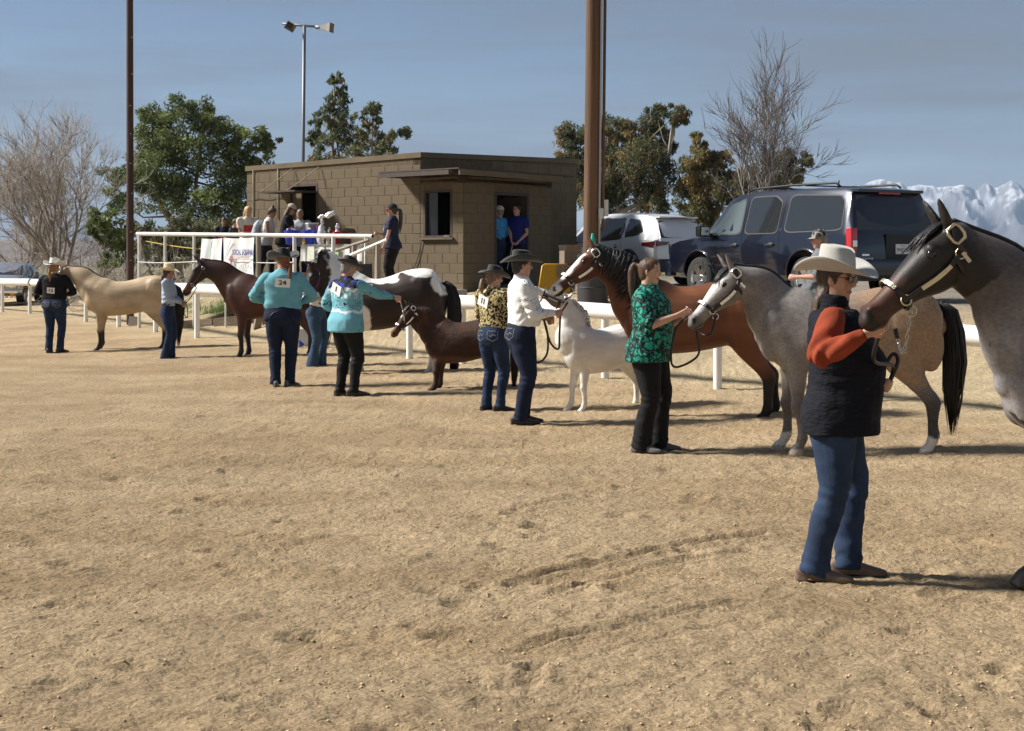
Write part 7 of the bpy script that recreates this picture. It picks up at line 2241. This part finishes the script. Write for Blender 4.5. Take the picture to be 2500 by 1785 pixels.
person("child with short brown hair in dark plaid shirt beside the dark-haired girl", deck_at(573, .8), R(-20), 1.44, .86, .9, head=(0, .25), hands=((.2, .06, 1.0), (.2, -.06, 1.0)), skin="fair",
    top=dict(mat=pattern_mat("plaid", (0.012, 0.014, 0.013), (0.05, 0.065, 0.055), 34, "check")), bottom=dict(mat=M_DENIM_D), hair=dict(style="short", name="brown", rgb=(0.05, 0.028, 0.016)), voxel=.016)
person("person with long blond hair and cream T-shirt with red print on the deck", deck_at(604, .8), R(-60), 1.70, .98, 1.0, hands=((.22, .06, 1.10), (.24, -.04, 1.08)), head=(.1, .3), skin="fair",
    top=dict(mat=RED_PRINT, sleeve="short", hem=.86, paint=print_mask(lambda x, y, z, a: (x > 0.03) * (np.abs(y) < .12) * sstep(1.13, 1.15, z) * sstep(1.30, 1.28, z))), bottom=dict(mat=M_DENIM_L), hair=dict(style="long", name="gold", rgb=(0.46, 0.31, 0.14), len=.24), voxel=.0145)
tk = person("person in white tank top with hair bun and pale denim backpack on the deck", deck_at(648, .75), R(-5), 1.66, 1.08, 1.1, lean=.20, hands=((.30, .10, 1.12), (.32, -.06, 1.10)), head=(-.1, .45), skin="tan",
    top=dict(mat=cloth("offwhite", (0.62, 0.62, 0.63)), sleeve="none", hem=.86), bottom=dict(mat=mat("navy_leggings", (0.010, 0.012, 0.028), .8, var=.2), name="leggings"), hair=dict(style="bun", name="brown", rgb=(0.05, 0.028, 0.016)), feet=((.12, .09, .1), (-.16, -.09, -.1)), voxel=.0145)
mb = MB(); mb.loft([((-.20, 0, .98), .13, .06, .09), ((-.19, 0, 1.08), .15, .06, .12), ((-.16, 0, 1.24), .14, .05, .11), ((-.12, 0, 1.36), .10, .04, .06)], (1, 0, 0), 4, 18, .4)
bpk = fuse(mb, .012, 3); wrinkle(bpk, .014, 9); bo = link("backpack", bpk, tk["root"], cloth("palechambray", (0.36, 0.42, 0.48)))
person("person in black T-shirt and pale cap with long brown hair leaning over the table", deck_at(692, .70), R(5), 1.72, 1.12, 1.15, lean=.22, hands=((.42, .10, 1.10), (.44, -.08, 1.08)), head=(0, .5), skin="tan",
    top=dict(mat=cloth("black", (0.008, 0.008, 0.010)), sleeve="short", hem=.86), bottom=dict(mat=M_BLACKP, name="trousers"), hair=dict(style="long", name="chestnut", rgb=(0.075, 0.035, 0.018), len=.28), hat=dict(kind="cap", mat=mat("khaki_cap", (0.40, 0.35, 0.27), .85), visor=M_INK), voxel=.0145)
person("person in pale grey shirt behind the drinks dispenser, mostly hidden", deck_at(735, 1.30), R(-100), 1.62, 1.0, 1.0, hands=((.34, .10, 1.05), (.36, -.06, 1.02)), lean=.1, head=(.3, .35), skin="tan",
    top=dict(mat=cloth("palegrey", (0.42, 0.43, 0.46)), sleeve="elbow", hem=.86), bottom=dict(mat=M_DENIM_D), hair=dict(style="short", name="grey", rgb=(0.22, 0.20, 0.18)), voxel=.017)
_n = P(955, 700, 27.3); _n.z = ground_z(_n.x, _n.y) + .06
_hand = P(905, 571, 27.6)
person("person in maroon and black cap and navy T-shirt with long grey ponytail at the steps", (PX(958, 27.4), 27.4, 1.04), R(178), 1.70, 1.18, 1.25, hands=((.15, .26, .86), P(925, 570, 27.5)), poles=(None, (-.2, -.6, -1)), head=(.05, .05), skin="rosy", curl=(.5, .9),
    top=dict(mat=pattern_mat("navy_logo", (0.60, 0.62, 0.66), (0.04, 0.05, 0.10), 16, "swirl", .5, .08, base=(0.011, 0.014, 0.042)), sleeve="short", hem=.86, paint=print_mask(lambda x, y, z, a: (x > .02) * (np.hypot(y - .0, z - 1.24) < .085))), bottom=dict(mat=M_BLACKP, name="trousers"),
    hair=dict(style="ponytail", name="darkgrey", rgb=(0.055, 0.045, 0.038), len=.46, at=-.01, r=1.3), hat=dict(kind="cap", mat=mat("black_cap", (0.012, 0.012, 0.014), .85), visor=mat("maroon", (0.16, 0.012, 0.035), .8)), glasses="clear", voxel=.012)
def door_at(px, back):
    u = u_on(px, V1 - DN * back, DD); p = V1 - DN * back + DD * u
    return Vector((p.x, p.y, Z0 + .10))
person("person in bright blue patterned shirt and white cap standing in the doorway", door_at(1219, .25), R(150), 1.70, 1.0, 1.0, head=(0, 0), skin="rosy", hands=((.2, .15, 1.05), (.2, -.15, 1.05)),
    top=dict(mat=pattern_mat("azure_print", (0.03, 0.20, 0.48), (0.06, 0.30, 0.60), 40, "swirl", .5, .1), tuck=True), bottom=dict(mat=M_DENIM), hair=dict(style="short", name="grey", rgb=(0.22, 0.20, 0.18)), hat=dict(kind="cap", mat=mat("white_cap", (0.60, 0.58, 0.54), .85)), belt=M_LEATHER, voxel=.0145)
dw = person("person with dark hair in royal blue T-shirt leaning in the doorway", door_at(1262, .12), R(-115), 1.74, 1.04, 1.05, head=(-.2, 0), skin="fair", hands=((.15, .12, .95), (.30, .02, .92)),
    top=dict(mat=cloth("royal", (0.016, 0.024, 0.16)), sleeve="short", hem=.88), bottom=dict(mat=M_DENIM_D), hair=dict(style="short", name="darkbrown2", rgb=(0.020, 0.012, 0.009)), voxel=.0145)
q = dw["grips"][1]; mb = MB(); mb.tube([(0, 0, 0), (-.12, -.1, -.55)], .008, 6); o = mb.build("stick", mat("pale_stick", (0.55, 0.50, 0.42), .7)); o.location = q; tag(o, "pale stick held by the person in the royal blue T-shirt", "stick")

# ================================================================== things on and around the deck
M_VINYL = mat("white_vinyl", (0.78, 0.80, 0.80), .45, var=.05, vscale=4, bump=.12, bscale=5)
NAVYI = mat("navy_ink", (0.035, 0.04, 0.22), .5); REDI = mat("red_ink", (0.55, 0.10, 0.11), .5); GREYI = mat("grey_ink", (0.16, 0.16, 0.18), .5); TEALI = mat("teal_ink", (0.10, 0.40, 0.33), .5)
RRv = Vector((RR.x, RR.y, 0))
def banner(label, pxa, pxb, ztop, h, slant=0.0):
    ta, tb = t_on(pxa), t_on(pxb); w_ = abs(tb - ta)
    o0 = RRv + dd * ta - dn_ * .06; root = empty("banner", (o0.x, o0.y, DZ), 0, label, "banner")
    X = -dd; nx, nz = 14, 8; mb = MB()
    for layer in (0, .004):
        for j in range(nz + 1):
            for i in range(nx + 1):
                u, v = i / nx, j / nz
                mb.v.append(X * (u * w_ + slant * (1 - v) * -1 * (1 - u)) - dn_ * (.018 * math.sin(u * 7 + v * 2) + .012 * math.sin(u * 15 - v * 3) - layer) + Vector((0, 0, ztop - DZ - h + h * v - .015 * math.sin(u * PI) * v)))
    n1 = nx + 1; N1 = n1 * (nz + 1)
    for b, fl in ((0, 0), (N1, 1)):
        for j in range(nz):
            for i in range(nx):
                q = [b + j * n1 + i, b + j * n1 + i + 1, b + (j + 1) * n1 + i + 1, b + (j + 1) * n1 + i]; mb.f.append(q[::-1] if fl else q)
    mb.build("sheet", M_VINYL, root, True)
    return root, (lambda u, v, s=.035: frame_m(X * (u * w_) - dn_ * s + Vector((0, 0, ztop - DZ - h + h * v)), X, (0, 0, 1))), w_
zt = lerp(RR.z, RL.z, t_on(590) / DL) - .06
rb, at_, w_ = banner("white vinyl banner reading SOCAL EQUINE HOSPITAL hung on the deck railing", 552, 626, zt, .78)
text_mesh("lettering", "SOCAL EQUINE", .2, NAVYI, rb, at_(.65, .60), .001, shear=.15, bold=.004, fit=(w_ * .66, .135))
text_mesh("lettering", "HOSPITAL", .1, GREYI, rb, at_(.64, .22), .001, spacing=1.8, fit=(w_ * .62, .075))
mb = MB(); M_ = at_(0, .42); pts = [(.18, 0), (.24, 0), (.26, .07), (.285, -.16), (.31, .10), (.33, 0), (.98, 0)]
mb.tube([M_ @ Vector((u * w_, v, 0)) for u, v in pts], .008, 4); mb.build("pulse_line", REDI, rb)
mb = MB(); mb.tube([M_ @ Vector(((.06 + .22 * t) * w_, .0 + .40 * math.sin(t * 1.5) * t ** .4, 0)) for t in np.linspace(0, 1, 9)], .006, 4); mb.build("horse_outline", GREYI, rb)
rb, at_, w_ = banner("slanting white vinyl banner reading KELVETS hung left of the equine hospital banner", 499, 548, zt - .005, .70, .10)
text_mesh("lettering", "KELVETS.C", .16, M_INK, rb, at_(.62, .16), .001, bold=.002, fit=(w_ * .72, .13))
mb = MB(); M_ = at_(.42, .30); mb.prism([(0, 0), (.03, .05), (.06, .22), (.10, .36), (.12, .46), (.075, .40), (.04, .20)], (0, 0, .003), (0, 0, 0), (1, 0, 0), (0, 1, 0))
mb.v = [M_ @ v for v in mb.v]; mb.build("leaf_logo", TEALI, rb)

TZ = DZ + .84
ta, tb = t_on(722), t_on(872); tabo = RRv + dd * tb + dn_ * .16; tw_ = ta - tb
tab = empty("folding_table", (tabo.x, tabo.y, DZ), 0, "folding table under a white cloth with paper notices on the deck", "table")
mb = MB(); mb.prism([(0, 0), (tw_, 0), (tw_, .62), (0, .62)], (0, 0, .04), (0, 0, TZ - DZ - .045), dd, dn_); mb.build("table_top", M_WHITEP, tab)
mb = MB(); nx = 40
for i in range(nx + 1):
    u = i / nx
    for j, z in enumerate((TZ - DZ, TZ - DZ - .02, TZ - DZ - .16, TZ - DZ - .34)):
        mb.v.append(dd * (u * tw_) - dn_ * (.01 + .022 * j / 3 * (1 + math.sin(u * 38))) + Vector((0, 0, z)))
    mb.v.append(dd * (u * tw_) + dn_ * .62 + Vector((0, 0, TZ - DZ + .002)))
for i in range(nx):
    a = i * 5
    mb.f += [[a, a + 5, a + 6, a + 1], [a + 1, a + 6, a + 7, a + 2], [a + 2, a + 7, a + 8, a + 3], [a + 4, a + 9, a + 5, a]]
clo = mb.build("tablecloth", cloth("tablecloth", (0.72, 0.72, 0.70)), tab, True)
for u, w2, h2, c in ((.80, .20, .26, (0.62, 0.66, 0.55)), (.62, .16, .24, (0.72, 0.72, 0.68)), (.50, .16, .24, (0.60, 0.66, 0.60)), (.38, .15, .2, (0.40, 0.55, 0.30)), (.22, .18, .28, (0.74, 0.75, 0.76))):
    mb = MB(); mb.box((0, 0, 0), (w2, .003, h2), Matrix.Rotation(math.atan2(dd.y, dd.x), 3, 'Z')); q = dd * (u * tw_) - dn_ * .075 + Vector((0, 0, TZ - DZ - .17)); mb.v = [v + q for v in mb.v]
    mb.build("paper_notice", mat("paper_%d" % int(u * 100), c, .8, var=.25, vscale=14), tab)
for u in (.08, .92):
    for v in (.08, .54):
        mb = MB(); mb.tube([dd * (u * tw_) + dn_ * v + Vector((0, 0, 0)), dd * (u * tw_) + dn_ * v + Vector((0, 0, TZ - DZ - .045))], .014, 8); mb.build("leg", M_GREYP, tab, True)

def on_table(px, off=.22):
    p = deck_at(px, off); return Vector((p.x, p.y, TZ + .004))
def prop(name, label, cat, loc, mb, mt, sm=None, group=None):
    o = mb.build(name, mt, None, auto=sm) if sm else mb.build(name, mt)
    o.location = loc; return tag(o, label, cat, group)
BLUEB = mat("blue_plastic", (0.010, 0.045, 0.50), .35)
rg = random.Random(8)
for px_, lab in ((712, "blue plastic bucket of wrapped goods nearer the black T-shirt"), (754, "blue plastic bucket of wrapped goods nearer the gift baskets")):
    mb = MB(); mb.lathe([(.001, .003), (.115, .003), (.150, .27), (.160, .27), (.160, .29), (.148, .29), (.115, .02), (.001, .02)], (0, 0, 0), 26)
    root = empty("bucket", on_table(px_), 0, lab, "bucket", "blue buckets on the table"); mb.build("pail", BLUEB, root, auto=40)
    for k in range(14):
        m2 = MB(); a, r_ = rg.uniform(0, 6.28), rg.uniform(0, .10); m2.box((math.cos(a) * r_, math.sin(a) * r_, .27 + rg.uniform(0, .05)), (.06, .05, .04), Matrix.Rotation(rg.uniform(0, 3), 3, 'Z') @ Matrix.Rotation(rg.uniform(-.6, .6), 3, 'X'), .008)
        m2.build("packet", mat("packet_%d" % (k % 3), ((0.55, 0.55, 0.62), (0.15, 0.10, 0.30), (0.50, 0.42, 0.44))[k % 3], .4), root)
root = empty("drinks_dispenser", on_table(762, .42), .5, "clear drinks dispenser with white lid on the table", "dispenser")
mb = MB(); mb.box((0, 0, .24), (.22, .17, .34), None, .02); mb.build("tank", mat("clear_plastic", (0.50, 0.52, 0.54), .1, trans=.6, ior=1.2), root, auto=40)
mb = MB(); mb.box((0, 0, .43), (.24, .19, .035), None, .01); mb.build("lid", mat("grey_lid", (0.52, 0.52, 0.58), .4), root, auto=40)
mb = MB(); mb.box((0, 0, .035), (.20, .16, .07), None, .01); mb.build("base", M_WHITEP, root, auto=40)
mb = MB(); mb.lathe([(.001, 0), (.035, 0), (.045, .22), (.047, .22), (.047, .24), (.001, .25)], (0, 0, 0), 18); prop("tumbler", "magenta tumbler beside the drinks dispenser", "cup", on_table(778, .40) + Vector((0, 0, .14)), mb, mat("magenta", (0.28, 0.02, 0.13), .4), 40)
M_FOIL = mat("cellophane", (0.62, 0.63, 0.66), .18, .25, spec=.8, bump=.8, bscale=16)
def bag(label, loc, w_, h_, seed, mt):
    mb = MB(); mb.loft([((0, 0, .02), w_ * .8, w_ * .6, w_ * .6), ((0, 0, h_ * .35), w_, w_ * .75, w_ * .75), ((0, 0, h_ * .68), w_ * .55, w_ * .4, w_ * .4), ((0, 0, h_ * .76), w_ * .16, w_ * .14, w_ * .14), ((0.01, 0, h_ * .86), w_ * .4, w_ * .25, w_ * .25), ((.02, 0, h_), w_ * .62, w_ * .12, w_ * .12)], (1, 0, 0), 4, 22, .2)
    me_ = mb.me(True); a = coords(me_); nn = normals(me_); set_coords(me_, a + nn * (.022 * fbm(a * 14, 3, seed))[:, None])
    o = link("gift_bag", me_, None, mt); o.location = loc; tag(o, label, "gift bag", "cellophane gift bags"); return o
bag("tall cellophane gift bag with flared top next to the blue buckets", on_table(785, .25), .13, .50, 3, M_FOIL)
bag("small cellophane gift bag behind the red bag", on_table(803, .40), .09, .34, 5, mat("cellophane_tan", (0.55, 0.45, 0.38), .2, .2, bump=.8, bscale=16))
bag("lilac cellophane gift bag standing in the red bag", on_table(823, .35), .10, .40, 7, mat("cellophane_lilac", (0.52, 0.50, 0.60), .2, .25, bump=.8, bscale=16))
mb = MB(); mb.tube([P(742, 560, 28.4), P(772, 540, 28.4), P(790, 522, 28.35)], .008, 5)
mb = MB(); mb.loft([((0, 0, 0), .02, .02, .02), ((.08, 0, .03), .05, .04, .03), ((.20, 0, .04), .09, .06, .04), ((.30, 0, .09), .10, .06, .03), ((.36, 0, .10), .05, .03, .02)], (0, 0, 1), 5, 14, .3)
me_ = mb.me(True); a = coords(me_); set_coords(me_, a + normals(me_) * (.02 * fbm(a * 16, 3, 2))[:, None]); o = link("silver_bag", me_, None, M_FOIL); o.location = P(778, 532, 28.5); tag(o, "crumpled silver bag blown sideways above the gift bags", "balloon")  # silver cellophane bag fluttering above the table
mb = MB(); mb.loft([((0, 0, .01), .10, .09, .09), ((0, 0, .12), .11, .10, .10), ((0, 0, .24), .12, .08, .08)], (1, 0, 0), 3, 16, .15); prop("tote_bag", "red tote bag with dark strap on the table", "bag", on_table(822, .16), mb, cloth("red", (0.42, 0.02, 0.045)), 50)
root = empty("saddle_blanket", on_table(852, .36), math.atan2(dd.y, dd.x), "folded tan and brown saddle blanket at the table end", "saddle blanket")
for i in range(3):
    mb = MB(); mb.loft([((.10 - .05 * i, .05 * i, .0), .02, .16, .16), ((.12 - .05 * i, .05 * i, .14), .02, .16, .16), ((.06 - .05 * i, .05 * i, .26), .02, .15, .15), ((-.02 - .05 * i, .05 * i, .30), .02, .14, .14), ((-.08 - .05 * i, .05 * i, .22), .02, .13, .13)], (0, 1, 0), 4, 12, .3)
    mb.build("fold", mat("blanket_%d" % i, ((0.42, 0.32, 0.20), (0.30, 0.20, 0.12), (0.14, 0.085, 0.05))[i], .95, var=.4, vscale=24, stretch=(1, .1, 1)), root, True)
for k, (px_, c) in enumerate(((742, (0.55, 0.40, 0.03)), (770, (0.03, 0.05, 0.25)), (783, (0.6, 0.6, 0.58)), (793, (0.08, 0.09, 0.06)), (800, (0.62, 0.60, 0.50)), (809, (0.10, 0.10, 0.12)))):
    mb = MB(); mb.lathe([(.001, 0), (.028, 0), (.030, .07), (.020, .09), (.014, .10), (.014, .12), (.001, .12)], (0, 0, 0), 14)
    prop("bottle", ["yellow", "dark blue", "white", "dark green", "cream", "black"][k] + " small bottle at the front edge of the table", "bottle", on_table(px_, .06), mb, mat("bottle_%d" % k, c, .3), 40, "small bottles on the table")

# ------------------------------------------------------------------ timbers, bins and boxes behind the rail
M_TIE = mat("old_timber", (0.21, 0.165, 0.12), .95, var=.4, vscale=10, stretch=(.2, 1, 1), bump=.5, bscale=30)
for k, (pa, ya, pb, yb, Y_, h_, lab) in enumerate(((445, 776, 524, 782, 31.2, .24, "left"), (526, 784, 640, 792, 30.6, .26, "middle"), (645, 793, 760, 800, 29.6, .24, "right"))):
    a, b = P(pa, ya, Y_ + .4), P(pb, yb, Y_); a.z = ground_z(a.x, a.y) + .05; b.z = ground_z(b.x, b.y) + .05
    mb = MB(); v = b - a; L_2 = v.length
    mb.box((0, 0, 0), (L_2, .17, h_), None, .012); o = mb.build("timber", M_TIE); o.location = (a + b) / 2; o.rotation_euler = (0, -math.asin(v.z / L_2), math.atan2(v.y, v.x))
    tag(o, "weathered landscape timber edging the grass bank, %s" % {"left": "left of the dark bay's chest", "middle": "behind the dark bay's forelegs", "right": "behind the teal shirt"}[lab], "timber", "timbers edging the bank")
p = P(629, 782, 29.4); p.z = ground_z(p.x, p.y) + .10
mb = MB(); mb.box((0, 0, 0), (.14, .16, .26), None, .012); o = mb.build("timber", M_TIE); o.location = p; o.rotation_euler = (.1, .2, .4); tag(o, "short split timber stub leaning behind the dark bay's belly", "timber", "timbers edging the bank")
p = P(328, 780, 33.6); p.z = ground_z(p.x, p.y) + .10
mb = MB(); mb.box((0, 0, 0), (.26, .02, .24), None, .003); o = mb.build("board", mat("pale_board", (0.52, 0.50, 0.45), .8)); o.location = p; o.rotation_euler = (-.3, .12, .2); tag(o, "pale square board lying under the dun horse's belly", "board")
p = P(741, 834, 25.8); p.z = ground_z(p.x, p.y)
mb = MB(); mb.box((0, 0, .14), (.17, .17, .28), None, .02); mb.box((0, 0, .285), (.19, .19, .02), None, .005); prop("storage_tub", "translucent plastic tub on the sand behind the flared jeans", "tub", p, mb, mat("frosted", (0.50, 0.53, 0.56), .35), 40)
p = P(733, 836, 25.4); p.z = ground_z(p.x, p.y) + .05
mb = MB(); mb.box((0, 0, 0), (.12, .06, .10), Matrix.Rotation(.7, 3, 'Y'), .02); prop("packet", "small blue packet beside the plastic tub", "packet", p, mb, mat("packet_blue", (0.03, 0.07, 0.45), .4), 40)
p = P(1352, 690, 27.0); p.z = ground_z(p.x, p.y)
root = empty("yellow_tray", p, R(8), "large ribbed yellow plastic tray standing on edge by the building", "tray")
YEL = mat("yellow_plastic", (0.58, 0.33, 0.015), .45, var=.15, vscale=6)
tl = Matrix.Rotation(R(-12), 3, 'X')
mb = MB(); mb.prism([(-.30, 0), (.30, 0), (.30, .50), (.26, .56), (-.16, .56), (-.20, .53)], (0, .03, 0), (0, 0, 0), (1, 0, 0), (0, 0, 1)); mb.v = [tl @ v for v in mb.v]; mb.build("panel", YEL, root)
for i in range(7):
    mb = MB(); x = -.24 + .08 * i
    mb.tube([tl @ Vector((x - .04, -.008, .06)), tl @ Vector((x + .06, -.008, .50))], .010, 5); mb.build("rib", YEL, root)
mb = MB(); mb.tube([tl @ Vector(q) for q in ((-.30, -.01, .0), (-.20, -.01, .53), (-.16, -.01, .56), (.26, -.01, .56), (.30, -.01, .50), (.30, -.01, 0))], .018, 6); mb.build("rim", YEL, root, True)
CARD = mat("cardboard", (0.20, 0.155, 0.115), .9, var=.15, vscale=5)
for k, (px_, py_, Y_, d_, rot, lab) in enumerate(((1392, 628, 27.6, (.34, .30, .26), .3, "upper cardboard box stacked beside the yellow tray"), (1388, 680, 27.3, (.50, .42, .50), .1, "lower cardboard box stacked beside the yellow tray"), (1436, 705, 26.6, (.40, .36, .18), .25, "flat cardboard box on the ground under the bay horse's jaw"))):
    p = P(px_, py_, Y_); g = ground_z(p.x, p.y)
    p.z = g + (.64 if k == 0 else (.25 if k == 1 else .10))
    mb = MB(); mb.box((0, 0, 0), d_, None, .006)
    root = empty("cardboard_box", p, rot, lab, "box", "cardboard boxes"); mb.build("carton", CARD, root)
    if k == 0:
        for s in (-1, 1):
            m2 = MB(); m2.prism([(-.16, 0), (.16, 0), (.16, .13), (-.16, .13)], (0, 0, .005), (0, s * .15, .132), (1, 0, 0), (0, s * .55, .83)); m2.build("flap", CARD, root)
p = P(1447, 600, 25.2); g = ground_z(p.x, p.y)
mb = MB(); mb.lathe([(.001, 0), (.27, 0), (.275, .28), (.285, .29), (.275, .30), (.275, .58), (.285, .59), (.275, .60), (.27, .87), (.001, .87)], (0, 0, 0), 28)
prop("steel_drum", "dark steel drum hidden behind the bay horse's neck", "drum", (p.x, p.y, g), mb, mat("drum_grey", (0.05, 0.05, 0.055), .5, .3), 40)
root = empty("traffic_cone", (p.x, p.y, g + .872), 0, "turquoise plastic cone standing above the bay horse's poll", "cone")
CT = mat("turquoise_cone", (0.015, 0.42, 0.30), .45)
mb = MB(); mb.lathe([(.085, .02), (.022, .36), (.014, .365), (.001, .365)], (0, 0, 0), 24); mb.build("cone", CT, root, auto=40)
mb = MB(); mb.box((0, 0, .012), (.23, .23, .022), None, .008); mb.build("base", CT, root)

# ------------------------------------------------------------------ grass on the bank
def grass():
    rng = np.random.default_rng(5); V, Fc, C = [], [], []
    n = 0
    xs = rng.uniform(-9.6, -4.4, 16000); ys = rng.uniform(27.5, 37, 16000)
    d = rail_dist(xs, ys); nz = fbm(np.stack([xs, ys, xs * 0], 1) * .8, 3, 41)
    ok = (d > 2.0) & (d < 5.4) & (nz + rng.normal(0, .25, len(xs)) > -.15)
    for x, y in zip(xs[ok], ys[ok]):
        z = ground_z(x, y) - .01; h = rng.uniform(.04, .14); a = rng.uniform(0, 6.28); l = rng.uniform(.0, .07); w = .006
        dx, dy = math.cos(a), math.sin(a)
        V += [(x - dy * w, y + dx * w, z), (x + dy * w, y - dx * w, z), (x + dx * l, y + dy * l, z + h)]
        Fc.append((n, n + 1, n + 2)); n += 3
        c = np.array((0.075, 0.13, 0.03)) * rng.uniform(.6, 1.4) + (np.array((0.16, 0.13, 0.05)) if rng.random() < .12 else 0)
        C += [c, c, c]
    me = bpy.data.meshes.new("grass"); me.from_pydata(V, [], Fc); paint(me, np.array(C))
    o = link("grass", me, None, M_LEAF); tag(o, "short green grass growing on the bank beyond the rail", "grass", None, "stuff")
grass()

# ================================================================== lead ropes
def lead(label, pts, r, mt, chain=None, loops=(), cat="lead rope"):
    """pts: world points from halter ring to hand; chain: share of the length that is chain; loops: hanging coils."""
    o0 = Vector(pts[0]); root = empty("lead_rope", o0, 0, label, cat)
    fr = [Vector(q[:3]) - o0 for q in catmull([(Vector(p), 0, 0, 0) for p in pts], 8)]
    cut = int(len(fr) * (chain or 0))
    if cut:
        m = MB(); seg = fr[:cut + 1]
        tot = sum((b - a).length for a, b in zip(seg[:-1], seg[1:])); nl = max(4, int(tot / .022))
        for i in range(nl):
            t = (i + .5) / nl * (len(seg) - 1); k_ = min(int(t), len(seg) - 2); c = lerp(seg[k_], seg[k_ + 1], t - k_); d_ = (seg[k_ + 1] - seg[k_]).normalized()
            u = d_.orthogonal().normalized(); v = d_.cross(u); w = u if i % 2 else v
            m.tube([c + d_ * math.cos(a) * .016 + w * math.sin(a) * .008 for a in [6.283 * j / 8 for j in range(8)]], .0028, 4, True)
        o = m.build("chain", M_CHAIN, root, True); o["kind"] = "stuff"
    if cut < len(fr) - 1:
        m = MB(); m.tube(fr[cut:], r, 7); m.build("strap", mt, root, True)
    for lp in loops:
        m = MB(); q = [Vector(x[:3]) - o0 for x in catmull([(Vector(p), 0, 0, 0) for p in lp], 8)]; m.tube(q, r, 7); m.build("loop", mt, root, True)
def g_(k, i): return Vector(PEOPLE[k]["grips"][i])
def sag(a, b, s=.05): return [a, lerp(a, b, .5) + Vector((0, 0, -s)), b]
H_ = HORSES
r9 = H_["roan"]["ring"]; h9 = g_("vest", 1)
lead("dark lead with steel chain below the roan horse's chin", sag(r9, h9 + Vector((.06, 0, -.02)), .16), .011, M_LEATHER, .8,
     [[h9, h9 + Vector((-.02, .1, -.18)), g_("vest", 0) + Vector((.02, -.02, .10)), g_("vest", 0)], [g_("vest", 0), g_("vest", 0) + Vector((.05, 0, .12)), g_("vest", 0) + Vector((.03, .02, .16)), g_("vest", 0) + Vector((-.03, 0, .08))]])
r8 = H_["grey"]["ring"]; h8 = g_("green", 0)
lead("black lead strap between the grey horse and the green blouse", [r8, r8 + Vector((-.04, -.02, -.14)), lerp(r8, h8, .55) + Vector((0, 0, -.16)), h8], .010, M_LEATHER, .0,
     [[h8, h8 + Vector((.06, -.02, -.18)), h8 + Vector((.07, -.02, -.36)), h8 + Vector((-.10, -.02, -.46)), h8 + Vector((-.16, -.02, -.40)), h8 + Vector((-.12, 0, -.15)), h8]])
r7 = H_["bay"]["ring"]; h7 = g_("lace", 1)
lead("brown leather lead with chain from the bay horse, coiled below the white-shirted person's hand", [r7, lerp(r7, h7, .35) + Vector((.0, 0, -.02)), h7], .011, M_LEATHERB, .62,
     [[h7, h7 + Vector((-.01, -.02, -.2)), h7 + Vector((-.02, -.02, -.36)), h7 + Vector((-.10, -.02, -.30)), h7 + Vector((-.16, 0, -.10)), h7 + Vector((-.18, 0, -.02))],
      [h7 + Vector((-.18, 0, -.02)), h7 + Vector((-.13, -.02, -.22)), h7 + Vector((-.14, -.02, -.42)), h7 + Vector((-.24, -.02, -.50)), h7 + Vector((-.31, -.02, -.36)), h7 + Vector((-.27, 0, -.12)), h7 + Vector((-.18, 0, -.02))]])
r6 = H_["whitemini"]["ring"]; h6 = g_("11", 1)
lead("thin dark lead from the white miniature horse to the gold-patterned shirt", sag(r6, h6, .08), .008, M_LEATHER)
r5 = H_["brownmini"]["ring"]; h5 = g_("1", 1)
lead("short chain lead from the brown miniature horse's halter to the reaching hand", [r5, lerp(r5, h5, .5) + Vector((.03, -.05, -.03)), h5], .008, M_CHAIN, .98)
r4 = H_["pinto"]["ring"]; h4 = g_("white_tee", 1); PUR = mat("purple_nylon", (0.085, 0.022, 0.11), 0.6)
lead("purple lead rope hanging from the pinto horse's halter", [r4, lerp(r4, h4, .4) + Vector((0, 0, -.1)), h4], .012, PUR, .3, [[h4, h4 + Vector((.10, -.05, -.05)), h4 + Vector((.16, -.05, -.3)), h4 + Vector((.18, -.05, -.62))]])
r2_ = H_["darkbay"]["ring"]; h2 = g_("girl", 1)
lead("thin brown lead from the dark bay horse to the girl in the straw hat", sag(r2_, h2, .02), .007, M_LEATHERB, .0, [[h2, h2 + Vector((.03, 0, -.12)), h2 + Vector((.02, 0, -.24)), h2 + Vector((-.03, 0, -.16)), h2]])
r1 = H_["dun"]["ring"]; h1 = g_("12", 1)
lead("dark lead from the dun horse to the person with number 12", sag(r1, h1, .1), .009, M_LEATHER)
